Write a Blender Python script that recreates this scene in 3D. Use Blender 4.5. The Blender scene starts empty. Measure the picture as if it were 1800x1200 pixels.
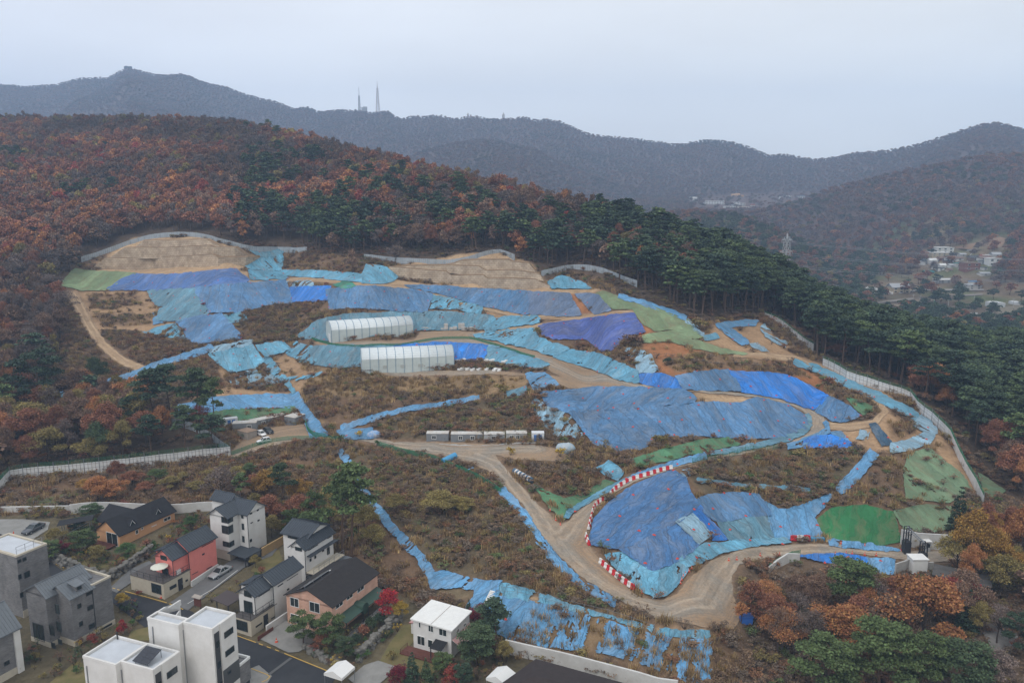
import bpy, bmesh, math, random
import numpy as np
from mathutils import Vector, Matrix, geometry
random.seed(7)
rng = np.random.default_rng(11)
scene = bpy.context.scene
COL = scene.collection
PI = math.pi
R = math.radians

# ------------------------------------------------------------------ camera
FPX = 1400.0; CZ = 66.0; PITCH = R(10.5)
CP, SP = math.cos(PITCH), math.sin(PITCH)
cam = bpy.data.cameras.new('Camera'); cam.sensor_width = 36; cam.lens = FPX/1800*36
cam.clip_start = 1; cam.clip_end = 20000
co = bpy.data.objects.new('Camera', cam); COL.objects.link(co)
co.location = (0, 0, CZ); co.rotation_euler = (R(90)-PITCH, 0, 0)
scene.camera = co

def slope_v(v):                      # downward gradient of the sight line through picture row v
    b = (np.asarray(v, float)-600)/FPX
    return (SP+b*CP)/(CP-b*SP)
def t_uv(u, v):                      # x/y of the sight line
    b = (np.asarray(v, float)-600)/FPX
    return (np.asarray(u, float)-900)/FPX/(CP-b*SP)
def uv_xyz(x, y, z):
    d = y*CP-(z-CZ)*SP
    return 900+FPX*x/d, 600-FPX*((y*SP+(z-CZ)*CP)/d)

# ------------------------------------------------------------------ noise
def _h(ix, iy, s):
    n = (ix*374761393+iy*668265263+s*1442695041).astype(np.int64) & 0xffffffff
    n = ((n ^ (n >> 13))*1274126177) & 0xffffffff
    n = (n ^ (n >> 16)) & 0xffffffff
    return n/4294967295.0
def vnoise(x, y, s=0):
    x = np.asarray(x, float); y = np.asarray(y, float)
    ix = np.floor(x).astype(np.int64); iy = np.floor(y).astype(np.int64)
    fx = x-ix; fy = y-iy
    fx = fx*fx*(3-2*fx); fy = fy*fy*(3-2*fy)
    a = _h(ix, iy, s)*(1-fx)+_h(ix+1, iy, s)*fx
    b = _h(ix, iy+1, s)*(1-fx)+_h(ix+1, iy+1, s)*fx
    return (a*(1-fy)+b*fy)*2-1
def fbm(x, y, o=4, s=0, g=.5):
    r = 0; a = 1; n = 0
    for i in range(o):
        r = r+a*vnoise(np.asarray(x)*2**i, np.asarray(y)*2**i, s+i*17); n += a; a *= g
    return r/n

def inpoly(px, py, poly):
    px = np.asarray(px, float); py = np.asarray(py, float)
    r = np.zeros(px.shape, bool); n = len(poly)
    for i in range(n):
        x1, y1 = poly[i]; x2, y2 = poly[(i+1) % n]
        if y1 == y2: continue
        c = ((y1 > py) != (y2 > py)) & (px < (x2-x1)*(py-y1)/(y2-y1)+x1)
        r ^= c
    return r
def strip(pts, w0, w1=None):         # polyline in the picture -> polygon, half widths in px
    w1 = w0 if w1 is None else w1
    L = []; Rr = []
    n = len(pts)
    for i, p in enumerate(pts):
        a = pts[max(i-1, 0)]; b = pts[min(i+1, n-1)]
        dx, dy = b[0]-a[0], b[1]-a[1]; l = math.hypot(dx, dy) or 1
        w = w0+(w1-w0)*i/max(n-1, 1)
        L.append((p[0]-dy/l*w, p[1]+dx/l*w)); Rr.append((p[0]+dy/l*w, p[1]-dx/l*w))
    return L+Rr[::-1]

# ------------------------------------------------------------------ objects
def tag(o, label=None, cat=None, group=None, kind=None):
    if label: o['label'] = label
    if cat: o['category'] = cat
    if group: o['group'] = group
    if kind: o['kind'] = kind
    return o
def empty(name, loc=(0, 0, 0), rz=0, label=None, cat=None, group=None):
    o = bpy.data.objects.new(name, None); COL.objects.link(o)
    o.location = loc; o.rotation_euler = (0, 0, rz); o.empty_display_size = .2
    return tag(o, label, cat, group)
def mesh_obj(name, me, mats, parent=None, loc=(0, 0, 0)):
    o = bpy.data.objects.new(name, me); COL.objects.link(o)
    for m in (mats if isinstance(mats, (list, tuple)) else [mats]): me.materials.append(m)
    o.parent = parent; o.location = loc
    return o
def np_mesh(name, verts, faces):
    me = bpy.data.meshes.new(name)
    me.from_pydata([tuple(map(float, v)) for v in verts], [], [tuple(map(int, f)) for f in faces])
    me.update(); return me
def grid_mesh(name, P):              # P: (n, m, 3) array -> quads, fast
    n, m = P.shape[:2]
    i = np.arange(n*m).reshape(n, m)
    q = np.stack([i[:-1, :-1], i[1:, :-1], i[1:, 1:], i[:-1, 1:]], -1).reshape(-1, 4)
    me = bpy.data.meshes.new(name)
    me.vertices.add(n*m); me.vertices.foreach_set('co', P.reshape(-1).astype(np.float32))
    me.loops.add(q.size); me.loops.foreach_set('vertex_index', q.reshape(-1).astype(np.int32))
    me.polygons.add(len(q)); me.polygons.foreach_set('loop_start', np.arange(0, q.size, 4).astype(np.int32))
    me.update(calc_edges=True); return me

class MB:
    """collects shapes and links them as ONE mesh object"""
    def __init__(self): self.b = bmesh.new()
    def box(self, c, s, rz=0, tilt=None, bev=0):
        M = Matrix.Translation(c) @ Matrix.Rotation(rz, 4, 'Z')
        if tilt: M = M @ tilt
        r = bmesh.ops.create_cube(self.b, size=1, matrix=M @ Matrix.Diagonal((s[0], s[1], s[2], 1)))
        if bev:
            es = list({e for v in r['verts'] for e in v.link_edges})
            bmesh.ops.bevel(self.b, geom=es, offset=bev, segments=2, profile=.7, affect='EDGES')
        return self
    def bar(self, a, b, w, h=None):
        a = Vector(a); b = Vector(b); d = b-a
        if d.length < 1e-6: return self
        q = d.to_track_quat('X', 'Z').to_matrix().to_4x4()
        bmesh.ops.create_cube(self.b, size=1, matrix=Matrix.Translation((a+b)/2) @ q @ Matrix.Diagonal((d.length, w, h or w, 1)))
        return self
    def tube(self, pts, r, n=6, r1=None, caps=True):
        pts = [Vector(p) for p in pts]; k = len(pts); rings = []
        for i, p in enumerate(pts):
            d = (pts[min(i+1, k-1)]-pts[max(i-1, 0)])
            if d.length < 1e-9: d = Vector((0, 0, 1))
            q = d.to_track_quat('Z', 'X')
            rr = r if r1 is None else r+(r1-r)*i/(k-1)
            rings.append([self.b.verts.new(p+q @ Vector((math.cos(2*PI*j/n)*rr, math.sin(2*PI*j/n)*rr, 0))) for j in range(n)])
        for i in range(k-1):
            for j in range(n):
                self.b.faces.new((rings[i][j], rings[i][(j+1) % n], rings[i+1][(j+1) % n], rings[i+1][j]))
        if caps and n > 2:
            self.b.faces.new(rings[0][::-1]); self.b.faces.new(rings[-1])
        return self
    def prism(self, poly, z0, z1):   # poly: (x, y) list or with own z; extruded vertically
        lo = [self.b.verts.new((p[0], p[1], z0 if len(p) < 3 else p[2]+z0)) for p in poly]
        hi = [self.b.verts.new((p[0], p[1], z1 if len(p) < 3 else p[2]+z1)) for p in poly]
        n = len(poly)
        self.b.faces.new(lo[::-1]); self.b.faces.new(hi)
        for i in range(n): self.b.faces.new((lo[i], lo[(i+1) % n], hi[(i+1) % n], hi[i]))
        return self
    def slab(self, pts, d):          # any planar polygon, thickness vector d
        d = Vector(d); lo = [self.b.verts.new(Vector(p)) for p in pts]; hi = [self.b.verts.new(Vector(p)+d) for p in pts]
        n = len(pts); self.b.faces.new(lo[::-1]); self.b.faces.new(hi)
        for i in range(n): self.b.faces.new((lo[i], lo[(i+1) % n], hi[(i+1) % n], hi[i]))
        return self
    def face(self, pts):
        self.b.faces.new([self.b.verts.new(Vector(p)) for p in pts]); return self
    def lathe(self, prof, c=(0, 0, 0), n=12):
        c = Vector(c); rings = []
        for r, z in prof: rings.append([self.b.verts.new(c+Vector((math.cos(2*PI*j/n)*r, math.sin(2*PI*j/n)*r, z))) for j in range(n)])
        for i in range(len(prof)-1):
            for j in range(n): self.b.faces.new((rings[i][j], rings[i][(j+1) % n], rings[i+1][(j+1) % n], rings[i+1][j]))
        self.b.faces.new(rings[0][::-1]); self.b.faces.new(rings[-1]); return self
    def blob(self, c, s, sub=2, amp=.25, seed=0):
        r = bmesh.ops.create_icosphere(self.b, subdivisions=sub, radius=1)
        for v in r['verts']:
            p = v.co.copy()
            k = 1+amp*float(fbm(p.x*1.7+seed*3.1+p.z, p.y*1.7+seed*1.7-p.z*.6, 3, seed))
            v.co = Vector(c)+Vector((p.x*s[0]*k, p.y*s[1]*k, p.z*s[2]*k))
        return self
    def build(self, name, mat, parent=None, smooth=False, origin=None):
        bmesh.ops.recalc_face_normals(self.b, faces=self.b.faces)
        me = bpy.data.meshes.new(name)
        o0 = Vector((0, 0, 0))
        if origin == 'base' and self.b.verts:
            xs = [v.co for v in self.b.verts]; o0 = Vector((sum(p.x for p in xs)/len(xs), sum(p.y for p in xs)/len(xs), min(p.z for p in xs)))
            for v in self.b.verts: v.co -= o0
        self.b.to_mesh(me); self.b.free()
        if smooth: me.polygons.foreach_set('use_smooth', [True]*len(me.polygons))
        return mesh_obj(name, me, mat, parent, o0)

def copy_tree(o, parent=None):
    c = o.copy(); COL.objects.link(c); c.parent = parent
    for ch in list(o.children): copy_tree(ch, c)
    return c

# ------------------------------------------------------------------ materials
def mat(name, col=(.5, .5, .5), rough=.8, metal=0, spec=.3, noise=0, nscale=2.0, bump=0, bscale=8.0, col2=None, coat=0):
    m = bpy.data.materials.new(name); m.use_nodes = True
    nt = m.node_tree; b = nt.nodes['Principled BSDF']
    b.inputs['Base Color'].default_value = (*col, 1); b.inputs['Roughness'].default_value = rough
    b.inputs['Metallic'].default_value = metal; b.inputs['Specular IOR Level'].default_value = spec
    if coat: b.inputs['Coat Weight'].default_value = coat
    if noise or bump:
        tc = nt.nodes.new('ShaderNodeTexCoord')
    if noise:
        n = nt.nodes.new('ShaderNodeTexNoise'); n.inputs['Scale'].default_value = nscale; n.inputs['Detail'].default_value = 6; n.inputs['Roughness'].default_value = .65
        nt.links.new(tc.outputs['Object'], n.inputs['Vector'])
        r = nt.nodes.new('ShaderNodeMapRange'); r.inputs[1].default_value = .3; r.inputs[2].default_value = .7
        nt.links.new(n.outputs['Fac'], r.inputs[0])
        mx = nt.nodes.new('ShaderNodeMix'); mx.data_type = 'RGBA'
        c2 = col2 or tuple(c*(1-noise) for c in col)
        mx.inputs[6].default_value = (*col, 1); mx.inputs[7].default_value = (*c2, 1)
        nt.links.new(r.outputs[0], mx.inputs[0]); nt.links.new(mx.outputs[2], b.inputs['Base Color'])
    if bump:
        n = nt.nodes.new('ShaderNodeTexNoise'); n.inputs['Scale'].default_value = bscale; n.inputs['Detail'].default_value = 5
        nt.links.new(tc.outputs['Object'], n.inputs['Vector'])
        bp = nt.nodes.new('ShaderNodeBump'); bp.inputs['Strength'].default_value = bump; bp.inputs['Distance'].default_value = .1
        nt.links.new(n.outputs['Fac'], bp.inputs['Height']); nt.links.new(bp.outputs['Normal'], b.inputs['Normal'])
    return m
# ------------------------------------------------------------------ outlines read off the photograph (1800 x 1200 rows/columns), laid on the terrain further down
# colour, slope (deg), raggedness 0..1, label, outline
TCOL = dict(idb=(.065, .165, .42), ind=(.065, .115, .38), vio=(.080, .215, .41), dus=(.085, .225, .43), azu=(.010, .20, .66), cya=(.125, .37, .53),
            tea=(.110, .265, .36), gry=(.13, .20, .33), pal=(.25, .42, .54), nvy=(.05, .165, .37), dkb=(.02, .09, .17),
            grn=(.03, .18, .07), gpl=(.20, .275, .155), gmd=(.075, .19, .105), gdl=(.15, .23, .14), gtl=(.05, .27, .20), sky=(.115, .32, .56))
TARPS = [
 ('idb', 22, 0, 'crumpled indigo tarp under the tan bench of the western stone wall', [(188,509),(213,492),(235,483),(290,484),(340,480),(393,475),(413,472),(437,492),(427,497),(347,504),(277,509)]),
 ('tea', 22, .05, 'faded teal tarp at the top of the western slope, left of the dusty blue sheet', [(260,512),(342,506),(353,529),(313,534),(277,538),(267,527)]),
 ('dus', 22, 0, 'large dusty blue tarp between teal and violet sheets on the western slope', [(342,506),(420,499),(437,537),(443,543),(413,548),(367,548),(353,529)]),
 ('vio', 22, 0, 'violet blue tarp on the western slope just left of the bright azure square', [(420,499),(502,493),(515,530),(480,533),(443,543),(437,537)]),
 ('azu', 22, 0, 'small bright azure tarp in the middle of the upper row of slopes', [(510,505),(582,504),(573,513),(573,527),(515,530)]),
 ('pal', 18, .5, 'torn pale tarp on the shoulder right above the small bright azure square', [(502,493),(547,492),(556,503),(510,505)]),
 ('tea', 20, .08, 'teal tarp in the second row of the western slope, below a dusty blue one', [(280,543),(313,535),(353,530),(367,548),(367,552),(313,563),(275,563)]),
 ('sky', 20, .45, 'torn blue tarp scrap at the earth edge of the second western row', [(267,550),(297,549),(307,565),(268,570)]),
 ('dus', 22, 0, 'dusty blue tarp lowest on the western slope, with a fan of folds', [(310,565),(350,557),(390,553),(410,573),(425,593),(353,603),(330,598),(325,580)]),
 ('cya', 18, .4, 'torn light blue scrap right beside the lowest dusty blue western tarp', [(390,552),(430,550),(438,563),(403,568)]),
 ('cya', 16, .4, 'torn light blue tarp tapering west of the lowest dusty blue western tarp', [(280,573),(310,567),(328,597),(290,592),(247,583)]),
 ('sky', 8, .2, 'long narrow blue drain lining running down from the western slope to the pines', strip([(130,685),(187,673),(233,660),(280,640),(320,628),(353,618),(372,609)], 5, 4)),
 ('sky', 10, .35, 'ragged blue sheet behind the big pine at the lower end of the drain lining', [(68,680),(105,677),(113,688),(95,697),(75,697)]),
 ('tea', 10, .2, 'faded blue sheet hanging at the outlet of the drain lining', [(93,697),(128,690),(129,708),(110,716),(93,710)]),
 ('dkb', 40, 0, 'dark blue tarp flap standing at the outlet of the drain lining', [(118,685),(123,672),(132,674),(134,684),(126,688)]),
 ('cya', 22, .08, 'light cyan pleated tarp facing the camera left of the muddy gully', [(367,623),(405,614),(443,607),(463,633),(450,647),(403,653),(383,638)]),
 ('pal', 8, .2, 'narrow pale tarp fold along the bench above the light cyan pleated tarp', [(370,612),(442,597),(443,604),(368,620)]),
 ('cya', 18, .1, 'light cyan tarp turning into the gully beside the pleated one', [(450,607),(497,600),(510,613),(467,627),(462,622)]),
 ('pal', 12, .55, 'tattered pale sheet over muddy ground below the light cyan pleated tarp', [(400,655),(440,650),(483,647),(493,673),(433,682),(405,673)]),
 ('cya', 12, .35, 'tattered blue strip winding through the muddy gully toward the chute', strip([(465,628),(478,645),(492,662),(508,675),(517,690)], 9, 5)),
 ('cya', 12, .4, 'tattered blue strip crossing the muddy gully east to west', strip([(498,668),(540,663),(568,655)], 4, 4)),
 ('sky', 14, .0, 'sky blue tarp band above the green netted bank by the site offices', [(312,713),(367,700),(433,695),(510,693),(527,702),(513,715),(400,718),(367,723),(320,727)]),
 ('sky', 14, .15, 'sky blue chute of tarps dropping from the gully past the grey offices', strip([(517,690),(527,712),(540,730),(555,750),(570,767)], 6, 8)),
 ('sky', 10, .05, 'crumpled blue tarp at the foot of the chute beside the square grey office', [(537,745),(550,744),(572,768),(545,768)]),
 ('sky', 10, .05, 'crumpled blue tarp pile by the road where the chute meets the drain', [(593,757),(625,754),(653,753),(656,770),(605,771)]),
 ('tea', 14, .05, 'flat teal tarp tucked under the boundary fence, right of the western stone wall', [(437,440),(500,438),(495,448),(460,452)]),
 ('cya', 18, .2, 'light blue tarp spilling down the gap right of the western stone wall', [(433,468),(457,453),(497,448),(493,475),(437,472)]),
 ('cya', 18, .15, 'light blue tarp wedge beside the right end of the crumpled indigo tarp', [(437,475),(493,477),(507,488),(470,491),(440,491)]),
 ('cya', 20, .05, 'long light blue tarp at the foot of the red brown thicket on the upper bench', [(493,475),(560,477),(635,482),(634,495),(567,488),(503,482)]),
 ('cya', 24, .15, 'crumpled light blue tarp heap touching the left end of the eastern stone wall', [(643,465),(677,470),(702,485),(687,495),(667,498),(637,497),(637,483)]),
 ('vio', 24, .0, 'violet tarp right of the bright azure square, full of folds', [(573,510),(610,504),(643,503),(657,542),(618,541),(580,543)]),
 ('vio', 24, .0, 'violet tarp directly behind the rear white shed, ending at the diagonal road', [(643,503),(727,510),(760,517),(750,548),(700,546),(657,542)]),
 ('cya', 20, .3, 'pale torn tarp below the diagonal road, right of the violet folds', [(760,517),(850,537),(847,553),(800,545),(753,543)]),
 ('vio', 22, .0, 'long violet tarp right under the eastern stone wall', [(713,502),(763,503),(850,509),(930,513),(927,553),(850,537),(770,515)]),
 ('gry', 22, .0, 'pleated grey blue tarp between the long violet tarp and the bare orange strip', [(930,513),(1000,517),(1022,553),(987,555),(930,550)]),
 ('gry', 22, .0, 'pleated grey blue tarp just right of the bare orange strip', [(1012,517),(1047,517),(1073,545),(1045,552)]),
 ('gpl', 20, .0, 'pale green netting sweeping down the eastern shoulder from the top bench', [(1047,517),(1060,513),(1090,523),(1133,535),(1210,563),(1233,587),(1193,577),(1150,580),(1130,567),(1113,543),(1077,542)]),
 ('gpl', 12, .0, 'pale green netting spread over the mound right of the indigo tarp', [(1130,590),(1200,578),(1237,593),(1213,595),(1267,613),(1313,622),(1267,620),(1217,610),(1177,598),(1133,600)]),
 ('sky', 10, .2, 'thin blue tarp hem along the upper edge of the pale green shoulder netting', strip([(1088,521),(1133,533),(1170,545),(1205,560)], 3, 3)),
 ('ind', 24, .0, 'deep indigo tarp folded over two steps, right of the cyan slopes', [(947,573),(1030,561),(1113,550),(1133,583),(1120,587),(1093,597),(1080,613),(1057,615),(1030,595),(973,595),(953,587)]),
 ('tea', 24, .03, 'faded teal tarp wrapping the slope left of and behind the rear white shed', [(523,592),(560,563),(607,553),(733,548),(733,580),(577,598)]),
 ('tea', 22, .1, 'teal tarp with dark mildew patches behind the stacked concrete blocks', [(733,548),(793,549),(867,555),(850,577),(733,580)]),
 ('cya', 14, .25, 'torn cyan tarp on the slope right of the stacked concrete blocks', [(850,577),(860,560),(945,555),(947,567),(900,573),(855,584)]),
 ('cya', 18, .25, 'torn cyan tarp between the yard and the scrub under the indigo tarp', [(833,590),(880,582),(940,578),(945,593),(975,604),(1000,613),(973,624),(927,611),(867,598)]),
 ('cya', 24, .05, 'smooth light cyan tarp along the haul road above its first bend', [(973,615),(1013,617),(1053,623),(1087,637),(1120,653),(1125,672),(1090,667),(1047,650),(973,627)]),
 ('pal', 18, .40, 'tangle of torn pale sheets in the orange gully above the haul road', [(1093,612),(1120,612),(1147,625),(1158,653),(1123,657),(1110,633)]),
 ('azu', 24, .0, 'bright azure tarp patch where the cyan bank meets the violet one', [(1123,658),(1163,657),(1193,667),(1200,683),(1163,680),(1125,672)]),
 ('vio', 26, .0, 'creased violet tarp on the bank of the upper loop between two azure sheets', [(1188,662),(1233,652),(1283,650),(1303,687),(1250,685),(1200,683)]),
 ('azu', 26, .0, 'long bright azure tarp on the outer bank of the upper loop', [(1283,653),(1330,654),(1377,657),(1417,675),(1457,697),(1430,720),(1373,700),(1303,687)]),
 ('vio', 26, .0, 'violet tarp ending the outer bank of the upper loop', [(1457,697),(1493,713),(1513,732),(1477,742),(1460,738),(1433,722)]),
 ('vio', 14, .0, 'upper half of the biggest violet tarp inside the upper loop', [(950,690),(1020,684),(1090,680),(1200,685),(1225,700),(1217,708),(1100,718),(1000,725),(963,713)]),
 ('vio', 16, .0, 'lower half of the biggest violet tarp, fanned with folds down to the scrub', [(1000,725),(1100,718),(1217,708),(1300,709),(1330,699),(1387,713),(1417,733),(1420,750),(1387,767),(1333,770),(1267,767),(1233,765),(1160,767),(1133,787),(1087,792),(1040,777),(1013,740)]),
 ('pal', 24, .45, 'shredded pale tarp strips left of the biggest violet tarp', [(937,693),(963,713),(1000,723),(1013,740),(1030,772),(980,768),(957,753),(933,713)]),
 ('tea', 8, .1, 'teal hem around the outer end of the upper loop', strip([(1417,730),(1422,745),(1412,758),(1387,770),(1340,781),(1300,788),(1250,797)], 5, 3)),
 ('sky', 12, .1, 'small blue tarp flap left of the top corner of the biggest violet tarp', [(923,657),(957,655),(982,675),(937,683)]),
 ('sky', 8, .25, 'blue drain lining crossing the scrub below the front white shed', strip([(600,752),(637,740),(700,722),(773,711),(842,699)], 4, 3)),
 ('tea', 8, .1, 'short blue drain lining just below the small blue flap', strip([(893,693),(925,685)], 5, 5)),
 ('azu', 24, .0, 'bright azure tarp on the bank behind the front white shed', [(693,608),(773,602),(860,607),(850,630),(797,634),(700,628)]),
 ('cya', 22, .15, 'cyan tarp with torn slits right of the azure bank behind the front shed', [(860,607),(900,617),(967,640),(947,647),(853,633)]),
 ('tea', 22, .05, 'faded teal tarp on the bank left of the front white shed', [(543,610),(600,607),(693,608),(700,628),(660,640),(600,645),(553,640)]),
 ('cya', 16, .3, 'torn cyan tarp draped between the gully and the front shed bank', [(520,600),(552,607),(553,640),(525,635),(503,622)]),
 ('nvy', 13, .0, 'big navy violet tarp inside the red and white barrier bend', [(1036,945),(1045,912),(1074,880),(1114,853),(1182,828),(1205,840),(1213,865),(1228,888),(1195,917),(1165,930),(1122,955),(1085,965),(1040,957)]),
 ('nvy', 18, .0, 'darker navy tarp folded below the big navy violet one', [(1124,954),(1165,932),(1188,919),(1229,957),(1200,983),(1147,1003),(1090,967)]),
 ('pal', 18, .0, 'small pale cyan square tarp set between navy and azure sheets', [(1188,918),(1215,902),(1254,938),(1230,956)]),
 ('azu', 18, .0, 'azure strip of tarp running down beside the pale cyan square', [(1215,902),(1230,889),(1250,915),(1280,947),(1254,949),(1254,937)]),
 ('vio', 20, .0, 'violet tarp above the teal bank at the inside of the lower road', [(1225,877),(1283,865),(1333,870),(1358,905),(1310,910),(1263,918),(1242,905)]),
 ('tea', 24, .03, 'pleated teal tarp bank inside the lower road below the violet sheet', [(1262,919),(1347,908),(1360,947),(1283,950),(1277,942)]),
 ('sky', 22, .1, 'sky blue tarp torn upward into the gully left of the green bank', [(1343,880),(1367,895),(1387,895),(1433,880),(1463,870),(1447,893),(1430,910),(1447,943),(1363,947),(1348,908)]),
 ('cya', 10, .03, 'smooth light cyan rim tarp hugging the lower road', [(1200,978),(1235,958),(1283,951),(1383,947),(1390,953),(1333,958),(1283,967),(1233,987),(1200,1000),(1193,988)]),
 ('cya', 10, .3, 'muddy torn cyan sheet on the floor of the barrier bend', [(1063,973),(1090,968),(1146,1004),(1193,989),(1213,1000),(1190,1032),(1168,1050),(1150,1050),(1113,1030),(1080,1000)]),
 ('azu', 14, .0, 'bright azure tarp below the lower road near the gate', [(1403,977),(1483,973),(1520,980),(1532,1003),(1480,990),(1440,985)]),
 ('sky', 14, .05, 'sky blue tarp below the lower road right of the azure one', [(1520,980),(1573,983),(1572,1008),(1532,1003)]),
 ('sky', 10, .25, 'blue tarp strip along the inner side of the road before the gate', [(1457,948),(1490,951),(1533,957),(1582,967),(1533,966),(1460,958)]),
 ('grn', 26, .0, 'vivid green netted bank beside the gate', [(1433,917),(1463,893),(1520,888),(1570,900),(1583,950),(1550,957),(1450,943)]),
 ('gdl', 14, .05, 'dull grey green netting on the slope inside the long eastern fence', [(1597,800),(1633,787),(1693,837),(1707,860),(1667,883),(1593,873),(1590,820)]),
 ('gdl', 10, .1, 'dull green netting outside the lower end of the long eastern fence', [(1722,832),(1767,862),(1745,875),(1730,868)]),
 ('gdl', 14, .15, 'dull green netting on the dark bank between gate wall and brown path', [(1573,898),(1620,888),(1672,890),(1680,925),(1640,934),(1590,930)]),
 ('sky', 14, .12, 'blue drain chute stepping down from the eastern culvert through the scrub', strip([(1536,795),(1520,815),(1500,838),(1474,862)], 10, 8)),
 ('azu', 12, .03, 'small bright azure tarp wedge under the outer end of the upper loop', [(1413,775),(1435,768),(1467,767),(1510,785),(1413,787)]),
 ('sky', 12, .2, 'blue tarp hem climbing between the two arms of the upper loop', strip([(1450,742),(1455,755),(1440,765),(1410,778),(1385,785)], 4, 5)),
 ('sky', 12, .12, 'blue tarp flap right of the azure wedge', [(1462,760),(1477,758),(1497,780),(1470,768)]),
 ('cya', 8, .15, 'crinkled pale blue drain lining along the long eastern fence', strip([(1397,635),(1447,653),(1477,668),(1533,692),(1573,712),(1600,725),(1613,735)], 5, 7)),
 ('pal', 8, .15, 'crinkled pale drain lining bending round the orange spur to the culvert', strip([(1613,737),(1628,748),(1638,758),(1630,770),(1600,781),(1567,788)], 11, 8)),
 ('dkb', 30, .0, 'dark blue culvert chute tarp above the orange path', [(1528,746),(1538,744),(1568,778),(1550,783)]),
 ('pal', 16, .35, 'torn pale sheets left of the dark blue culvert chute', [(1512,755),(1532,755),(1522,775),(1505,772)]),
 ('sky', 8, .05, 'bent pale blue lining framing the dirt square on the eastern shoulder', [(1258,570),(1310,563),(1333,564),(1327,571),(1282,574),(1317,602),(1305,607),(1267,578)]),
 ('pal', 10, .35, 'torn pale lining right of the dirt square on the eastern shoulder', strip([(1338,572),(1350,588),(1368,600),(1384,606)], 6, 5)),
 ('pal', 10, .35, 'torn pale sheet below the dirt square on the eastern shoulder', [(1318,605),(1335,603),(1352,618),(1330,615)]),
 ('cya', 18, .1, 'light blue tarp peeping out right of the eastern stone wall', [(963,495),(987,485),(1013,493),(1040,506),(970,506)]),
 ('pal', 12, .35, 'two thin pale linings beside the foot of the pale green shoulder netting', strip([(1205,562),(1222,575),(1238,590)], 5, 4)),
 ('cya', 10, .2, 'pale blue tarp scrap at the far right tip of the green mound', [(1238,590),(1256,586),(1262,594),(1240,596)]),
 ('sky', 14, .3, 'torn blue strip following the outer edge of the haul road downhill', strip([(880,860),(905,885),(933,922),(953,955),(980,988),(1012,1018),(1050,1043),(1083,1060)], 8, 9)),
 ('sky', 22, .0, 'clean sky blue tarp at the left end of the torn foreground slope', [(872,1047),(940,1057),(913,1097),(890,1122),(868,1110),(860,1075)]),
 ('sky', 16, .2, 'sky blue tarp gathered around the muddy pond', [(750,1008),(780,1004),(827,1017),(880,1023),(872,1047),(860,1075),(820,1068),(832,1050),(833,1036),(800,1030),(760,1036)]),
 ('cya', 6, .3, 'long sky blue band along the crest of the torn foreground slope', [(880,1023),(915,1030),(1003,1060),(1080,1083),(1160,1103),(1215,1106),(1248,1107),(1251,1125),(1150,1115),(1066,1086),(1000,1072),(940,1057),(872,1047)]),
 ('sky', 25, .40, 'heavily torn blue tarp overgrown with dry grass on the foreground slope', [(940,1058),(1000,1073),(1066,1087),(1150,1116),(1251,1126),(1250,1200),(1220,1204),(1130,1167),(1060,1148),(953,1137),(905,1135),(888,1122),(913,1097)]),
 ('sky', 10, .3, 'narrow torn blue drain lining descending the scrub behind the pink house', strip([(597,792),(615,820),(638,862),(665,897),(700,940),(735,977),(757,1008)], 7, 9)),
 ('sky', 6, .4, 'torn blue scrap at the road edge below the rolled blue tarp', [(803,826),(835,820),(845,832),(818,836)]),
 ('cya', 14, .1, 'small pleated cyan tarp at the inner side of the middle road bend', [(1050,822),(1070,810),(1097,830),(1085,844),(1062,832)]),
 ('cya', 8, .05, 'thin cyan hem along the inner side of the middle road bend', strip([(1110,840),(1080,853),(1055,867),(1020,887),(1000,903),(996,910)], 3, 3)),
 ('sky', 8, .1, 'thin blue hem along the upper side of the middle road', strip([(1240,800),(1205,809),(1160,821),(1110,838)], 4, 3)),
 ('pal', 16, .4, 'torn pale sheet at the right tip of the barrier bend', [(1183,828),(1216,820),(1213,838),(1203,846),(1190,836)]),
 ('gmd', 14, .15, 'green netted bank above the middle road below the biggest violet tarp', [(1110,807),(1167,790),(1233,773),(1280,770),(1300,780),(1233,793),(1177,807),(1113,820)]),
 ('gmd', 16, .1, 'green netted wedge between the two arms of the haul road', [(938,852),(960,865),(993,877),(1030,866),(1065,845),(1078,848),(1033,872),(1003,895),(992,913),(967,893)]),
 ('gmd', 16, .1, 'green netted patch at the outer end of the upper loop', [(1490,700),(1515,705),(1534,715),(1520,730),(1510,722)]),
 ('gtl', 6, .05, 'small teal green net on the upper bench right of the azure square', [(587,500),(605,496),(619,497),(624,503),(602,506)]),
 ('gpl', 18, .0, 'pale green netted slope at the far western end below the stone wall', [(107,500),(125,478),(133,473),(160,477),(240,480),(210,495),(187,509),(143,509)]),
 ('gmd', 10, .0, 'green netted bank behind the site offices under the sky blue band', [(367,727),(400,719),(513,716),(531,713),(503,727),(447,738),(400,745),(366,742)]),
 ('tea', 6, .35, 'thin blue lining strips half buried in scrub above the lower violet tarp', strip([(1225,843),(1290,852),(1370,857),(1425,862)], 4, 3)),
]
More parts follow.
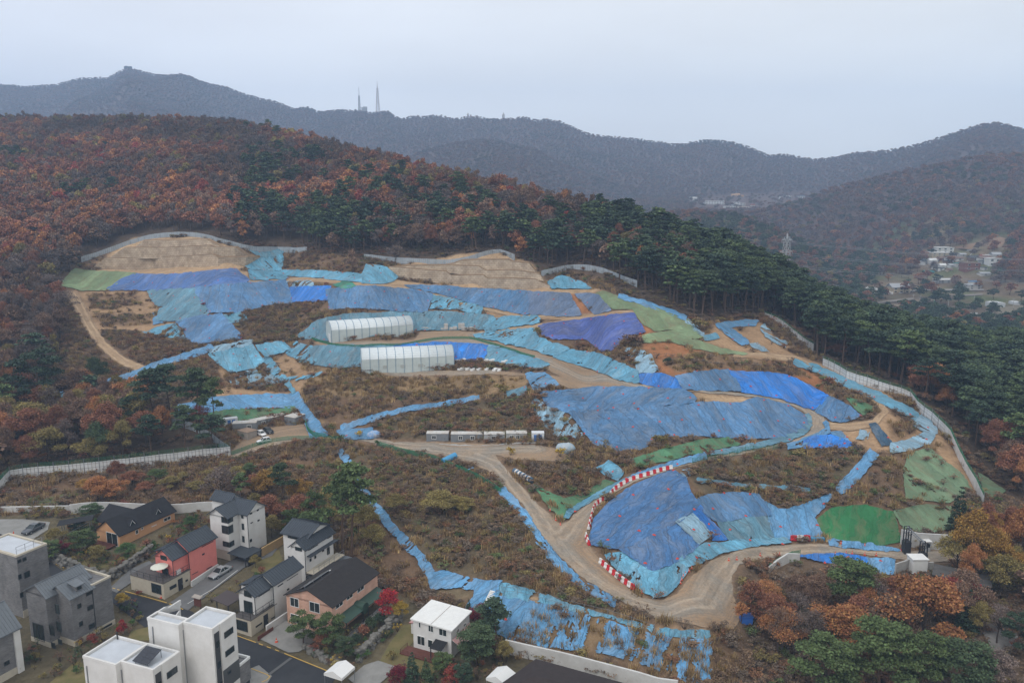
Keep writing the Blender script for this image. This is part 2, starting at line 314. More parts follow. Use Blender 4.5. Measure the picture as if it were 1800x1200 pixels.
ROADS = [  # name, slope, polygon
 ('haul_road', 1.5, [(690,777),(760,776),(950,783),(985,790),(1000,800),(990,812),(930,808),(895,806),(870,798),(880,812),(902,838),(925,862),(945,885),(968,905),(985,920),(1000,915),(1015,893),(1040,878),(1065,862),(1110,842),(1200,813),(1310,790),(1390,773),(1423,755),(1424,738),(1412,722),(1390,712),(1340,699),(1260,691),(1200,687),(1130,680),(1130,675),(1200,682),(1300,690),(1370,698),(1400,705),(1440,720),(1450,735),(1455,752),(1440,765),(1400,777),(1330,793),(1250,808),(1180,824),(1112,848),(1065,873),(1037,908),(1030,942),(1045,973),(1078,1008),(1122,1048),(1160,1055),(1190,1043),(1213,1014),(1250,985),(1310,962),(1400,955),(1500,956),(1590,968),(1640,966),(1690,968),(1690,985),(1625,988),(1590,983),(1500,972),(1420,974),(1340,981),(1300,991),(1286,1012),(1290,1050),(1303,1085),(1290,1105),(1250,1103),(1150,1084),(1085,1052),(1020,1012),(985,978),(945,932),(920,888),(880,848),(830,813),(760,798),(690,785)]),
 ('offices_yard', 1.5, [(690,785),(640,775),(575,770),(530,772),(470,785),(430,798),(402,806),(404,795),(430,772),(440,760),(470,752),(500,748),(533,746),(545,762),(600,771),(660,770),(690,776)]),
 ('upper_haul_road', 2, [(660,655),(700,650),(800,652),(860,650),(925,657),(985,662),(960,648),(920,636),(880,622),(833,605),(800,602),(727,608),(640,611),(560,606),(540,601),(575,601),(727,597),(740,583),(790,580),(836,584),(833,592),(870,600),(930,614),(973,628),(1047,652),(1090,669),(1130,675),(1130,680),(1090,681),(1000,683),(985,676),(940,662),(860,657),(800,660),(700,663)]),
 ('bench_road', 2, strip([(437,493),(513,491),(567,493),(640,500),(713,505),(770,519),(850,541),(925,557),(1000,558),(1045,555),(1113,547)], 4, 4)),
 ('diagonal_road', 3, strip([(1120,547),(1030,559),(960,571),(900,579),(838,588)], 4, 4)),
 ('perimeter_track', 4, strip([(1290,622),(1397,630),(1447,646),(1500,677),(1540,702),(1556,722),(1535,744),(1490,750),(1456,748)], 5, 7)),
 ('western_track', 8, strip([(125,513),(142,543),(160,577),(182,607),(213,633),(252,650)], 9, 7)),
]
# ground patches: slope, class, polygon (later ones win)
BIG = 3000
REG = [
 (12, 'scrub', [(-BIG, -BIG), (BIG, -BIG), (BIG, BIG), (-BIG, BIG)]),
 (7, 'scrub', [(-500,930),(-500,870),(0,868),(20,838),(405,800),(560,778),(640,790),(690,850),(730,930),(770,1010),(750,1040),(600,985),(480,920),(370,885),(160,890),(0,905)]),
 (2, 'garden', [(-500,1300),(-500,905),(0,905),(160,893),(370,888),(480,925),(600,985),(670,1035),(720,1050),(850,1130),(900,1150),(1180,1210),(1200,1300)]),
 (3, 'forestR', [(1290,1010),(1340,985),(1430,985),(1520,1005),(1575,1010),(1640,990),(1700,960),(1720,870),(2300,880),(2300,1300),(1180,1300),(1255,1200),(1255,1110),(1295,1105)]),
 (0, 'hill', [(-500,-900),(-500,720),(0,700),(60,690),(100,640),(120,560),(100,500),(145,464),(180,449),(225,427),(270,416),(360,417),(430,441),(500,438),(505,475),(635,482),(640,452),(715,467),(790,461),(870,442),(895,452),(960,492),(1000,475),(1050,485),(1120,530),(1200,558),(1260,565),(1345,555),(1380,580),(1430,618),(1450,645),(1590,693),(1640,740),(1690,800),(1725,875),(2300,875),(2300,-900)]),
 (8, 'forestL', [(-500,868),(-500,700),(60,690),(130,705),(180,690),(290,668),(330,700),(320,730),(400,770),(400,795),(20,832),(0,862)]),
 (13, 'scrub', [(60,690),(100,640),(120,560),(118,520),(135,545),(175,610),(245,655),(190,670),(130,680)]),
 (13, 'scrub', [(180,580),(260,585),(330,605),(355,612),(300,632),(260,645),(215,625)]),
 (12, 'dirt', [(118,512),(258,512),(277,545),(265,560),(305,567),(280,590),(200,580),(165,585),(130,545)]),
 (14, 'scrubthin', [(155,520),(240,515),(250,535),(200,545),(160,540)]),
 (14, 'scrubthin', [(170,555),(270,550),(270,570),(180,575)]),
 (3, 'tan', [(160,477),(205,466),(390,463),(440,466),(437,472),(393,476),(290,485),(235,484)]),
 (38, 'tan', [(160,470),(235,418),(355,416),(458,453),(440,466),(300,470)]),
 (4, 'tan', [(395,476),(437,475),(437,493),(640,496),(690,490),(760,500),(960,504),(1050,506),(1062,513),(1000,517),(930,513),(763,503),(713,505),(560,495),(437,495)]),
 (38, 'tan', [(680,470),(820,445),(880,445),(935,463),(968,505),(900,507),(790,500),(700,487)]),
 (20, 'orange', [(1000,517),(1012,517),(1045,552),(1022,553)]),
 (15, 'scrub', [(505,475),(500,440),(540,440),(640,455),(637,480)]),
 (14, 'scrub', [(415,572),(440,535),(500,530),(570,530),(580,545),(530,570),(500,590),(430,592)]),
 (12, 'scrubthin', [(745,545),(800,545),(850,555),(800,558)]),
 (10, 'dirt', [(850,540),(930,556),(945,566),(900,575),(860,560)]),
 (10, 'orange', [(1113,547),(1133,567),(1153,583),(1130,590),(1133,603),(1180,600),(1230,612),(1300,622),(1397,640),(1440,660),(1460,690),(1377,655),(1283,650),(1190,660),(1160,655),(1150,625),(1130,610)]),
 (14, 'scrubthin', [(1160,632),(1240,615),(1390,640),(1430,665),(1377,655),(1280,648),(1190,655)]),
 (14, 'scrub', [(1095,600),(1120,590),(1135,600),(1110,613),(1085,612)]),
 (14, 'scrub', [(945,590),(1000,600),(1030,597),(1080,617),(1115,640),(1110,650),(1050,622),(1000,612)]),
 (8, 'dirt', [(1230,600),(1258,570),(1330,560),(1385,605),(1397,630),(1310,622)]),
 (12, 'dirtgrass', [(535,655),(560,645),(640,657),(800,660),(930,660),(925,690),(840,700),(700,722),(600,750),(560,745),(530,700)]),
 (13, 'scrub', [(560,700),(700,690),(800,690),(840,700),(700,722),(600,750),(575,755)]),
 (10, 'scrubgreen', [(660,745),(780,715),(930,690),(945,750),(970,770),(950,775),(700,770)]),
 (6, 'scrub', [(960,770),(1040,778),(1090,795),(1150,785),(1110,810),(1060,815),(1000,800)]),
 (6, 'tan', [(1217,690),(1300,698),(1328,700),(1300,709),(1230,707)]),
 (8, 'dirt', [(380,640),(400,655),(405,680),(500,690),(520,690),(500,660),(470,640),(510,620),(540,650),(560,655),(530,690),(500,695),(330,700),(350,690),(395,680)]),
 (8, 'scrubgreen', [(600,790),(690,788),(800,815),(880,860),(950,960),(1000,1010),(1080,1060),(1120,1090),(1000,1060),(880,1020),(770,1005),(700,930),(640,860)]),
 (10, 'scrub', [(890,830),(880,805),(990,815),(1045,820),(1085,845),(1000,870),(940,850)]),
 (13, 'scrubgreen', [(1215,820),(1330,795),(1410,787),(1520,790),(1475,860),(1440,875),(1390,893),(1350,880),(1240,870),(1215,845)]),
 (12, 'scrub', [(1480,862),(1545,795),(1590,800),(1590,870),(1680,890),(1690,930),(1590,935),(1575,900),(1520,885),(1465,890)]),
 (6, 'dirt', [(1455,752),(1500,752),(1560,725),(1610,740),(1640,760),(1600,785),(1545,795),(1510,785)]),
 (10, 'scrubthin', [(1560,745),(1600,735),(1608,760),(1580,780),(1565,770)]),
 (8, 'dirt', [(1440,640),(1560,690),(1640,745),(1690,810),(1725,875),(1700,860),(1650,800),(1610,735),(1550,700),(1450,655)]),
 (4, 'tan', [(880,1030),(1000,1063),(1150,1103),(1250,1108),(1248,1118),(1150,1112),(1000,1072),(870,1043)]),
 (3, 'mud', [(770,1033),(800,1030),(833,1037),(832,1050),(800,1053),(760,1048)]),
 (3, 'dirt', [(1213,1014),(1250,985),(1245,1030),(1215,1060),(1160,1055),(1190,1043)]),
 (14, 'drygrass', [(940,1060),(1066,1087),(1251,1126),(1250,1230),(1130,1200),(1060,1160),(953,1140),(890,1125)]),
 (14, 'scrub', [(895,1135),(1060,1148),(1130,1167),(1240,1210),(1240,1260),(1100,1190),(900,1145)]),
 (14, 'scrub', [(1250,1108),(1300,1106),(1320,1200),(1250,1210)]),
]
GCOL = dict(scrub=(.155, .10, .062), scrubthin=(.21, .135, .08), scrubgreen=(.13, .10, .062), dirtgrass=(.25, .17, .095), dirt=(.33, .215, .125), tan=(.40, .275, .165), orange=(.30, .135, .062),
            garden=(.115, .095, .058), forestR=(.13, .09, .06), forestL=(.09, .065, .045), hill=(.09, .064, .045), mud=(.15, .115, .07), drygrass=(.22, .15, .085))
CLS = list(GCOL)
# ------------------------------------------------------------------ terrain: slopes are integrated away from the camera along vertical planes
T = np.concatenate([np.arange(-1.25, -.80, .012), np.arange(-.80, .80, .0027), np.arange(.80, 1.25, .012)])
NT = len(T)
V = np.arange(1300, 150, -1.5)
bV = (V-600)/FPX
SV = slope_v(V)
UU = 900+FPX*T[:, None]*(CP-bV[None, :]*SP)
VV = np.broadcast_to(V[None, :], UU.shape)
SL = np.full(UU.shape, 12.0); CL = np.zeros(UU.shape, int)
hillslope = np.interp(UU, [-400, 700, 950, 1200, 1330, 1450, 1600, 1800, 2200], [15, 15, 14, 11, 8, 1, -4, 1, 1])
for s, c, p in REG:
    m = inpoly(UU, VV, p); CL[m] = CLS.index(c)
    SL[m] = hillslope[m] if c == 'hill' else s
for c, s, rg, lab, p in TARPS: SL[inpoly(UU, VV, p)] = s
CLROAD = np.zeros(UU.shape, bool)
for n, s, p in ROADS:
    m = inpoly(UU, VV, p); SL[m] = s; CLROAD |= m
def blur(a, k, ax):
    if k < 1: return a
    w = np.hanning(2*k+3)[1:-1]; w /= w.sum()
    pad = [(0, 0), (0, 0)]; pad[ax] = (k, k)
    b = np.pad(a, pad, mode='edge'); r = np.zeros_like(a)
    for i in range(2*k+1):
        sl = [slice(None), slice(None)]; sl[ax] = slice(i, i+a.shape[ax]); r += w[i]*b[tuple(sl)]
    return r
TS = blur(blur(np.tan(np.radians(SL)), 9, 0), 1, 1)
z0 = -2.0
Yg = np.zeros(UU.shape); Zg = np.zeros(UU.shape)
Yg[:, 0] = (CZ-z0)/SV[0]; Zg[:, 0] = z0
for j in range(1, len(V)):
    tt = np.maximum(TS[:, j], -SV[j]+.03); 
    Yn = (CZ-Zg[:, j-1]+tt*Yg[:, j-1])/(SV[j]+tt)
    Yn = np.clip(Yn, Yg[:, j-1]+.02, Yg[:, j-1]+25)
    Yg[:, j] = Yn; Zg[:, j] = CZ-SV[j]*Yn
hm_ = blur(blur((CL == CLS.index('hill')).astype(float), 25, 0), 25, 1)*(VV < 700)
Yg = Yg*(1-hm_)+blur(blur(Yg, 40, 0), 40, 0)*hm_
Yg = np.maximum.accumulate(Yg+np.arange(len(V))*1e-4, axis=1); Zg = CZ-SV[None, :]*Yg
crest = [(-900,220),(-400,215),(0,222),(300,225),(430,232),(560,262),(650,288),(760,318),(900,352),(1000,377),(1100,405),(1200,438),(1300,476),(1380,521),(1440,556),(1480,580),(1520,600),(1600,618),(1700,636),(1800,648),(2200,690)]
VC = np.interp(900+FPX*T*(CP+.15*SP), [c[0] for c in crest], [c[1] for c in crest])
YS = np.concatenate([np.arange(52, 440, .8), 440*1.012**np.arange(0, 240)])
YS = YS[YS < 4100]; NY = len(YS)
TT, YY = np.meshgrid(T, YS, indexing='ij')
XX = TT*YY
# far country
base = np.interp(YY, [0, 400, 560, 680, 800, 900, 1100, 1500, 1800, 2600, 7000], [-18, -16, -13.5, -10.5, -7, -3, 8, 44, 62, 110, 150])
def ridge(cr, Ys, fall, amp, sc, seed, back=.5):
    us = np.array([c[0] for c in cr], float); vs = np.array([c[1] for c in cr], float)
    t = t_uv(us, vs); yc = np.interp(us, [a for a, b in Ys], [b for a, b in Ys]); zc = CZ-slope_v(vs)*yc
    Yc = np.interp(TT, t, yc); Zc = np.interp(TT, t, zc)
    d = Yc-YY; n = fbm(XX/sc, YY/sc*.6, 5, seed)
    rid = 1-np.abs(fbm(XX/sc*.8+3, YY/sc*.35, 4, seed+5))*2
    k = np.clip(np.abs(d)/250, 0, 1)
    return Zc-np.where(d > 0, fall*d*(1-.12*np.clip(d/800, 0, 1)), back*-d)+k*amp*(n*.8+rid*.7-.35)
L1 = [(-900,160),(-400,150),(0,150),(20,151),(45,154),(100,150),(140,139),(165,138),(190,138),(210,126),(225,121),(240,124),(270,132),(300,133),(320,132),(335,136),(345,142),(370,150),(400,155),(420,163),(440,170),(480,178),(500,186),(520,192),(540,190),(560,197),(580,196),(600,193),(640,197),(655,199),(680,196),(690,203),(705,209),(730,205),(760,203),(800,208),(830,206),(850,208),(900,209),(920,207),(940,211),(960,209),(985,214),(1000,222),(1040,236),(1065,241),(1100,244),(1115,243),(1140,248),(1170,253),(1200,254),(1230,249),(1265,247),(1290,251),(1330,266),(1350,273),(1375,272),(1400,277),(1430,281),(1470,278),(1500,270),(1520,269),(1560,266),(1620,254),(1680,235),(1720,222),(1750,218),(1770,221),(1800,230),(1900,240),(2300,260)]
far = np.maximum(base, ridge(L1, [(-900,2600),(400,2600),(800,2350),(1400,2150),(1750,1750),(2300,1700)], .36, 60, 330, 3))
L2 = [(300,420),(560,330),(700,282),(760,262),(800,252),(850,246),(880,249),(910,258),(940,262),(980,285),(1040,310),(1100,330),(1200,350),(1300,372),(1400,400)]
far = np.maximum(far, ridge(L2, [(300,1750),(900,1750),(1300,1750)], .30, 34, 190, 23))
L3 = [(1000,470),(1150,400),(1230,382),(1300,378),(1340,371),(1390,358),(1430,345),(1480,330),(1500,325),(1560,311),(1640,294),(1700,283),(1740,275),(1800,272),(1900,262),(2300,255)]
far = np.maximum(far, ridge(L3, [(1000,1150),(1400,1200),(1800,1120),(2300,1100)], .30, 26, 160, 43))
L4 = [(900,470),(1000,440),(1080,415),(1130,400),(1170,382),(1210,376),(1240,377),(1290,384),(1340,398),(1400,425),(1450,460),(1500,500),(1560,520)]
far = np.maximum(far, ridge(L4, [(900,820),(1240,900),(1560,700)], .28, 14, 110, 63))
L5 = [(1640,560),(1690,530),(1720,497),(1760,474),(1800,463),(1900,440),(2300,400)]
far = np.maximum(far, ridge(L5, [(1640,640),(1800,680),(2300,700)], .30, 8, 80, 83))
H = np.zeros((NT, NY))
YCR = np.zeros(NT)
for i in range(NT):
    k = int(np.searchsorted(-V, -VC[i])); k = min(max(k, 5), len(V)-1)
    yc = Yg[i, k]; YCR[i] = yc
    h = np.interp(YS, Yg[i, :k+1], Zg[i, :k+1])
    h = np.where(YS < Yg[i, 0], z0, h)
    h = np.where(YS > yc, Zg[i, k]+2-np.sqrt(4+(.42*(YS-yc))**2), h)
    H[i] = np.where(YS > yc, np.maximum(h, far[i]), h)
# class / picture row of every terrain point
bb = YY*CP-(H-CZ)*SP
U_ = 900+FPX*XX/bb; V_ = 600-FPX*((YY*SP+(H-CZ)*CP)/bb)
NEAR = YY <= YCR[:, None]
jj = np.clip(np.round((1300-V_)/1.5).astype(int), 0, len(V)-1)
ii = np.broadcast_to(np.arange(NT)[:, None], jj.shape)
CLW = np.where(NEAR, CL[ii, jj], CLS.index('hill'))
ROADW = NEAR & CLROAD[ii, jj]
HB = blur(blur(H, 1, 0), 1, 1)
H = np.where(NEAR, HB, H)
# small bumps on soft ground
soft = np.isin(CLW, [CLS.index(c) for c in ('scrub', 'scrubthin', 'scrubgreen', 'dirtgrass', 'hill', 'forestL', 'forestR')]) & NEAR & ~ROADW
soft = blur(blur(soft.astype(float), 2, 0), 2, 1)
H = H+soft*(.35*fbm(XX/6, YY/6, 3, 5))
def hz(x, y):
    x = np.asarray(x, float); y = np.maximum(np.asarray(y, float), YS[0])
    t = np.clip(x/y, T[0], T[-1])
    i = np.clip(np.searchsorted(T, t)-1, 0, NT-2); a = (t-T[i])/(T[i+1]-T[i])
    j = np.clip(np.searchsorted(YS, y)-1, 0, NY-2); b = np.clip((y-YS[j])/(YS[j+1]-YS[j]), 0, 1)
    return (H[i, j]*(1-a)*(1-b)+H[i+1, j]*a*(1-b)+H[i, j+1]*(1-a)*b+H[i+1, j+1]*a*b)
def cls_at(x, y, A=None):
    A = CLW if A is None else A
    t = np.clip(np.asarray(x)/np.asarray(y), T[0], T[-1])
    i = np.clip(np.searchsorted(T, t), 0, NT-1); j = np.clip(np.searchsorted(YS, y), 0, NY-1)
    return A[i, j]
def ground(u, v, dz=0.0, ymin=0, ymax=1e9):
    """where the sight line through picture point (u, v) meets the ground (dz above it)"""
    u = np.atleast_1d(np.asarray(u, float)); v = np.atleast_1d(np.asarray(v, float))
    t = t_uv(u, v); s = slope_v(v); out = np.zeros((len(u), 3))
    yy = YS[(YS >= ymin) & (YS <= ymax)]
    for k in range(len(u)):
        g = hz(t[k]*yy, yy)+dz-(CZ-s[k]*yy)
        w = np.argmax(g >= 0)
        if g[w] < 0: w = len(yy)-1; y = yy[w]
        elif w == 0: y = yy[0]
        else: y = yy[w-1]+(yy[w]-yy[w-1])*(-g[w-1])/(g[w]-g[w-1])
        out[k] = (t[k]*y, y, CZ-s[k]*y)
    return out
def G(u, v, dz=0.0, **k): return Vector(ground(u, v, dz, **k)[0])
def at_z(u, v, z):                   # picture point on the level z
    y = (CZ-z)/float(slope_v(v)); return Vector((float(t_uv(u, v))*y, y, z))
def at_y(u, v, y): return Vector((float(t_uv(u, v))*y, y, CZ-float(slope_v(v))*y))

# ground sheet
me = grid_mesh('ground', np.stack([XX, YY, H], -1)[:, ::1])
colr = np.array([GCOL[c] for c in CLS])[CLW]
fk = np.clip(.5+1.6*fbm(XX/55, YY/55, 4, 77), 0, 1)[..., None]; fk2 = np.clip(2.2*fbm(XX/30, YY/30, 3, 79), 0, 1)[..., None]
farc = np.array((.19, .14, .09))*fk+np.array((.10, .075, .052))*(1-fk); farc = farc*(1-fk2)+np.array((.09, .11, .045))*fk2
farc = np.where((YY > 950)[..., None], np.array((.115, .078, .064)), farc)
colr = np.where(NEAR[..., None], colr, farc)
colr = np.where(ROADW[..., None], (.27, .20, .14), colr)
for c in range(3): colr[..., c] = blur(blur(colr[..., c], 1, 0), 1, 1)
ca = me.color_attributes.new('gcol', 'FLOAT_COLOR', 'POINT')
ca.data.foreach_set('color', np.concatenate([colr, np.ones((NT, NY, 1))], -1).reshape(-1).astype(np.float32))
me.polygons.foreach_set('use_smooth', [True]*len(me.polygons))
gm = bpy.data.materials.new('ground'); gm.use_nodes = True
nt = gm.node_tree; L = nt.links; bs = nt.nodes['Principled BSDF']; bs.inputs['Roughness'].default_value = .95; bs.inputs['Specular IOR Level'].default_value = .1
def N(t, **k):
    n = nt.nodes.new(t)
    for a, b in k.items(): setattr(n, a, b)
    return n
at = N('ShaderNodeAttribute', attribute_name='gcol'); tc = N('ShaderNodeTexCoord')
n1 = N('ShaderNodeTexNoise'); n1.inputs['Scale'].default_value = .11; n1.inputs['Detail'].default_value = 9; n1.inputs['Roughness'].default_value = .7
n2 = N('ShaderNodeTexNoise'); n2.inputs['Scale'].default_value = .9; n2.inputs['Detail'].default_value = 6; n2.inputs['Roughness'].default_value = .7
L.new(tc.outputs['Object'], n1.inputs['Vector']); L.new(tc.outputs['Object'], n2.inputs['Vector'])
ad = N('ShaderNodeMath', operation='ADD'); L.new(n1.outputs['Fac'], ad.inputs[0]); L.new(n2.outputs['Fac'], ad.inputs[1])
mr = N('ShaderNodeMapRange'); mr.inputs[1].default_value = .65; mr.inputs[2].default_value = 1.35; mr.inputs[3].default_value = .55; mr.inputs[4].default_value = 1.5
L.new(ad.outputs[0], mr.inputs[0])
vm = N('ShaderNodeVectorMath', operation='SCALE'); L.new(at.outputs['Color'], vm.inputs[0]); L.new(mr.outputs[0], vm.inputs['Scale']); L.new(vm.outputs[0], bs.inputs['Base Color'])
bp = N('ShaderNodeBump'); bp.inputs['Strength'].default_value = .8; bp.inputs['Distance'].default_value = .5; L.new(n2.outputs['Fac'], bp.inputs['Height']); L.new(bp.outputs['Normal'], bs.inputs['Normal'])
tag(mesh_obj('ground', me, gm), kind='structure')

# ------------------------------------------------------------------ sheets laid on the ground
def drape_poly(poly, g, off, wr=0.0, rag=0.0, seed=0, jitter=0.0, grow=0.0):
    """triangulated sheet over the terrain inside a picture outline -> mesh data in world space"""
    P = []
    n = len(poly)
    for i in range(n):
        a, b = poly[i], poly[(i+1) % n]; k = max(1, int(math.hypot(b[0]-a[0], b[1]-a[1])/4))
        for q in range(k): P.append((a[0]+(b[0]-a[0])*q/k, a[1]+(b[1]-a[1])*q/k))
    P = np.array(P)
    if grow:
        d0 = np.roll(P, -1, 0)-np.roll(P, 1, 0); nn = np.stack([d0[:, 1], -d0[:, 0]], -1)/(np.hypot(d0[:, 0], d0[:, 1])[:, None]+1e-6)
        ar = np.sum(P[:, 0]*np.roll(P[:, 1], -1)-np.roll(P[:, 0], -1)*P[:, 1]); P = P+nn*grow*(1 if ar > 0 else -1)
    if jitter: P = P+jitter*np.stack([fbm(P[:, 0]/9, P[:, 1]/5, 3, seed), .6*fbm(P[:, 0]/9+50, P[:, 1]/5, 3, seed+3)], -1)
    W = ground(P[:, 0], P[:, 1], off)[:, :2]
    keep = [0]
    for i in range(1, len(W)):
        if np.hypot(*(W[i]-W[keep[-1]])) > .25: keep.append(i)
    W = W[keep]
    lo = W.min(0); hi = W.max(0)
    gx, gy = np.meshgrid(np.arange(lo[0], hi[0], g), np.arange(lo[1], hi[1], g*.9), indexing='ij')
    gx = gx+(np.arange(gx.shape[1]) % 2)[None, :]*g*.5
    gx = gx.ravel(); gy = gy.ravel(); m = inpoly(gx, gy, W)
    pts = np.stack([gx[m], gy[m]], -1)
    pts = pts+(rng.random(pts.shape)-.5)*g*.25
    V2 = [Vector((float(a), float(b))) for a, b in np.concatenate([W, pts])]
    nb = len(W)
    r = geometry.delaunay_2d_cdt(V2, [(i, (i+1) % nb) for i in range(nb)], [], 0, 1e-4)
    vs = np.array([(v.x, v.y) for v in r[0]]); fs = np.array([f for f in r[2] if len(f) == 3], int)
    c = vs[fs].mean(1); fs = fs[inpoly(c[:, 0], c[:, 1], W)]
    cen = W.mean(0); e = 3.0
    gxx = float(hz(cen[0]+e, cen[1])-hz(cen[0]-e, cen[1])); gyy = float(hz(cen[0], cen[1]+e)-hz(cen[0], cen[1]-e))
    l = math.hypot(gxx, gyy)
    d = (gxx/l, gyy/l) if l > .05 else (0.0, 1.0)
    al = vs[:, 0]*d[0]+vs[:, 1]*d[1]; ac = -vs[:, 0]*d[1]+vs[:, 1]*d[0]
    z = hz(vs[:, 0], vs[:, 1])+off
    if wr:
        w1 = 1-np.abs(fbm(ac*.35+fbm(al*.1, ac*.1, 2, seed+9)*1.5, al*.06, 3, seed))*3.2
        w2 = 1-np.abs(fbm(ac*.9+al*.25, al*.22, 2, seed+4))*3
        z = z+wr*(np.clip(w1, 0, 1)**1.5*.7+np.clip(w2, 0, 1)*.35+.5*fbm(ac*.2, al*.2, 2, seed+8))
    if rag:
        c = vs[fs].mean(1); ca_ = -c[:, 0]*d[1]+c[:, 1]*d[0]; cb = c[:, 0]*d[0]+c[:, 1]*d[1]
        q = fbm(ca_*.55, cb*.13, 4, seed+21, .72)
        fs = fs[q > -.62+rag*1.15]
    return np.column_stack([vs, z]), fs, np.column_stack([ac, al]), d
def sheet_obj(name, vs, fs, st, mats, marks=None):
    used = np.unique(fs); mp = -np.ones(len(vs), int); mp[used] = np.arange(len(used))
    vs = vs[used]; st = st[used]; fs = mp[fs]
    c = np.array([vs[:, 0].mean(), vs[:, 1].mean(), vs[:, 2].min()])
    V_ = vs-c; idx = np.zeros(len(fs), int)
    if marks is not None and len(marks[0]):
        mv, mf = marks; k = len(V_)
        V_ = np.concatenate([V_, mv-c]); st = np.concatenate([st, np.zeros((len(mv), 2))]); fs = np.concatenate([fs, mf+k]); idx = np.concatenate([idx, np.ones(len(mf), int)])
    me = np_mesh(name, V_, fs)
    a = me.attributes.new('st', 'FLOAT_VECTOR', 'POINT')
    a.data.foreach_set('vector', np.column_stack([st, np.zeros(len(st))]).reshape(-1).astype(np.float32))
    me.polygons.foreach_set('use_smooth', [True]*len(me.polygons))
    o = mesh_obj(name, me, mats, None, c)
    me.polygons.foreach_set('material_index', idx.astype(np.int32))
    return o
def sheet_material(name, net=False):
    m = bpy.data.materials.new(name); m.use_nodes = True
    nt = m.node_tree; L = nt.links; bs = nt.nodes['Principled BSDF']
    bs.inputs['Roughness'].default_value = .9 if net else .55; bs.inputs['Specular IOR Level'].default_value = .1 if net else .25
    def N(t, **k):
        n = nt.nodes.new(t)
        for a, b in k.items(): setattr(n, a, b)
        return n
    def math_(op, a, b=None):
        n = N('ShaderNodeMath', operation=op)
        for i, x in enumerate((a, b)):
            if x is None: continue
            if isinstance(x, (int, float)): n.inputs[i].default_value = x
            else: L.new(x, n.inputs[i])
        return n.outputs[0]
    def noise(vec, sc, det=5, ro=.6):
        n = N('ShaderNodeTexNoise'); n.inputs['Scale'].default_value = sc; n.inputs['Detail'].default_value = det; n.inputs['Roughness'].default_value = ro
        L.new(vec, n.inputs['Vector']); return n.outputs['Fac']
    def rng_(x, a, b, c, d):
        n = N('ShaderNodeMapRange'); n.inputs[1].default_value = a; n.inputs[2].default_value = b; n.inputs[3].default_value = c; n.inputs[4].default_value = d
        L.new(x, n.inputs[0]); return n.outputs[0]
    oi = N('ShaderNodeObjectInfo'); at = N('ShaderNodeAttribute', attribute_name='st'); st = at.outputs['Vector']
    mp = N('ShaderNodeMapping'); mp.inputs['Scale'].default_value = (1, .24, 1)
    wn0 = N('ShaderNodeTexNoise'); wn0.inputs['Scale'].default_value = .22; wn0.inputs['Detail'].default_value = 3; L.new(st, wn0.inputs['Vector'])
    wv0 = N('ShaderNodeVectorMath', operation='MULTIPLY_ADD'); wv0.inputs[1].default_value = (5, 5, 0); L.new(wn0.outputs['Color'], wv0.inputs[0]); L.new(st, wv0.inputs[2]); L.new(wv0.outputs[0], mp.inputs['Vector']); sv = mp.outputs[0]
    sx = N('ShaderNodeSeparateXYZ'); L.new(st, sx.inputs[0])
    big = noise(st, .09, 6, .65); fine = noise(sv, 1.3, 6, .72)
    val = math_('MULTIPLY', rng_(big, .3, .7, .72, 1.28), rng_(fine, .3, .7, .82, 1.18))
    # joins between the sheets
    ph = math_('ADD', sx.outputs[0], math_('MULTIPLY', noise(st, .15, 2), 1.2))
    fr = math_('FRACT', math_('DIVIDE', ph, 3.6)); fl = math_('FLOOR', math_('DIVIDE', ph, 3.6))
    wn = N('ShaderNodeTexWhiteNoise', noise_dimensions='1D'); L.new(fl, wn.inputs['W'])
    val = math_('MULTIPLY', val, rng_(wn.outputs['Value'], 0, 1, .82, 1.16))
    seam = math_('LESS_THAN', fr, .045)
    if not net: val = math_('MULTIPLY', val, math_('SUBTRACT', 1.0, math_('MULTIPLY', seam, .35)))
    sc = N('ShaderNodeVectorMath', operation='SCALE'); L.new(oi.outputs['Color'], sc.inputs[0]); L.new(val, sc.inputs['Scale'])
    # dust and mud
    mx = N('ShaderNodeMix', data_type='RGBA'); mx.inputs[7].default_value = (.30, .27, .23, 1) if not net else (.2, .15, .09, 1)
    dn = noise(sv, .45, 8, .7)
    L.new(rng_(dn, .46, .78, 0.06, .55 if not net else .8), mx.inputs[0]); L.new(sc.outputs[0], mx.inputs[6])
    L.new(mx.outputs[2], bs.inputs['Base Color'])
    # creases running down the slope: bump, plus fold shadow painted into the tarp colour
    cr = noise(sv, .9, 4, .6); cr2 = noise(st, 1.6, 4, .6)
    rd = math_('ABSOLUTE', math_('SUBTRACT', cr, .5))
    fold_shade = rng_(rd, 0.0, .035, .72, 1.0)
    if not net: sc.inputs['Scale'].default_value = 1; L.new(math_('MULTIPLY', val, fold_shade), sc.inputs['Scale'])
    hgt = math_('ADD', math_('MULTIPLY', math_('SMOOTH_MIN', rd, .08), 6.0), math_('MULTIPLY', cr2, .5))
    bp = N('ShaderNodeBump'); bp.inputs['Strength'].default_value = .9; bp.inputs['Distance'].default_value = .6 if not net else .25
    L.new(hgt, bp.inputs['Height']); L.new(bp.outputs['Normal'], bs.inputs['Normal'])
    return m
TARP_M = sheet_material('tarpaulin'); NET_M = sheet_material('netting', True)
TIE_M = mat('red_tie', (.50, .055, .03), .6)
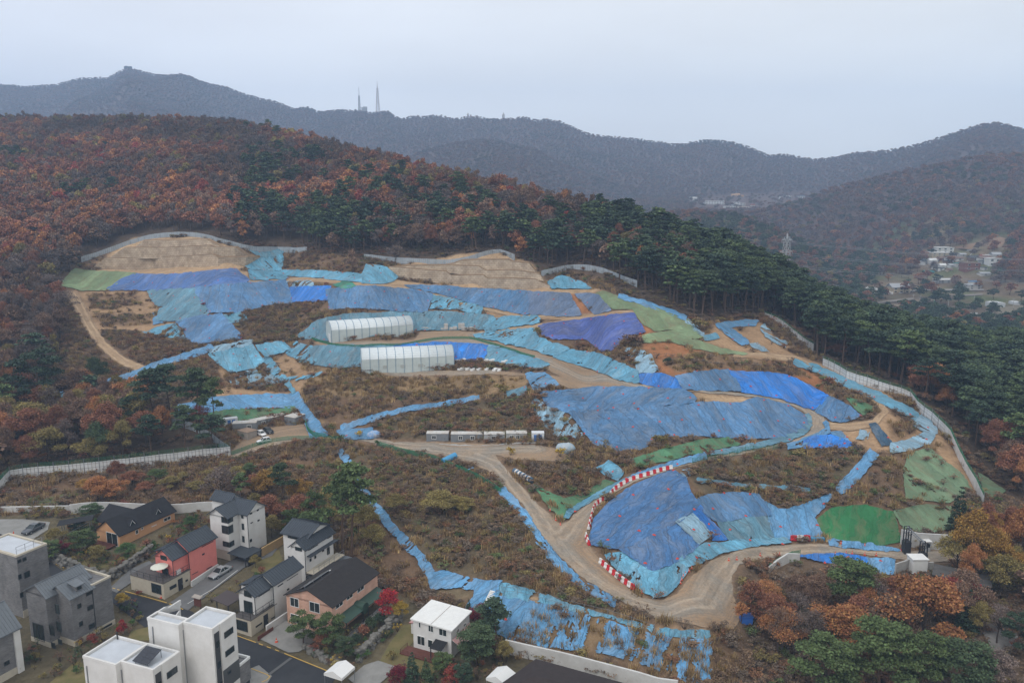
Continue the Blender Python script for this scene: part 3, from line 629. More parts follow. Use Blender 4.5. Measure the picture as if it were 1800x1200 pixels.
def tie_marks(vs, fs, d, step, seed):
    lo = vs.min(0); hi = vs.max(0); c = vs[fs].mean(1); r = random.Random(seed); mv = []; mf = []
    nx = int((hi[0]-lo[0])/step)+1; ny = int((hi[1]-lo[1])/step)+1
    for a in range(nx):
        for b in range(ny):
            p = np.array([lo[0]+(a+.5+.3*(r.random()-.5)+.5*(b % 2))*step, lo[1]+(b+.5+.3*(r.random()-.5))*step])
            q = np.hypot(c[:, 0]-p[0], c[:, 1]-p[1]); k = int(q.argmin())
            if q[k] > .9: continue
            z = c[k, 2]; k0 = len(mv); w = .36; t = .2
            an = r.random()*3
            ex = np.array([math.cos(an), math.sin(an)])*w; ey = np.array([-math.sin(an), math.cos(an)])*w*.6
            for sx_, sy_ in ((-1, -1), (1, -1), (1, 1), (-1, 1)): mv.append((*(c[k, :2]+ex*sx_+ey*sy_), z-.05))
            mv.append((c[k, 0], c[k, 1], z+t))
            for e in range(4): mf.append((k0+e, k0+(e+1) % 4, k0+4))
    return np.array(mv), np.array(mf, int)
for k, (c, s, rag, lab, p) in enumerate(TARPS):
    cen = ground(np.mean([q[0] for q in p]), np.mean([q[1] for q in p]))[0]
    green = c[0] == 'g' and c != 'gry'
    g = .62 if cen[1] < 190 else (.75 if cen[1] < 260 else .95)
    if rag >= .3: g = .38 if cen[1] < 140 else .5
    wr = .10 if green else (.34 if c in ('ind', 'vio', 'nvy', 'dus') else .28)
    if rag >= .3: wr = .22
    vs, fs, st, d = drape_poly(p, g, .22+.006*(k % 9), wr, rag, seed=k*7+3, grow=1.8 if rag < .3 else 0, jitter=2.8+8*rag)
    if len(fs) < 3: print('EMPTY', lab); continue
    marks = tie_marks(vs, fs, d, 6.5 if cen[1] < 200 else 8, k) if (not green and rag < .2) else None
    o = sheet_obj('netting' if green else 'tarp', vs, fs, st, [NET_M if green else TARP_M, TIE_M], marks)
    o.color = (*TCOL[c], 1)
    tag(o, lab, 'netting' if green else 'tarp')
# dirt roads
TRACKS = [[(690,781),(760,787),(830,800),(870,815),(905,855),(940,900),(965,940),(1000,985),(1050,1030),(1110,1062),(1170,1076),(1240,1060),(1262,1020),(1290,985),(1340,970),(1420,964),(1500,964),(1600,976),(1690,977)],
 [(985,945),(1010,915),(1050,878),(1105,846),(1200,818),(1310,793),(1390,775),(1435,755),(1437,735),(1410,713),(1340,697),(1250,689),(1150,680)], [(1130,678),(1060,662),(980,645),(900,622),(830,600),(740,602),(600,607)], [(690,781),(600,772),(500,776),(420,801)],
 [(437,493),(513,491),(567,493),(640,500),(713,505),(770,519),(850,541),(925,557),(1000,558),(1045,555),(1113,547)], [(1120,547),(1030,559),(960,571),(900,579),(838,588)], [(1290,622),(1397,630),(1447,646),(1500,677),(1540,702),(1556,722),(1535,744),(1490,750),(1456,748)], [(125,513),(142,543),(160,577),(182,607),(213,633),(252,650)], [(860,655),(800,655),(700,657)], [(760,790),(850,793),(940,790)]]
TRK = [np.array([ground(q[0], q[1])[0][:2] for q in t]) for t in TRACKS]
def track_dist(x, y):
    best = np.full(len(x), 1e9); al = np.zeros(len(x))
    for P in TRK:
        s0 = 0
        for a, b in zip(P[:-1], P[1:]):
            d = b-a; l = np.hypot(*d); tt = np.clip(((x-a[0])*d[0]+(y-a[1])*d[1])/l**2, 0, 1); q = np.hypot(x-a[0]-tt*d[0], y-a[1]-tt*d[1])
            m = q < best; best[m] = q[m]; al[m] = s0+tt[m]*l; s0 += l
    return best, al
def road_material(name, c1, c2, c3):
    m = bpy.data.materials.new(name); m.use_nodes = True
    nt = m.node_tree; L = nt.links; bs = nt.nodes['Principled BSDF']; bs.inputs['Roughness'].default_value = .95; bs.inputs['Specular IOR Level'].default_value = .1
    def N(t, **k):
        n = nt.nodes.new(t)
        for a, b in k.items(): setattr(n, a, b)
        return n
    def noise(v, s, d=6, r=.65):
        n = N('ShaderNodeTexNoise'); n.inputs['Scale'].default_value = s; n.inputs['Detail'].default_value = d; n.inputs['Roughness'].default_value = r; L.new(v, n.inputs['Vector']); return n.outputs['Fac']
    def mr(x, a, b, c, d):
        n = N('ShaderNodeMapRange', interpolation_type='SMOOTHSTEP'); n.inputs[1].default_value = a; n.inputs[2].default_value = b; n.inputs[3].default_value = c; n.inputs[4].default_value = d; L.new(x, n.inputs[0]); return n.outputs[0]
    def ma(op, a, b):
        n = N('ShaderNodeMath', operation=op)
        for i, x in enumerate((a, b)):
            if isinstance(x, (int, float)): n.inputs[i].default_value = x
            else: L.new(x, n.inputs[i])
        return n.outputs[0]
    tc = N('ShaderNodeTexCoord'); at = N('ShaderNodeAttribute', attribute_name='st'); sx = N('ShaderNodeSeparateXYZ'); L.new(at.outputs['Vector'], sx.inputs[0])
    mp = N('ShaderNodeMapping'); mp.inputs['Scale'].default_value = (1.6, .09, 1); L.new(at.outputs['Vector'], mp.inputs['Vector'])
    big = noise(tc.outputs['Object'], .16, 8, .7); fine = noise(tc.outputs['Object'], 2.2, 5, .7); strk = noise(mp.outputs[0], 1.0, 6, .7)
    wob = ma('ADD', sx.outputs[0], ma('MULTIPLY', ma('SUBTRACT', noise(tc.outputs['Object'], .25, 3), .5), 1.4))
    rut = mr(ma('ABSOLUTE', ma('SUBTRACT', wob, 1.05), 0), .15, .65, 1, 0)
    edge = mr(wob, 1.9, 3.6, 0, 1)
    mx = N('ShaderNodeMix', data_type='RGBA'); mx.inputs[6].default_value = (*c1, 1); mx.inputs[7].default_value = (*c2, 1); L.new(mr(big, .35, .65, 0, 1), mx.inputs[0])
    m2 = N('ShaderNodeMix', data_type='RGBA'); L.new(mx.outputs[2], m2.inputs[6]); m2.inputs[7].default_value = (*c3, 1); L.new(ma('MULTIPLY', edge, mr(fine, .3, .7, .3, 1)), m2.inputs[0])
    val = ma('MULTIPLY', ma('ADD', .92, ma('MULTIPLY', rut, .20)), ma('MULTIPLY', mr(strk, .3, .7, .80, 1.16), mr(fine, .3, .7, .86, 1.12)))
    sc = N('ShaderNodeVectorMath', operation='SCALE'); L.new(m2.outputs[2], sc.inputs[0]); L.new(val, sc.inputs['Scale']); L.new(sc.outputs[0], bs.inputs['Base Color'])
    bp = N('ShaderNodeBump'); bp.inputs['Strength'].default_value = .7; bp.inputs['Distance'].default_value = .25; L.new(ma('ADD', ma('MULTIPLY', rut, -.6), ma('ADD', strk, fine)), bp.inputs['Height']); L.new(bp.outputs['Normal'], bs.inputs['Normal'])
    return m
RM = road_material('road_dirt', (.35, .27, .195), (.27, .24, .20), (.34, .225, .135)); RM2 = road_material('road_tan', (.42, .30, .19), (.36, .245, .15), (.31, .195, .11))
for k, (n, s, p) in enumerate(ROADS):
    vs, fs, st, d = drape_poly(p, 1.1, .13+.004*k, 0, 0, seed=200+k, jitter=3.2)
    a_, b_ = track_dist(vs[:, 0], vs[:, 1]); st = np.column_stack([a_, b_])
    tag(sheet_obj(n, vs, fs, st, RM if n in ('haul_road', 'upper_haul_road', 'offices_yard') else RM2), kind='structure')
# ------------------------------------------------------------------ plants
def leaf_material(name, sat=1.0, amp=.38, rough=.75):
    m = bpy.data.materials.new(name); m.use_nodes = True
    nt = m.node_tree; L = nt.links; bs = nt.nodes['Principled BSDF']; bs.inputs['Roughness'].default_value = rough; bs.inputs['Specular IOR Level'].default_value = .12
    def N(t, **k):
        n = nt.nodes.new(t)
        for a, b in k.items(): setattr(n, a, b)
        return n
    at = N('ShaderNodeAttribute', attribute_name='tint'); at.attribute_type = 'INSTANCER'
    ge = N('ShaderNodeNewGeometry'); oi = N('ShaderNodeObjectInfo')
    tc = N('ShaderNodeTexCoord'); no = N('ShaderNodeTexNoise'); no.inputs['Scale'].default_value = .55; no.inputs['Detail'].default_value = 3
    L.new(tc.outputs['Object'], no.inputs['Vector'])
    r1 = N('ShaderNodeMapRange'); r1.inputs[3].default_value = 1-amp; r1.inputs[4].default_value = 1+amp*1.2; L.new(ge.outputs['Random Per Island'], r1.inputs[0])
    r2 = N('ShaderNodeMapRange'); r2.inputs[1].default_value = .3; r2.inputs[2].default_value = .7; r2.inputs[3].default_value = .68; r2.inputs[4].default_value = 1.34; L.new(no.outputs['Fac'], r2.inputs[0])
    r3 = N('ShaderNodeMapRange'); r3.inputs[3].default_value = .8; r3.inputs[4].default_value = 1.22; L.new(oi.outputs['Random'], r3.inputs[0])
    m1 = N('ShaderNodeMath', operation='MULTIPLY'); L.new(r1.outputs[0], m1.inputs[0]); L.new(r2.outputs[0], m1.inputs[1])
    m2 = N('ShaderNodeMath', operation='MULTIPLY'); L.new(m1.outputs[0], m2.inputs[0]); L.new(r3.outputs[0], m2.inputs[1])
    sc = N('ShaderNodeVectorMath', operation='SCALE'); L.new(at.outputs['Color'], sc.inputs[0]); L.new(m2.outputs[0], sc.inputs['Scale'])
    hs = N('ShaderNodeHueSaturation'); L.new(sc.outputs[0], hs.inputs['Color'])
    r4 = N('ShaderNodeMapRange'); r4.inputs[3].default_value = .485; r4.inputs[4].default_value = .515; L.new(ge.outputs['Random Per Island'], r4.inputs[0]); L.new(r4.outputs[0], hs.inputs['Hue'])
    L.new(hs.outputs[0], bs.inputs['Base Color'])
    return m
LEAF = leaf_material('leaves')
BARK = mat('bark', (.085, .062, .048), .9, noise=.4, nscale=4); PBARK = mat('pine_bark', (.12, .075, .052), .9, noise=.45, nscale=3)

def leaf_cloud(lobes, n, size, r, up=.35, shell=.55, flat=1.0):
    """small leaf-clump faces spread over the lobes -> verts, quads"""
    vol = np.array([l[1][0]*l[1][1]*l[1][2] for l in lobes])**(2/3); vol = vol/vol.sum()
    P = []
    for (c, rad), f in zip(lobes, vol):
        k = max(3, int(round(n*f)))
        d = r.normal(size=(k, 3)); d /= np.linalg.norm(d, axis=1)[:, None]
        d[:, 2] = np.where(d[:, 2] < -.25, -d[:, 2]*.6, d[:, 2])
        rr = (shell+(1-shell)*r.random(k)**.6)*(1+.16*r.normal(size=k))
        P.append(np.array(c)+d*np.array(rad)*rr[:, None])
    P = np.concatenate(P); k = len(P)
    nrm = r.normal(size=(k, 3)); nrm[:, 2] = np.abs(nrm[:, 2])+up; nrm /= np.linalg.norm(nrm, axis=1)[:, None]
    a = np.cross(nrm, r.normal(size=(k, 3))); a /= np.linalg.norm(a, axis=1)[:, None]; b = np.cross(nrm, a)
    s = size*(.6+.8*r.random(k))[:, None]
    q = np.stack([P-a*s*.5-b*s*.32, P+a*s*.5-b*s*.42+nrm*s*.12, P+a*s*.42+b*s*.45, P-a*s*.5+b*s*.36-nrm*s*.10], 1)
    return q.reshape(-1, 3), np.arange(4*k).reshape(-1, 4)
def tube_arr(pts, r0, r1, n=5):
    pts = np.array(pts, float); k = len(pts); vs = []; fs = []
    for i in range(k):
        d = pts[min(i+1, k-1)]-pts[max(i-1, 0)]; d = d/(np.linalg.norm(d)+1e-9)
        a = np.cross(d, (0, 1, .3)); a /= np.linalg.norm(a)+1e-9; b = np.cross(d, a); r = r0+(r1-r0)*i/(k-1)
        for j in range(n): vs.append(pts[i]+r*(math.cos(2*PI*j/n)*a+math.sin(2*PI*j/n)*b))
    for i in range(k-1):
        for j in range(n): fs.append((i*n+j, i*n+(j+1) % n, (i+1)*n+(j+1) % n, (i+1)*n+j))
    return np.array(vs), fs
def join_arr(L):
    V_ = []; F = []; k = 0
    for v, f in L:
        V_.append(np.asarray(v)); F += [tuple(int(i)+k for i in q) for q in f]; k += len(v)
    return np.concatenate(V_), F
def tree_shape(kind, seed, n, size):
    """unit: metres, about 10 m tall -> trunk (verts, faces), crown (verts, faces)"""
    r = np.random.default_rng(seed); tr = []; lobes = []
    if kind in ('oak', 'bareoak', 'maple'):
        hb = {'oak': 3.0, 'bareoak': 3.2, 'maple': 1.6}[kind]; top = 7.6
        tr.append(tube_arr([(0, 0, -.6), (.1*r.normal(), .1*r.normal(), hb*.5), (.25*r.normal(), .25*r.normal(), hb), (.3*r.normal(), .3*r.normal(), top)], .24, .07))
        k = 9 if kind != 'maple' else 8
        for i in range(k):
            an = 2*PI*i/k*2.4+r.random(); h0 = hb+(top-hb)*.5*r.random(); rr = (1.5+1.7*r.random()) if i < k-2 else .6
            e = np.array([math.cos(an)*rr, math.sin(an)*rr, hb+1.4+(9.0-hb-1.4)*(i/(k-1))**.8*.85+.5*r.normal()])
            m_ = np.array([e[0]*.45, e[1]*.45, (h0+e[2])/2+.2])
            tr.append(tube_arr([(0, 0, h0), m_, e], .10, .03, 4))
            for q in range(3 if kind == 'bareoak' else 1):
                tr.append(tube_arr([m_, e+r.normal(size=3)*.9+(0, 0, .5)], .045, .015, 3))
            s = 1.25+.75*r.random()
            lobes.append((e, (s*1.15, s*1.15, s*.85)))
        up, sh = .35, .5
    elif kind == 'pine':
        lean = r.normal(size=2)*.35
        P = [(0, 0, -.6), (lean[0]*.3, lean[1]*.3, 3.5), (lean[0]*.9, lean[1]*.9, 7), (lean[0]*1.1, lean[1]*1.1, 9.6)]
        tr.append(tube_arr(P, .19, .05))
        for i in range(11):
            h = 5.6+4.1*(i/10)**.9; an = i*2.4+r.random()*.8; rr = (2.1-1.5*(i/10)**1.5)*(.65+.6*r.random())
            b = np.array([lean[0]*h/9, lean[1]*h/9, h-.3]); e = b+np.array([math.cos(an)*rr, math.sin(an)*rr, .35+.3*r.random()])
            tr.append(tube_arr([b, e], .06, .02, 3))
            s = .75+.45*r.random(); lobes.append((e, (s*1.25, s*1.25, s*.5)))
        lobes.append(((lean[0]*1.1, lean[1]*1.1, 9.7), (.8, .8, .5)))
        up, sh = .8, .35
    elif kind == 'bushypine':
        tr.append(tube_arr([(0, 0, -.6), (.2, .1, 3), (.1, .3, 8.5)], .22, .06))
        for i in range(15):
            h = 3.6+5.8*(i/14); an = i*2.4+r.random()*.8; rr = 2.9*math.sqrt(max(0, 1-((h-4.8)/5.2)**2))*(.7+.45*r.random())
            e = np.array([math.cos(an)*rr, math.sin(an)*rr, h]); tr.append(tube_arr([(0.1, .2, h-.8), e], .07, .02, 3))
            s = .95+.5*r.random(); lobes.append((e, (s*1.2, s*1.2, s*.6)))
        up, sh = .7, .4
    elif kind == 'conifer':
        tr.append(tube_arr([(0, 0, -.5), (0, 0, 9.4)], .17, .03))
        for i in range(11):
            h = 1.6+7.6*i/10; rr = 2.3*(1-i/11)**.85+.15
            for q in range(6 if i < 7 else 4):
                an = q*2*PI/6+i*.7+.3*r.normal(); e = np.array([math.cos(an)*rr*.7, math.sin(an)*rr*.7, h-.22*rr])
                lobes.append((e, (rr*.42, rr*.42, .28+.08*rr)))
        up, sh = .5, .2
    elif kind == 'shrub':              # about 1.2 m tall
        for i in range(7):
            an = r.random()*6.3; rr = .55*r.random(); e = (math.cos(an)*rr, math.sin(an)*rr, .45+.45*r.random())
            tr.append(tube_arr([(0, 0, -.15), e], .025, .008, 3)); s = .28+.22*r.random(); lobes.append((e, (s, s, s*.8)))
        up, sh = .2, .2
    elif kind == 'twigs':
        for i in range(13):
            an = r.random()*6.3; rr = .25+.55*r.random(); e = (math.cos(an)*rr, math.sin(an)*rr, .7+.6*r.random())
            tr.append(tube_arr([(0, 0, -.1), (e[0]*.4, e[1]*.4, e[2]*.6), e], .02, .008, 3)); lobes.append((e, (.22, .22, .25)))
        up, sh = .1, .1
    elif kind == 'ballbush':
        tr.append(tube_arr([(0, 0, -.1), (0, 0, .5)], .05, .03, 4))
        lobes = [((0, 0, .62), (.55, .55, .58))]; up, sh = .1, .82
    else:                              # grass tuft, .7 m
        vs = []; fs = []
        for i in range(n):
            an = r.random()*6.3; x, y = r.normal(size=2)*.22; l = .45+.4*r.random(); dx, dy = math.cos(an)*.25, math.sin(an)*.25; w_ = .035
            k = len(vs); px, py = -math.sin(an)*w_, math.cos(an)*w_
            vs += [(x-px, y-py, -.05), (x+px, y+py, -.05), (x+dx+px*.3, y+dy+py*.3, l), (x+dx-px*.3, y+dy-py*.3, l)]; fs.append((k, k+1, k+2, k+3))
        return None, (np.array(vs), fs)
    if kind == 'bareoak': n = int(n*.55)
    c = leaf_cloud(lobes, n, size, r, up, sh)
    return join_arr(tr), c
PROTO = {}
def proto(kind, seed, n, size):
    key = (kind, seed, n, size)
    if key not in PROTO:
        tr, cr = tree_shape(kind, seed, n, size)
        bk = PBARK if 'pine' in kind else BARK
        nm = {'oak': 'tree', 'bareoak': 'tree', 'maple': 'tree'}.get(kind, kind)
        cm = np_mesh('crown', *cr); cm.materials.append(LEAF); tm = None
        if tr is not None: tm = np_mesh('trunk', *tr); tm.materials.append(bk)
        if tr is not None:
            V_, F = join_arr([tr, cr]); jm = np_mesh(nm, V_, F); jm.materials.append(bk); jm.materials.append(LEAF)
            jm.polygons.foreach_set('material_index', np.concatenate([np.zeros(len(tr[1])), np.ones(len(cr[1]))]).astype(np.int32))
        else: jm = cm
        PROTO[key] = (tm, cm, jm)
    return PROTO[key]
def scatter(name, label, cat, pts, scale, tint, idx, protos, group=None):
    """a growth nobody could count: one object"""
    pts = np.asarray(pts, float)
    if not len(pts): return None
    c0 = pts.mean(0); c0[2] = pts[:, 2].min()
    me = bpy.data.meshes.new(name); me.vertices.add(len(pts)); me.vertices.foreach_set('co', (pts-c0).reshape(-1).astype(np.float32))
    for nm, tp, arr in (('sc', 'FLOAT_VECTOR', scale), ('tint', 'FLOAT_COLOR', np.column_stack([tint, np.ones(len(pts))])), ('ix', 'INT', idx), ('rz', 'FLOAT', rng.random(len(pts))*6.283)):
        a = me.attributes.new(nm, tp, 'POINT'); arr = np.asarray(arr)
        if nm == 'sc': a.data.foreach_set('vector', arr.reshape(-1).astype(np.float32))
        elif nm == 'tint': a.data.foreach_set('color', arr.reshape(-1).astype(np.float32))
        else: a.data.foreach_set('value', arr.astype(np.int32 if tp == 'INT' else np.float32))
    col = bpy.data.collections.new(name+'_kinds')
    for i, p in enumerate(protos):
        o = bpy.data.objects.new('%s_kind_%02d' % (name, i), p[2]); col.objects.link(o)
    ob = bpy.data.objects.new(name, me); COL.objects.link(ob); ob.location = c0
    ng = bpy.data.node_groups.new(name, 'GeometryNodeTree'); ng.interface.new_socket('Geometry', in_out='INPUT', socket_type='NodeSocketGeometry'); ng.interface.new_socket('Geometry', in_out='OUTPUT', socket_type='NodeSocketGeometry')
    A = lambda t: ng.nodes.new(t)
    gi, go, ip, ci, cx = A('NodeGroupInput'), A('NodeGroupOutput'), A('GeometryNodeInstanceOnPoints'), A('GeometryNodeCollectionInfo'), A('ShaderNodeCombineXYZ')
    ci.inputs['Collection'].default_value = col; ci.inputs['Separate Children'].default_value = True; ci.inputs['Reset Children'].default_value = True
    def NA(n, t):
        x = A('GeometryNodeInputNamedAttribute'); x.data_type = t; x.inputs['Name'].default_value = n; return x.outputs[0]
    ip.inputs['Pick Instance'].default_value = True
    K = ng.links.new
    mp_ = A('GeometryNodeMeshToPoints')
    K(gi.outputs[0], mp_.inputs[0]); K(mp_.outputs[0], ip.inputs['Points']); K(ci.outputs[0], ip.inputs['Instance']); K(NA('ix', 'INT'), ip.inputs['Instance Index'])
    K(NA('rz', 'FLOAT'), cx.inputs[2]); K(cx.outputs[0], ip.inputs['Rotation']); K(NA('sc', 'FLOAT_VECTOR'), ip.inputs['Scale']); K(ip.outputs[0], go.inputs[0])
    md = ob.modifiers.new('growth', 'NODES'); md.node_group = ng
    tag(ob, label, cat, group, 'stuff'); return ob
def plant(name, label, cat, p, h, w, tint, pr, group=None, base_h=10.0, rz=None, parts=('trunk', 'crown')):
    """one tree or bush: Empty > trunk, crown"""
    o = empty(name, p, rng.random()*6.28 if rz is None else rz, label, cat, group); o.scale = (w, w, h/base_h)
    if pr[0] is not None:
        t = bpy.data.objects.new(parts[0], pr[0]); COL.objects.link(t); t.parent = o
    c = bpy.data.objects.new(parts[1], pr[1]); COL.objects.link(c); c.parent = o; c['tint'] = [float(x) for x in tint]
    return o
# prototypes at three distances
NEARP = dict(oak=[proto('oak', 100+i, 9000, .20) for i in range(4)]+[proto('bareoak', 120+i, 6000, .17) for i in range(2)],
             pine=[proto('pine', 140+i, 3400, .26) for i in range(5)], bushypine=[proto('bushypine', 160+i, 7500, .24) for i in range(3)],
             conifer=[proto('conifer', 170+i, 2600, .30) for i in range(2)], maple=[proto('maple', 180+i, 2800, .28) for i in range(2)],
             shrub=[proto('shrub', 190+i, 260, .12) for i in range(4)], ballbush=[proto('ballbush', 198, 700,.10)])
MIDP = dict(oak=[proto('oak', 200+i, 1000, .52) for i in range(4)]+[proto('bareoak', 220+i, 1300, .40) for i in range(3)], pine=[proto('pine', 240+i, 850, .48) for i in range(4)])
FARP = [proto('oak', 300+i, 380, .95) for i in range(4)]
SHR = [proto('shrub', 310+i, 300, .11) for i in range(4)]+[proto('twigs', 320+i, 220, .08) for i in range(4)]
TUF = [proto('tuft', 330+i, 60, 0) for i in range(3)]
PAL = dict(gold=(.30, .17, .045), rust=(.215, .092, .056), orange=(.30, .132, .056), brown=(.175, .108, .075), bare=(.145, .110, .096), olive=(.21, .165, .06), red=(.24, .055, .042), yellow=(.40, .27, .05),
           pine=(.060, .086, .042), pineb=(.080, .110, .042), pined=(.043, .066, .040), green=(.075, .13, .045), crimson=(.28, .022, .03), wine=(.15, .02, .035))
PALN = list(PAL); PALA = np.array([PAL[k] for k in PALN])
def pick(r, **w):
    k = list(w); a = np.array([w[x] for x in k], float); return PAL[k[int(np.searchsorted(np.cumsum(a/a.sum()), r))]] if r < 1 else PAL[k[-1]]

# line of sight helper: is a top at (x, y, z) above everything in front of it
RM_ = np.maximum.accumulate((H-CZ)/YS[None, :], axis=1)
def seen(x, y, z, slack=.006):
    t = np.clip(x/y, T[0], T[-1]); i = np.clip(np.searchsorted(T, t), 0, NT-1); j = np.clip(np.searchsorted(YS, y)-1, 0, NY-1)
    return (z-CZ)/y >= RM_[i, j]-slack

# open ground inside the woods: nothing grows on sheets, roads, fences and houses
NOGROW = [p for c, s, rg, l, p in TARPS if c not in ('gdl',)]+[p for n, s, p in ROADS]
def blocked(u, v):
    m = np.zeros(np.shape(u), bool)
    for p in NOGROW: m |= inpoly(u, v, p)
    return m

TREES = []                           # (kind, x, y, z, height, width factor, tint)
# --- hill, left wood and right wood
sp = 4.4
gx, gy = np.meshgrid(np.arange(-620, 620, sp), np.arange(110, 900, sp), indexing='ij')
gx = (gx+(rng.random(gx.shape)-.5)*sp*.9).ravel(); gy = (gy+(rng.random(gy.shape)-.5)*sp*.9).ravel()
k = np.abs(gx/gy) < .80; gx, gy = gx[k], gy[k]
t_ = np.clip(gx/gy, T[0], T[-1]); ycr = np.interp(t_, T, YCR)
c = cls_at(gx, gy); gz = hz(gx, gy); u, v = uv_xyz(gx, gy, gz)
HI, FL, FR = CLS.index('hill'), CLS.index('forestL'), CLS.index('forestR')
ok = (gy < ycr+30) & np.isin(c, [HI, FL, FR]) & ~blocked(u, v) & seen(gx, gy, gz+11) & (v < 1290)
# keep the strip along the boundary fences open
CLEAR = [strip([(140,462),(225,425),(275,412),(360,414),(430,438),(540,436)], 7), strip([(640,452),(790,461),(875,442),(960,490)], 7), strip([(950,487),(1010,468),(1120,497)], 6), [(955,487),(1000,472),(1045,478),(1120,512),(1240,562),(1345,552),(1420,612),(1450,645),(1260,575),(1060,512),(960,508)],
         strip([(1345,552),(1430,612)], 9), strip([(1445,645),(1590,690),(1650,745),(1700,820),(1732,880)], 13), [(1640,690),(1800,900),(1735,905),(1690,800)], [(60,690),(130,705),(290,668),(380,720),(400,795),(330,730)],
         [(1290,985),(1440,978),(1580,985),(1720,945),(1720,1005),(1610,1010),(1575,1040),(1480,1015),(1400,1010),(1330,1020),(1300,1040)], [(255,650),(400,650),(410,790),(300,790),(255,760)], [(1700,1060),(1790,1080),(1800,1160),(1740,1150)], [(1210,1100),(1300,1100),(1330,1210),(1200,1230)]]
for p in CLEAR: ok &= ~inpoly(u, v, p)
gx, gy, gz, u, v, c = [a[ok] for a in (gx, gy, gz, u, v, c)]
pf = np.interp(u, [0, 380, 450, 560, 700, 850, 1000, 1200, 1350, 1500, 1800], [.06, .06, .36, .32, .36, .45, .58, .66, .84, .92, .80])
low = np.interp(v-np.interp(u, [q[0] for q in crest], [q[1] for q in crest]), [0, 60, 130], [.25, .8, 1.15])
pf = np.where(u < 1050, pf*low, pf)
pf = np.where(c == FL, .22, pf); pf = np.where(c == FR, .16, pf); pf = np.where((u > 1640) & (v > 800), .35, pf)
cl = fbm(gx/28, gy/28, 3, 71)
isp = (rng.random(len(gx))*.65+.35*(cl*.9+.5)) < pf
dens = np.where((c == HI) & (u > 1600) & (v > 700), .75, 1.0)
dens = np.where(c == FR, .85, dens); dens = np.where((v < np.interp(u, [0, 600, 1000, 1200], [0, 0, 0, 0])), 0, dens)
keepm = rng.random(len(gx)) < dens
warm = fbm(gx/45, gy/45, 3, 91)
TOPMIN = np.interp(u, [1180, 1290, 1400, 1420, 1580, 1590, 1660, 1680], [1100, 1060, 1030, 1008, 1012, 1020, 1020, 900])
for i in np.nonzero(keepm)[0]:
    r = rng.random()
    hcap = 99
    if c[i] == FR and u[i] > 1600 and v[i] < 1085: isp[i] = False
    if c[i] == FR:
        hcap = (v[i]-TOPMIN[i])*gy[i]/FPX/.92
        if hcap < 2.2: continue
    if isp[i]:
        h = (9.5+3.5*rng.random()) if u[i] < 1250 else (11+4*rng.random())
        if c[i] == FR: TREES.append(('bushypine', gx[i], gy[i], gz[i], min(h*.8, hcap), .9+.25*rng.random(), pick(r, pine=2, pineb=2)))
        else: TREES.append(('pine', gx[i], gy[i], gz[i], h, (.95+.45*rng.random()), pick(r, pine=4, pineb=2, pined=3) if u[i] < 1500 or v[i] > 640 else pick(r, pined=3, pine=2)))
    else:
        h = 7.5+3.5*rng.random(); wv = warm[i]
        if c[i] == FR: h = min(h*.8, hcap)
        if c[i] == FL: tn = pick(r, rust=2.2, orange=1.6, olive=2.4, yellow=.05, brown=2, pine=1, bare=1.4)
        elif c[i] == FR: tn = pick(r, rust=2, orange=2.4, olive=.6, brown=3, bare=2.4, red=.3) if u[i] < 1600 else pick(r, gold=3, orange=2, olive=1, brown=1)
        elif u[i] > 1600: tn = pick(r, rust=1.5, orange=2.4, olive=1.2, brown=2)
        elif wv > .12: tn = pick(r, rust=4, orange=1.5, brown=1.8, olive=.35, red=.3, bare=1.2)
        elif wv < -.2: tn = pick(r, bare=4, brown=2.2, rust=.9, olive=.35)
        else: tn = pick(r, rust=2.2, bare=2.6, brown=2.6, orange=.45, olive=.4, red=.15)
        TREES.append(('oak', gx[i], gy[i], gz[i], h, (.52+.70*rng.random()**1.5), tuple(q*(1+.55*wv) for q in tn)))
print('woods', len(TREES))
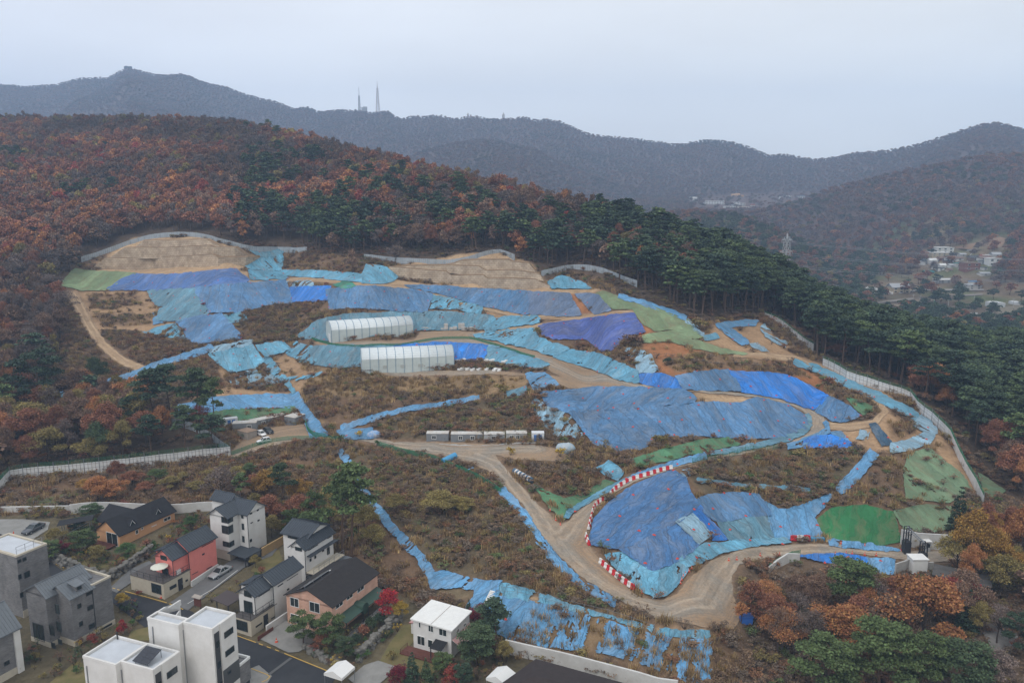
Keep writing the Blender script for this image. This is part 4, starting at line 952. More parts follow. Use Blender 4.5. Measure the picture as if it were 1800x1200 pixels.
# single trees read off the photograph: kind, foot (u, v), height px, crown width px, colour, label
UNIT_W = dict(oak=7.6, bareoak=7.4, pine=5.6, bushypine=8.2, conifer=5.2, maple=7.0, shrub=1.5, ballbush=1.15)
UNIT_H = dict(oak=10, bareoak=10, pine=10.2, bushypine=10, conifer=9.6, maple=9.3, shrub=1.2, ballbush=1.2)
SINGLE = [
 ('maple', 683,1086, 46, 40, 'crimson', 'crimson maple at the corner of the pink brick house', 'maple'),
 ('oak', 704,1091, 34, 26, 'yellow', 'small bright yellow ginkgo beside the crimson maple', 'ginkgo tree'),
 ('bushypine', 533,1132, 50, 56, 'pineb', 'garden pine with a bent trunk left of the two before the pink house', 'pine tree'),
 ('bushypine', 582,1138, 54, 58, 'pineb', 'garden pine right of the two before the pink house', 'pine tree'),
 ('maple', 566,1140, 24, 30, 'rust', 'low orange red maple between the two garden pines', 'maple'),
 ('bushypine', 607,1160, 38, 40, 'pine', 'dense dark green garden tree beside the stone steps', 'evergreen tree'),
 ('conifer', 725,1205, 56, 34, 'pined', 'dark spruce in the lawn before the white flat roofed house', 'spruce'),
 ('conifer', 750,1203, 44, 28, 'pine', 'grey green cypress right of the dark spruce on the lawn', 'cypress'),
 ('bushypine', 778,1186, 34, 44, 'pineb', 'bright green bushy pine by the porch of the white flat roofed house', 'pine tree'),
 ('maple', 800,1210, 36, 40, 'red', 'red maple at the bottom edge before the white flat roofed house', 'maple'),
 ('maple', 700,1204, 30, 36, 'wine', 'wine red maple left of the dark spruce on the lawn', 'maple'),
 ('bushypine', 838,1168, 62, 76, 'pine', 'big round pine right of the white flat roofed house', 'pine tree'),
 ('pine', 874,1136, 78, 58, 'pined', 'slender dark pine standing above the clean sky blue tarp', 'pine tree'),
 ('bushypine', 858,1128, 44, 44, 'pine', 'round pine behind the biggest garden pine', 'pine tree'),
 ('maple', 845,1100, 34, 32, 'wine', 'wine red maple behind the white flat roofed house', 'maple'),
 ('conifer', 824,1082, 30, 14, 'pined', 'thin dark cypress at the back corner of the white flat roofed house', 'cypress'),
 ('conifer', 886,1142, 22, 16, 'pined', 'small dark spruce at the end of the white retaining wall', 'spruce'),
 ('oak', 885,1168, 36, 34, 'olive', 'olive yellow tree at the left end of the white retaining wall', 'garden tree'),
 ('bareoak', 862,1150, 34, 34, 'brown', 'brown leaved tree under the slender dark pine', 'garden tree'),
 ('bushypine', 812,1212, 40, 44, 'pined', 'dark green tree at the bottom edge behind the red maple', 'evergreen tree'),
 ('shrub', 690,1160, 16, 24, 'olive', 'low olive bush on the rock garden by the driveway', 'bush'),
 ('bushypine', 52,1000, 30, 46, 'pineb', 'flat crowned garden pine left of the orange house', 'pine tree'),
 ('bushypine', 90,985, 34, 40, 'pineb', 'spreading garden tree below the wine red dwarf maple', 'garden tree'),
 ('oak', 175,985, 26, 30, 'olive', 'olive shrub tree by the terrace steps of the orange house', 'garden tree'),
 ('oak', 225,975, 20, 30, 'green', 'green bush on the bank above the rubble wall', 'bush'),
 ('oak', 335,930, 22, 22, 'green', 'small green tree between the orange house and the tall white house', 'garden tree'),
 ('bushypine', 148,972, 40, 50, 'pineb', 'garden pine before the terrace of the orange house', 'pine tree'),
 ('bushypine', 162,912, 26, 40, 'pine', 'low dark pine by the white garden wall behind the orange house', 'pine tree'),
 ('bushypine', 138,938, 26, 34, 'pined', 'dark garden tree beside the trellis', 'evergreen tree'),
 ('maple', 106,970, 18, 26, 'wine', 'wine red dwarf maple in the garden left of the orange house', 'maple'),
 ('oak', 98,955, 24, 30, 'olive', 'olive garden tree behind the wine red dwarf maple', 'garden tree'),
 ('shrub', 258,958, 10, 22, 'rust', 'rust red bush under the long wall of the orange house', 'bush'),
 ('shrub', 305,921, 9, 14, 'orange', 'small orange bush at the right corner of the orange house', 'bush'),
 ('oak', 172,882, 44, 44, 'orange', 'golden orange tree behind the orange house, left of a pair', 'autumn tree'),
 ('oak', 203,884, 38, 44, 'orange', 'golden orange tree behind the orange house, right of a pair', 'autumn tree'),
 ('oak', 207,848, 38, 26, 'rust', 'rust red tree against the white western fence', 'autumn tree'),
 ('oak', 214,1065, 22, 20, 'yellow', 'small yellow tree by the junction behind the grey brick house', 'garden tree'),
 ('maple', 216,1115, 22, 18, 'crimson', 'small crimson maple beside the grey brick house', 'maple'),
 ('maple', 163,1130, 14, 18, 'red', 'low red maple below the grey brick house', 'maple'),
 ('oak', 449,998, 22, 18, 'olive', 'small olive tree on the lawn beside the lane', 'garden tree'),
 ('pine', 424,890, 56, 34, 'pineb', 'small pine in the scrub above the tall white house', 'pine tree'),
 ('pine', 500,900, 86, 40, 'pine', 'pine in the scrub behind the two white houses', 'pine tree'),
 ('bushypine', 556,936, 70, 46, 'pineb', 'broad leafy pine left of the tall twin pines', 'pine tree'),
 ('bushypine', 515,945, 50, 40, 'pineb', 'bushy green tree in front of the broad leafy pine', 'pine tree'),
 ('pine', 602,982, 138, 70, 'pineb', 'tall bare trunked pine, left one of the twin pines behind the pink house', 'pine tree'),
 ('pine', 618,980, 156, 78, 'pineb', 'tall bare trunked pine, right one of the twin pines behind the pink house', 'pine tree'),
 ('bareoak', 390,890, 70, 60, 'bare', 'leafless tree leaning over the scrub below the western fence', 'bare tree'),
 ('oak', 445,870, 36, 36, 'rust', 'rust and yellow bush on the slope below the site offices', 'bush'),
 ('oak', 775,905, 40, 60, 'olive', 'olive yellow shrub on the green slope below the grey site huts', 'bush'),
 ('oak', 815,900, 26, 34, 'olive', 'smaller olive yellow shrub right of the bigger one on the green slope', 'bush'),
 ('oak', 697,905, 36, 34, 'olive', 'yellowish shrub beside the narrow torn drain lining', 'bush'),
 ('bushypine', 72,722, 108, 92, 'pined', 'big dark flat topped pine at the western end of the drain lining', 'pine tree'),
 ('pine', 274,762, 112, 60, 'pined', 'dark pine leftmost of the row in front of the western drain', 'pine tree'),
 ('pine', 302,752, 112, 60, 'pined', 'tall dark pine second in the row in front of the sky blue band', 'pine tree'),
 ('pine', 346,770, 118, 58, 'pine', 'tall pine with a wide top before the left end of the sky blue band', 'pine tree'),
 ('pine', 356,760, 104, 42, 'pined', 'narrow pine close behind the wide topped one', 'pine tree'),
 ('pine', 380,775, 108, 42, 'pineb', 'ivy wrapped slim pine before the sky blue band', 'pine tree'),
 ('bareoak', 352,768, 60, 34, 'red', 'reddish half bare tree between the pines before the sky blue band', 'autumn tree'),
 ('oak', 188,800, 92, 62, 'rust', 'big rust orange oak in the western wood above the white fence', 'autumn tree'),
 ('oak', 245,722, 60, 66, 'orange', 'orange oak at the edge of the western wood under the drain lining', 'autumn tree'),
 ('oak', 160,818, 48, 50, 'olive', 'olive green tree against the white western fence', 'autumn tree'),
 ('oak', 60,770, 60, 76, 'olive', 'broad golden olive tree in the western wood', 'autumn tree'),
 ('oak', 120,740, 40, 40, 'orange', 'small golden tree in the western wood below the hanging blue sheet', 'autumn tree'),
 ('oak', 85,815, 60, 60, 'olive', 'dull olive tree low in the western wood', 'autumn tree'),
 ('bushypine', 45,738, 60, 40, 'pined', 'dark evergreen below the big flat topped pine', 'pine tree'),
 # south eastern wood
 ('maple', 1318,1092, 66, 46, 'rust', 'dark red maple at the outer corner of the lower road', 'maple'),
 ('bareoak', 1348,1066, 46, 48, 'orange', 'thin orange tree behind the dark red maple', 'autumn tree'),
 ('oak', 1400,1062, 46, 44, 'brown', 'brown half bare tree before the white gate ramp wall', 'autumn tree'),
 ('bareoak', 1428,1066, 56, 40, 'brown', 'brown bare crowned tree left of the big pine', 'autumn tree'),
 ('bareoak', 1365,1150, 84, 48, 'brown', 'tall thin brown tree at the corner of the lower road', 'autumn tree'),
 ('bareoak', 1395,1150, 72, 44, 'bare', 'tall leafless tree in the south eastern wood', 'bare tree'),
 ('bushypine', 1492,1085, 96, 104, 'pineb', 'broad green pine before the bright azure tarp by the gate', 'pine tree'),
 ('oak', 1488,1138, 68, 104, 'orange', 'tawny orange oak under the broad green pine', 'autumn tree'),
 ('oak', 1618,1148, 120, 120, 'orange', 'largest orange oak in the south eastern wood', 'autumn tree'),
 ('oak', 1560,1140, 90, 80, 'brown', 'brown oak between the broad pine and the largest orange oak', 'autumn tree'),
 ('bushypine', 1545,1225, 124, 130, 'pineb', 'big green pine crown at the bottom edge, middle one of three', 'pine tree'),
 ('bushypine', 1450,1225, 92, 120, 'pineb', 'big green pine crown at the bottom edge, left one of three', 'pine tree'),
 ('bushypine', 1620,1225, 104, 90, 'pineb', 'light green pine crown behind the three at the bottom edge', 'pine tree'),
 ('bushypine', 1688,1230, 92, 110, 'pine', 'big green pine crown at the bottom edge, right one of three', 'pine tree'),
 ('maple', 1665,1082, 62, 56, 'red', 'pinkish red maple before the dark grey building', 'maple'),
 ('maple', 1690,1068, 50, 50, 'crimson', 'crimson tree against the dark grey building', 'maple'),
 ('oak', 1655,1100, 50, 44, 'orange', 'orange bush like tree left of the dark evergreen', 'autumn tree'),
 ('conifer', 1697,1112, 74, 44, 'pined', 'dark blue green evergreen before the dark grey building', 'evergreen tree'),
 ('oak', 1722,1125, 60, 36, 'olive', 'yellow green tree right of the dark evergreen', 'autumn tree'),
 ('oak', 1705,1018, 118, 64, 'gold', 'tall golden orange tree beside the gate', 'autumn tree'),
 ('oak', 1680,1010, 70, 60, 'olive', 'yellow olive tree close to the gate pillar', 'autumn tree'),
 ('oak', 1750,1022, 84, 50, 'gold', 'orange tree right of the tall golden one', 'autumn tree'),
 ('oak', 1792,1010, 116, 54, 'orange', 'bright orange tree at the right edge above the dark building', 'autumn tree'),
 ('oak', 1725,960, 76, 38, 'rust', 'rust red tree at the lower end of the long eastern fence', 'autumn tree'),
 ('oak', 1770,960, 66, 40, 'rust', 'rust tree right of the lower end of the long eastern fence', 'autumn tree'),
 ('conifer', 1682,938, 82, 40, 'pined', 'lone dark conifer on the bank behind the gate', 'conifer'),
 ('bushypine', 1785,1152, 70, 60, 'pined', 'dark evergreen at the right edge below the dark grey building', 'evergreen tree'),
 ('bareoak', 1752,1130, 66, 50, 'bare', 'leafless tree beside the rocky clearing at the lower right', 'bare tree'),
 ('oak', 1742,1215, 70, 60, 'bare', 'greyish purple bare tree at the lower right edge', 'bare tree'),
 ('oak', 1655,700, 26, 24, 'orange', 'orange tree in the pines right behind the eastern fence', 'autumn tree'),
 ('oak', 1618,672, 38, 28, 'orange', 'golden brown tree behind the bend of the eastern fence', 'autumn tree'),
 ('oak', 1662,725, 44, 34, 'orange', 'golden orange tree standing just outside the eastern fence', 'autumn tree'),
 ('oak', 1470,628, 24, 30, 'rust', 'rust red tree behind the upper end of the long eastern fence', 'autumn tree'),
 # bushes
 ('ballbush', 652,1112, 26, 20, 'pine', 'tall round clipped bush by the path of the pink house', 'clipped bush'),
 ('ballbush', 668,1098, 20, 20, 'pined', 'round clipped bush behind the tall one by the pink house', 'clipped bush'),
 ('ballbush', 640,1117, 18, 20, 'rust', 'round brown clipped bush by the path of the pink house', 'clipped bush'),
 ('ballbush', 626,1131, 16, 17, 'pined', 'round dark clipped bush on the rock garden', 'clipped bush'),
 ('ballbush', 591,1137, 10, 10, 'pined', 'smallest round clipped bush by the path of the pink house', 'clipped bush'),
 ('ballbush', 592,1182, 18, 24, 'olive', 'yellow green round bush at the roadside under the rock garden', 'clipped bush'),
 ('ballbush', 214,1073, 10, 8, 'pined', 'left one of three small clipped bushes behind the grey brick house', 'clipped bush'),
 ('ballbush', 222,1075, 10, 8, 'pined', 'middle one of three small clipped bushes behind the grey brick house', 'clipped bush'),
 ('ballbush', 236,1080, 11, 8, 'pined', 'right one of three small clipped bushes behind the grey brick house', 'clipped bush'),
 ('shrub', 173,537, 6, 9, 'green', 'small green shrub alone on the western dirt, left of two', 'shrub'),
 ('shrub', 199,534, 6, 11, 'green', 'small green shrub alone on the western dirt, right of two', 'shrub'),
 ('shrub', 357,538, 7, 10, 'wine', 'small reddish shrub growing through the dusty blue western tarp', 'shrub'),
 ('shrub', 238,622, 18, 16, 'olive', 'yellow green shrub in the western scrub below the dirt track', 'shrub'),
 ('shrub', 598,775, 11, 11, 'green', 'dark green shrub at the roadside near the crumpled tarp pile', 'shrub'),
 ('shrub', 662,784, 12, 11, 'green', 'round green shrub at the roadside by the wrapped blue bale', 'shrub'),
 ('shrub', 632,770, 14, 16, 'yellow', 'pale yellow shrub in front of the crumpled tarp pile', 'shrub'),
 ('shrub', 897,800, 16, 18, 'yellow', 'pale yellow shrub on the gravel before the site huts', 'shrub'),
 ('shrub', 985,803, 18, 22, 'yellow', 'pale yellow shrub beside the wrapped heap', 'shrub'),
 ('shrub', 918,827, 14, 18, 'olive', 'yellow green shrub at the edge of the road triangle', 'shrub'),
 ('shrub', 945,590, 18, 18, 'olive', 'yellowish shrub at the left corner of the indigo tarp', 'shrub'),
 ('shrub', 1112,608, 22, 42, 'brown', 'wide brown shrub right below the indigo tarp', 'shrub'),
 ('shrub', 1174,642, 16, 20, 'pined', 'dark green shrub on the orange bank above the loop', 'shrub'),
 ('shrub', 1230,580, 20, 34, 'olive', 'yellowish shrub row beside the pale green mound', 'shrub'),
 ('shrub', 1458,680, 20, 26, 'rust', 'rust brown shrub beside the drain lining on the eastern bank', 'shrub'),
 ('shrub', 1437,683, 9, 9, 'green', 'small green shrub above the end of the azure bank', 'shrub'),
 ('shrub', 1405,800, 12, 26, 'olive', 'yellowish shrub below the azure wedge', 'shrub'),
 ('shrub', 1314,842, 14, 18, 'green', 'dark green shrub in the scrub under the middle road', 'shrub'),
 ('shrub', 1613,852, 10, 18, 'olive', 'yellow shrub on the dull grey green netting', 'shrub'),
 ('shrub', 1615,855, 14, 26, 'brown', 'brown shrub on the dull grey green netting', 'shrub'),
 ('shrub', 1158,780, 18, 30, 'olive', 'bush with yellow leaves at the foot of the biggest violet tarp', 'shrub'),
 ('shrub', 930,692, 11, 9, 'green', 'dark green shrub at the corner of the small blue flap', 'shrub'),
 ('shrub', 880,690, 16, 32, 'olive', 'yellow green shrub on the slope right of the front white shed', 'shrub'),
]
def dist(p): return p.y*CP-(p.z-CZ)*SP
for kd, uu, vv, hp, wp, tn, lab, cat in SINGLE:
    p = G(uu, vv); d = dist(p); dep = PITCH+math.atan((vv-hp/2-600)/FPX)
    h = hp*d/FPX/math.cos(dep); wd = wp*d/FPX/UNIT_W[kd]
    pr = NEARP[kd if kd != 'bareoak' else 'oak']
    if kd == 'bareoak': pr = pr[4:]
    elif kd == 'oak': pr = pr[:4]
    big = kd not in ('shrub', 'ballbush')
    nm = 'bush' if cat in ('bush', 'clipped bush', 'shrub') else cat.replace(' ', '_')
    plant(nm, lab, cat, p, h, wd, PAL[tn], pr[int(rng.integers(len(pr)))], None, UNIT_H[kd], parts=('trunk', 'crown') if big else ('stem', 'foliage'))
for nm_, lab, cat, spots in (('autumn_tree', 'olive brown tree in the belt behind the white houses', 'autumn tree', [(452,905),(470,925),(488,915),(478,945),(530,925),(545,955),(580,935),(528,890),(640,940),(585,905),(655,965),(470,880)]), ('shrub_tree', 'olive yellow shrub tree on the slope below the white western fence', 'shrub tree', [(232,858),(255,868),(275,850),(300,862),(322,848),(345,865),(368,850),(395,868),(415,848),(150,862),(440,835),(480,850)])):
    for uu, vv in spots:
        p = G(uu, vv); d = dist(p); hp = (46 if cat == 'autumn tree' else 24)*(.75+.5*rng.random()); h = hp*d/FPX/.93
        plant(nm_, lab, cat, p, h, h/10*(1.1 if cat == 'autumn tree' else 1.6), pick(rng.random(), olive=3, brown=1.5, gold=.8, pineb=1, rust=.5), NEARP['oak'][int(rng.integers(6))], ('trees behind the white houses' if cat == 'autumn tree' else 'shrub trees below the white fence'))
# the woods: the trees that show largest one by one, the rest as growth
SU = [(s[1], s[2], s[4]) for s in SINGLE if s[4] > 28]
A = []
for t in TREES:
    u, v = uv_xyz(t[1], t[2], t[3])
    ex_ = .18 if (u > 1290 and v > 985) else .33
    if any(abs(u-a) < w*ex_ and -w*ex_*1.3 < v-b < 10 for a, b, w in SU): continue
    A.append((t[4]*FPX/dist(Vector((t[1], t[2], t[3]))), float(u), float(v), t))
A.sort(key=lambda q: -q[0])
# a few trees right in front of the single ones would hide them: those were dropped above
cnt = {'oak': 200, 'pine': 250}
rest = []
ZN = lambda u, v, c: ('hillside wood behind the boundary fence' if u < 1250 and v < 520 else 'western wood above the white fence' if u < 500 else 'pine wood beyond the long eastern fence' if v < 880 else 'south eastern wood below the gate')
CNK = list(PAL); CNA = np.array([PAL[k] for k in CNK]); CNA = CNA/CNA.sum(1)[:, None]
def cname(t): t = np.array(t); return CNK[int(np.abs(CNA-t/t.sum()).sum(1).argmin())]
WORD = dict(gold='golden', rust='rust red', orange='orange', brown='brown', bare='bare greyish', olive='olive yellow', red='red', yellow='yellow', pine='dark green', pineb='mid green', pined='blackish green', green='green')
for sz, u, v, t in A:
    k = 'oak' if t[0] == 'oak' else 'pine'
    inview = -15 < u < 1815 and v-sz < 1195
    if inview and cnt[k] > 0:
        cnt[k] -= 1
        pr = NEARP['pine' if t[0] == 'pine' else t[0]]
        if t[0] == 'oak': pr = pr[4:] if cname(t[6]) == 'bare' else pr[:4]
        zn = ZN(u, v, None)
        plant('autumn_tree' if k == 'oak' else 'pine_tree', ('%s leaved tree in the %s' if k == 'oak' else '%s pine in the %s') % (WORD[cname(t[6])], zn), 'autumn tree' if k == 'oak' else 'pine tree',
              (t[1], t[2], t[3]), t[4], t[5]*(t[4]/10), t[6], pr[int(rng.integers(len(pr)))], ('autumn trees' if k == 'oak' else 'pines')+' in the '+zn, 10.0)
    else: rest.append(t)
def forest(name, lab, cat, lst, protos, oi, pi_):
    P = [(t[1], t[2], t[3]) for t in lst]; S = []; I = []
    for t in lst:
        s = t[4]/10; w_ = t[5]*s; S.append((w_, w_, s))
        I.append(pi_[int(rng.integers(len(pi_)))] if t[0] != 'oak' else (oi[1][int(rng.integers(len(oi[1])))] if cname(t[6]) == 'bare' else oi[0][int(rng.integers(len(oi[0])))]))
    scatter(name, lab, cat, P, S, [t[6] for t in lst], I, protos)
prs = MIDP['oak']+MIDP['pine']
OI = ([0, 1, 2, 3], [4, 5, 6]); PI_ = [7, 8, 9, 10]
wl = [t for t in rest if t[1]/t[2] < .30 and t[2] > 225]; wr_ = [t for t in rest if t not in wl]
forest('woods', 'rust brown autumn wood covering the hill behind the boundary fences', 'woods', wl, prs, OI, PI_)
forest('pine_woods', 'dark green pine wood falling away to the east of the long fence', 'woods', wr_, prs, OI, PI_)
# far slopes
sp = 9.5; FP = []; FS = []; FT = []
yy = 430.0
while yy < 3300:
    s_ = 7.5 if yy < 900 else (8.5 if yy < 1500 else 8.8)
    n = int(2*.74*yy/s_); x = (np.arange(n)/n*2-1)*.74*yy+(rng.random(n)-.5)*s_; y = yy+(rng.random(n)-.5)*s_
    yc = np.interp(np.clip(x/y, T[0], T[-1]), T, YCR); z = hz(x, y)
    ok = (y > yc+15) & seen(x, y, z+10, .002); x, y, z = x[ok], y[ok], z[ok]
    FP.append(np.column_stack([x, y, z])); yy += s_
FP = np.concatenate(FP)
u, v = uv_xyz(FP[:, 0], FP[:, 1], FP[:, 2])
BARE = [[(1510,505),(1560,485),(1620,478),(1625,440),(1700,432),(1720,418),(1765,412),(1775,440),(1752,470),(1740,500),(1700,520),(1600,525),(1530,525)], [(1530,530),(1560,525),(1800,500),(1810,560),(1760,575),(1690,565),(1660,552),(1590,548),(1545,555)], [(1205,352),(1260,345),(1330,340),(1420,338),(1425,352),(1350,370),(1250,372),(1215,366)]]
m = np.zeros(len(u), bool)
for p in BARE: m |= inpoly(u, v, p)
m &= rng.random(len(u)) < .86
FP, u, v = FP[~m], u[~m], v[~m]
w1 = fbm(FP[:, 0]/130, FP[:, 1]/130, 4, 5); w2 = fbm(FP[:, 0]/60, FP[:, 1]/60, 3, 55)
pfr = np.where(w2 > .24, .75, .06); pfr = np.where((u > 1300) & (v > 395) & (u < 1520) & (w2 > -.12), .55, pfr); pfr = np.where((v > 520) & (u > 1480), .85, pfr)
pfr = np.where((u > 1400) & (u < 1560) & (v > 430), .6, pfr)
FT = []
for i in range(len(FP)):
    r = rng.random()
    if rng.random() < pfr[i]: FT.append(pick(r, pine=2, pined=3))
    elif w1[i] > .1: FT.append(pick(r, rust=4, orange=1.0, brown=2, bare=1.2, olive=.3))
    elif w1[i] < -.15: FT.append(pick(r, bare=3, brown=2, rust=1.3, olive=.4))
    else: FT.append(pick(r, rust=2.5, brown=2, bare=2, orange=.4, olive=.3))
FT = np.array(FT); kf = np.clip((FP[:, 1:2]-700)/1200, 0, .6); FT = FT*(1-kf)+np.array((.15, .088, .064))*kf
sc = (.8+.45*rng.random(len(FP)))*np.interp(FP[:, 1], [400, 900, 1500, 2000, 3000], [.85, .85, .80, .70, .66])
near = FP[:, 1] < 1000
ix = rng.integers(0, 4, len(FP))
S3 = np.column_stack([sc*1.1, sc*1.1, sc*.9])
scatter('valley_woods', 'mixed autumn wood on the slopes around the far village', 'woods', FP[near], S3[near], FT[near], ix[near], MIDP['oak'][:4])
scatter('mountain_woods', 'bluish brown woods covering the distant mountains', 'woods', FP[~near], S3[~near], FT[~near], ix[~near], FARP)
print('far trees', len(FP), near.sum(), 'rest', len(rest))
# ------------------------------------------------------------------ scrub and dry grass
SCR = [(300, 900, 'brown scrub between the white western fence and the houses'), (210, 590, 'brown scrub around the western dirt track'), (500, 560, 'dark brown thicket between the upper tarps'),
       (570, 460, 'red brown thicket under the upper boundary fence'), (720, 690, 'tawny scrub on the slope below the front white shed'), (830, 740, 'dark scrub with green netting above the site huts'),
       (800, 900, 'dark brown scrub on the slope between drain lining and haul road'), (980, 825, 'dark scrub on the triangle between the road arms'), (1050, 610, 'brown scrub below the indigo tarp'),
       (1300, 640, 'brown scrub on the orange bank above the upper loop'), (1340, 835, 'dark scrub below the middle road'), (1560, 860, 'brown scrub on the bank above the gate'), (1080, 1150, 'dry grass and weeds on the torn foreground slope'), (1580, 760, 'brown scrub on the orange spur')]
sp = 1.05
gx, gy = np.meshgrid(np.arange(-210, 140, sp), np.arange(95, 345, sp), indexing='ij')
gx = (gx+(rng.random(gx.shape)-.5)*sp).ravel(); gy = (gy+(rng.random(gy.shape)-.5)*sp).ravel()
c = cls_at(gx, gy); gz = hz(gx, gy); u, v = uv_xyz(gx, gy, gz)
C_ = lambda n: c == CLS.index(n)
dn = np.select([C_('scrub'), C_('scrubgreen'), C_('scrubthin'), C_('dirtgrass'), C_('drygrass'), C_('dirt'), C_('hill'), C_('forestL'), C_('forestR'), C_('orange')], [.92, .92, .60, .85, .75, .06, .30, .45, .80, .04], 0)
dn = dn*np.clip(.75+1.1*fbm(gx/9, gy/9, 3, 31), .15, 1.3)
inb = (u > -60) & (u < 1860) & (v < 1260)
blk = np.zeros(len(u), bool)
for (cc, s, rg, l, p) in TARPS:
    mm = inpoly(u, v, p)
    if rg < .3: mm = mm | inpoly(u-4, v, p) | inpoly(u+4, v, p) | inpoly(u, v+2, p) | inpoly(u, v-4, p)
    if rg >= .38: mm &= rng.random(len(u)) < (.15 if l.startswith('heavily') else .7)
    if cc in ('gdl', 'gmd'): mm &= rng.random(len(u)) < .86
    blk |= mm
for n, s, p in ROADS: blk |= inpoly(u, v, p) | inpoly(u-4, v, p) | inpoly(u+4, v, p) | inpoly(u, v-4, p)
ok = (rng.random(len(u)) < dn) & inb & ~blk
SP_X, SP_Y, SP_Z, su, sv, scl = gx[ok], gy[ok], gz[ok], u[ok], v[ok], c[ok]
wv = fbm(SP_X/14, SP_Y/14, 3, 61); own = np.argmin([(su-a)**2+((sv-b)*1.6)**2 for a, b, l in SCR], axis=0)
PP = SHR+TUF
for k, (a, b, l) in enumerate(SCR):
    ids = np.nonzero(own == k)[0]; S = []; TN = []; IX = []
    for i in ids:
        r = rng.random(); cn = CLS[scl[i]]; 
        grass = (cn in ('dirtgrass', 'drygrass') and rng.random() < .72) or (cn in ('dirt', 'orange', 'scrubthin') and rng.random() < .4) or (cn == 'scrub' and rng.random() < .42) or (cn == 'scrubgreen' and rng.random() < .36)
        if grass:
            IX.append(8+int(rng.integers(3))); s = .9+.7*rng.random(); S.append((s*1.2, s*1.2, s)); g = .7+.6*rng.random(); TN.append((.34*g, .225*g, .11*g))
        else:
            IX.append(int(rng.integers(8))); s = .85+.7*rng.random()+.3*max(0, wv[i]); S.append((s*1.3, s*1.3, s*(.55+.35*rng.random())))
            if cn == 'scrubgreen': TN.append(pick(r, brown=3, green=1.0, olive=1.0, rust=1, bare=2))
            elif wv[i] > .15: TN.append(pick(r, rust=2.4, brown=3, bare=2, olive=.3, red=.15))
            elif wv[i] < -.2: TN.append(pick(r, olive=1.2, brown=2, green=.7, bare=2))
            else: TN.append(pick(r, brown=4, bare=3, rust=1.2, olive=.5, green=.2))
    TN = [tuple(.74*a+.26*m for a, m in zip(t, (.20, .15, .075))) for t in TN]
    if len(ids): scatter('dry_grass' if k == 12 else 'scrub', l, 'dry grass' if k == 12 else 'scrub', np.column_stack([SP_X[ids], SP_Y[ids], SP_Z[ids]]), S, TN, IX, PP)
print('scrub', ok.sum())
# ------------------------------------------------------------------ the building site: fences, stone walls, sheds, cabins, barriers, vehicles
M = {}
M['panel'] = mat('fence_panel', (.62, .63, .64), .55, spec=.3, noise=.18, nscale=.7, col2=(.50, .49, .47))
M['panelgrey'] = mat('fence_panel_grey', (.36, .40, .43), .55, noise=.2, nscale=.6)
M['post'] = mat('galvanised', (.22, .23, .24), .5, .4)
M['greennet'] = mat('green_net', (.03, .17, .09), .8)
M['steel'] = mat('steel', (.30, .32, .34), .45, .6)
M['white'] = mat('white_paint', (.72, .72, .70), .6, noise=.12, nscale=1.5)
M['dark'] = mat('dark_metal', (.03, .032, .036), .5)
M['conc'] = mat('concrete', (.42, .41, .39), .9, noise=.3, nscale=1.2, bump=.2)
M['glass'] = mat('window_glass', (.018, .028, .030), .12, spec=.6)
M['frame'] = mat('window_frame', (.68, .68, .67), .5)
M['dframe'] = mat('dark_frame', (.035, .04, .042), .5)
M['red'] = mat('red_plastic', (.55, .025, .035), .45, noise=.15, nscale=3)
M['wplast'] = mat('white_plastic', (.75, .73, .71), .45, noise=.2, nscale=3)
M['cone'] = mat('cone_red', (.62, .08, .03), .5)
M['tyre'] = mat('tyre', (.015, .015, .016), .8)
M['blue'] = mat('blue_paint', (.05, .16, .42), .5)

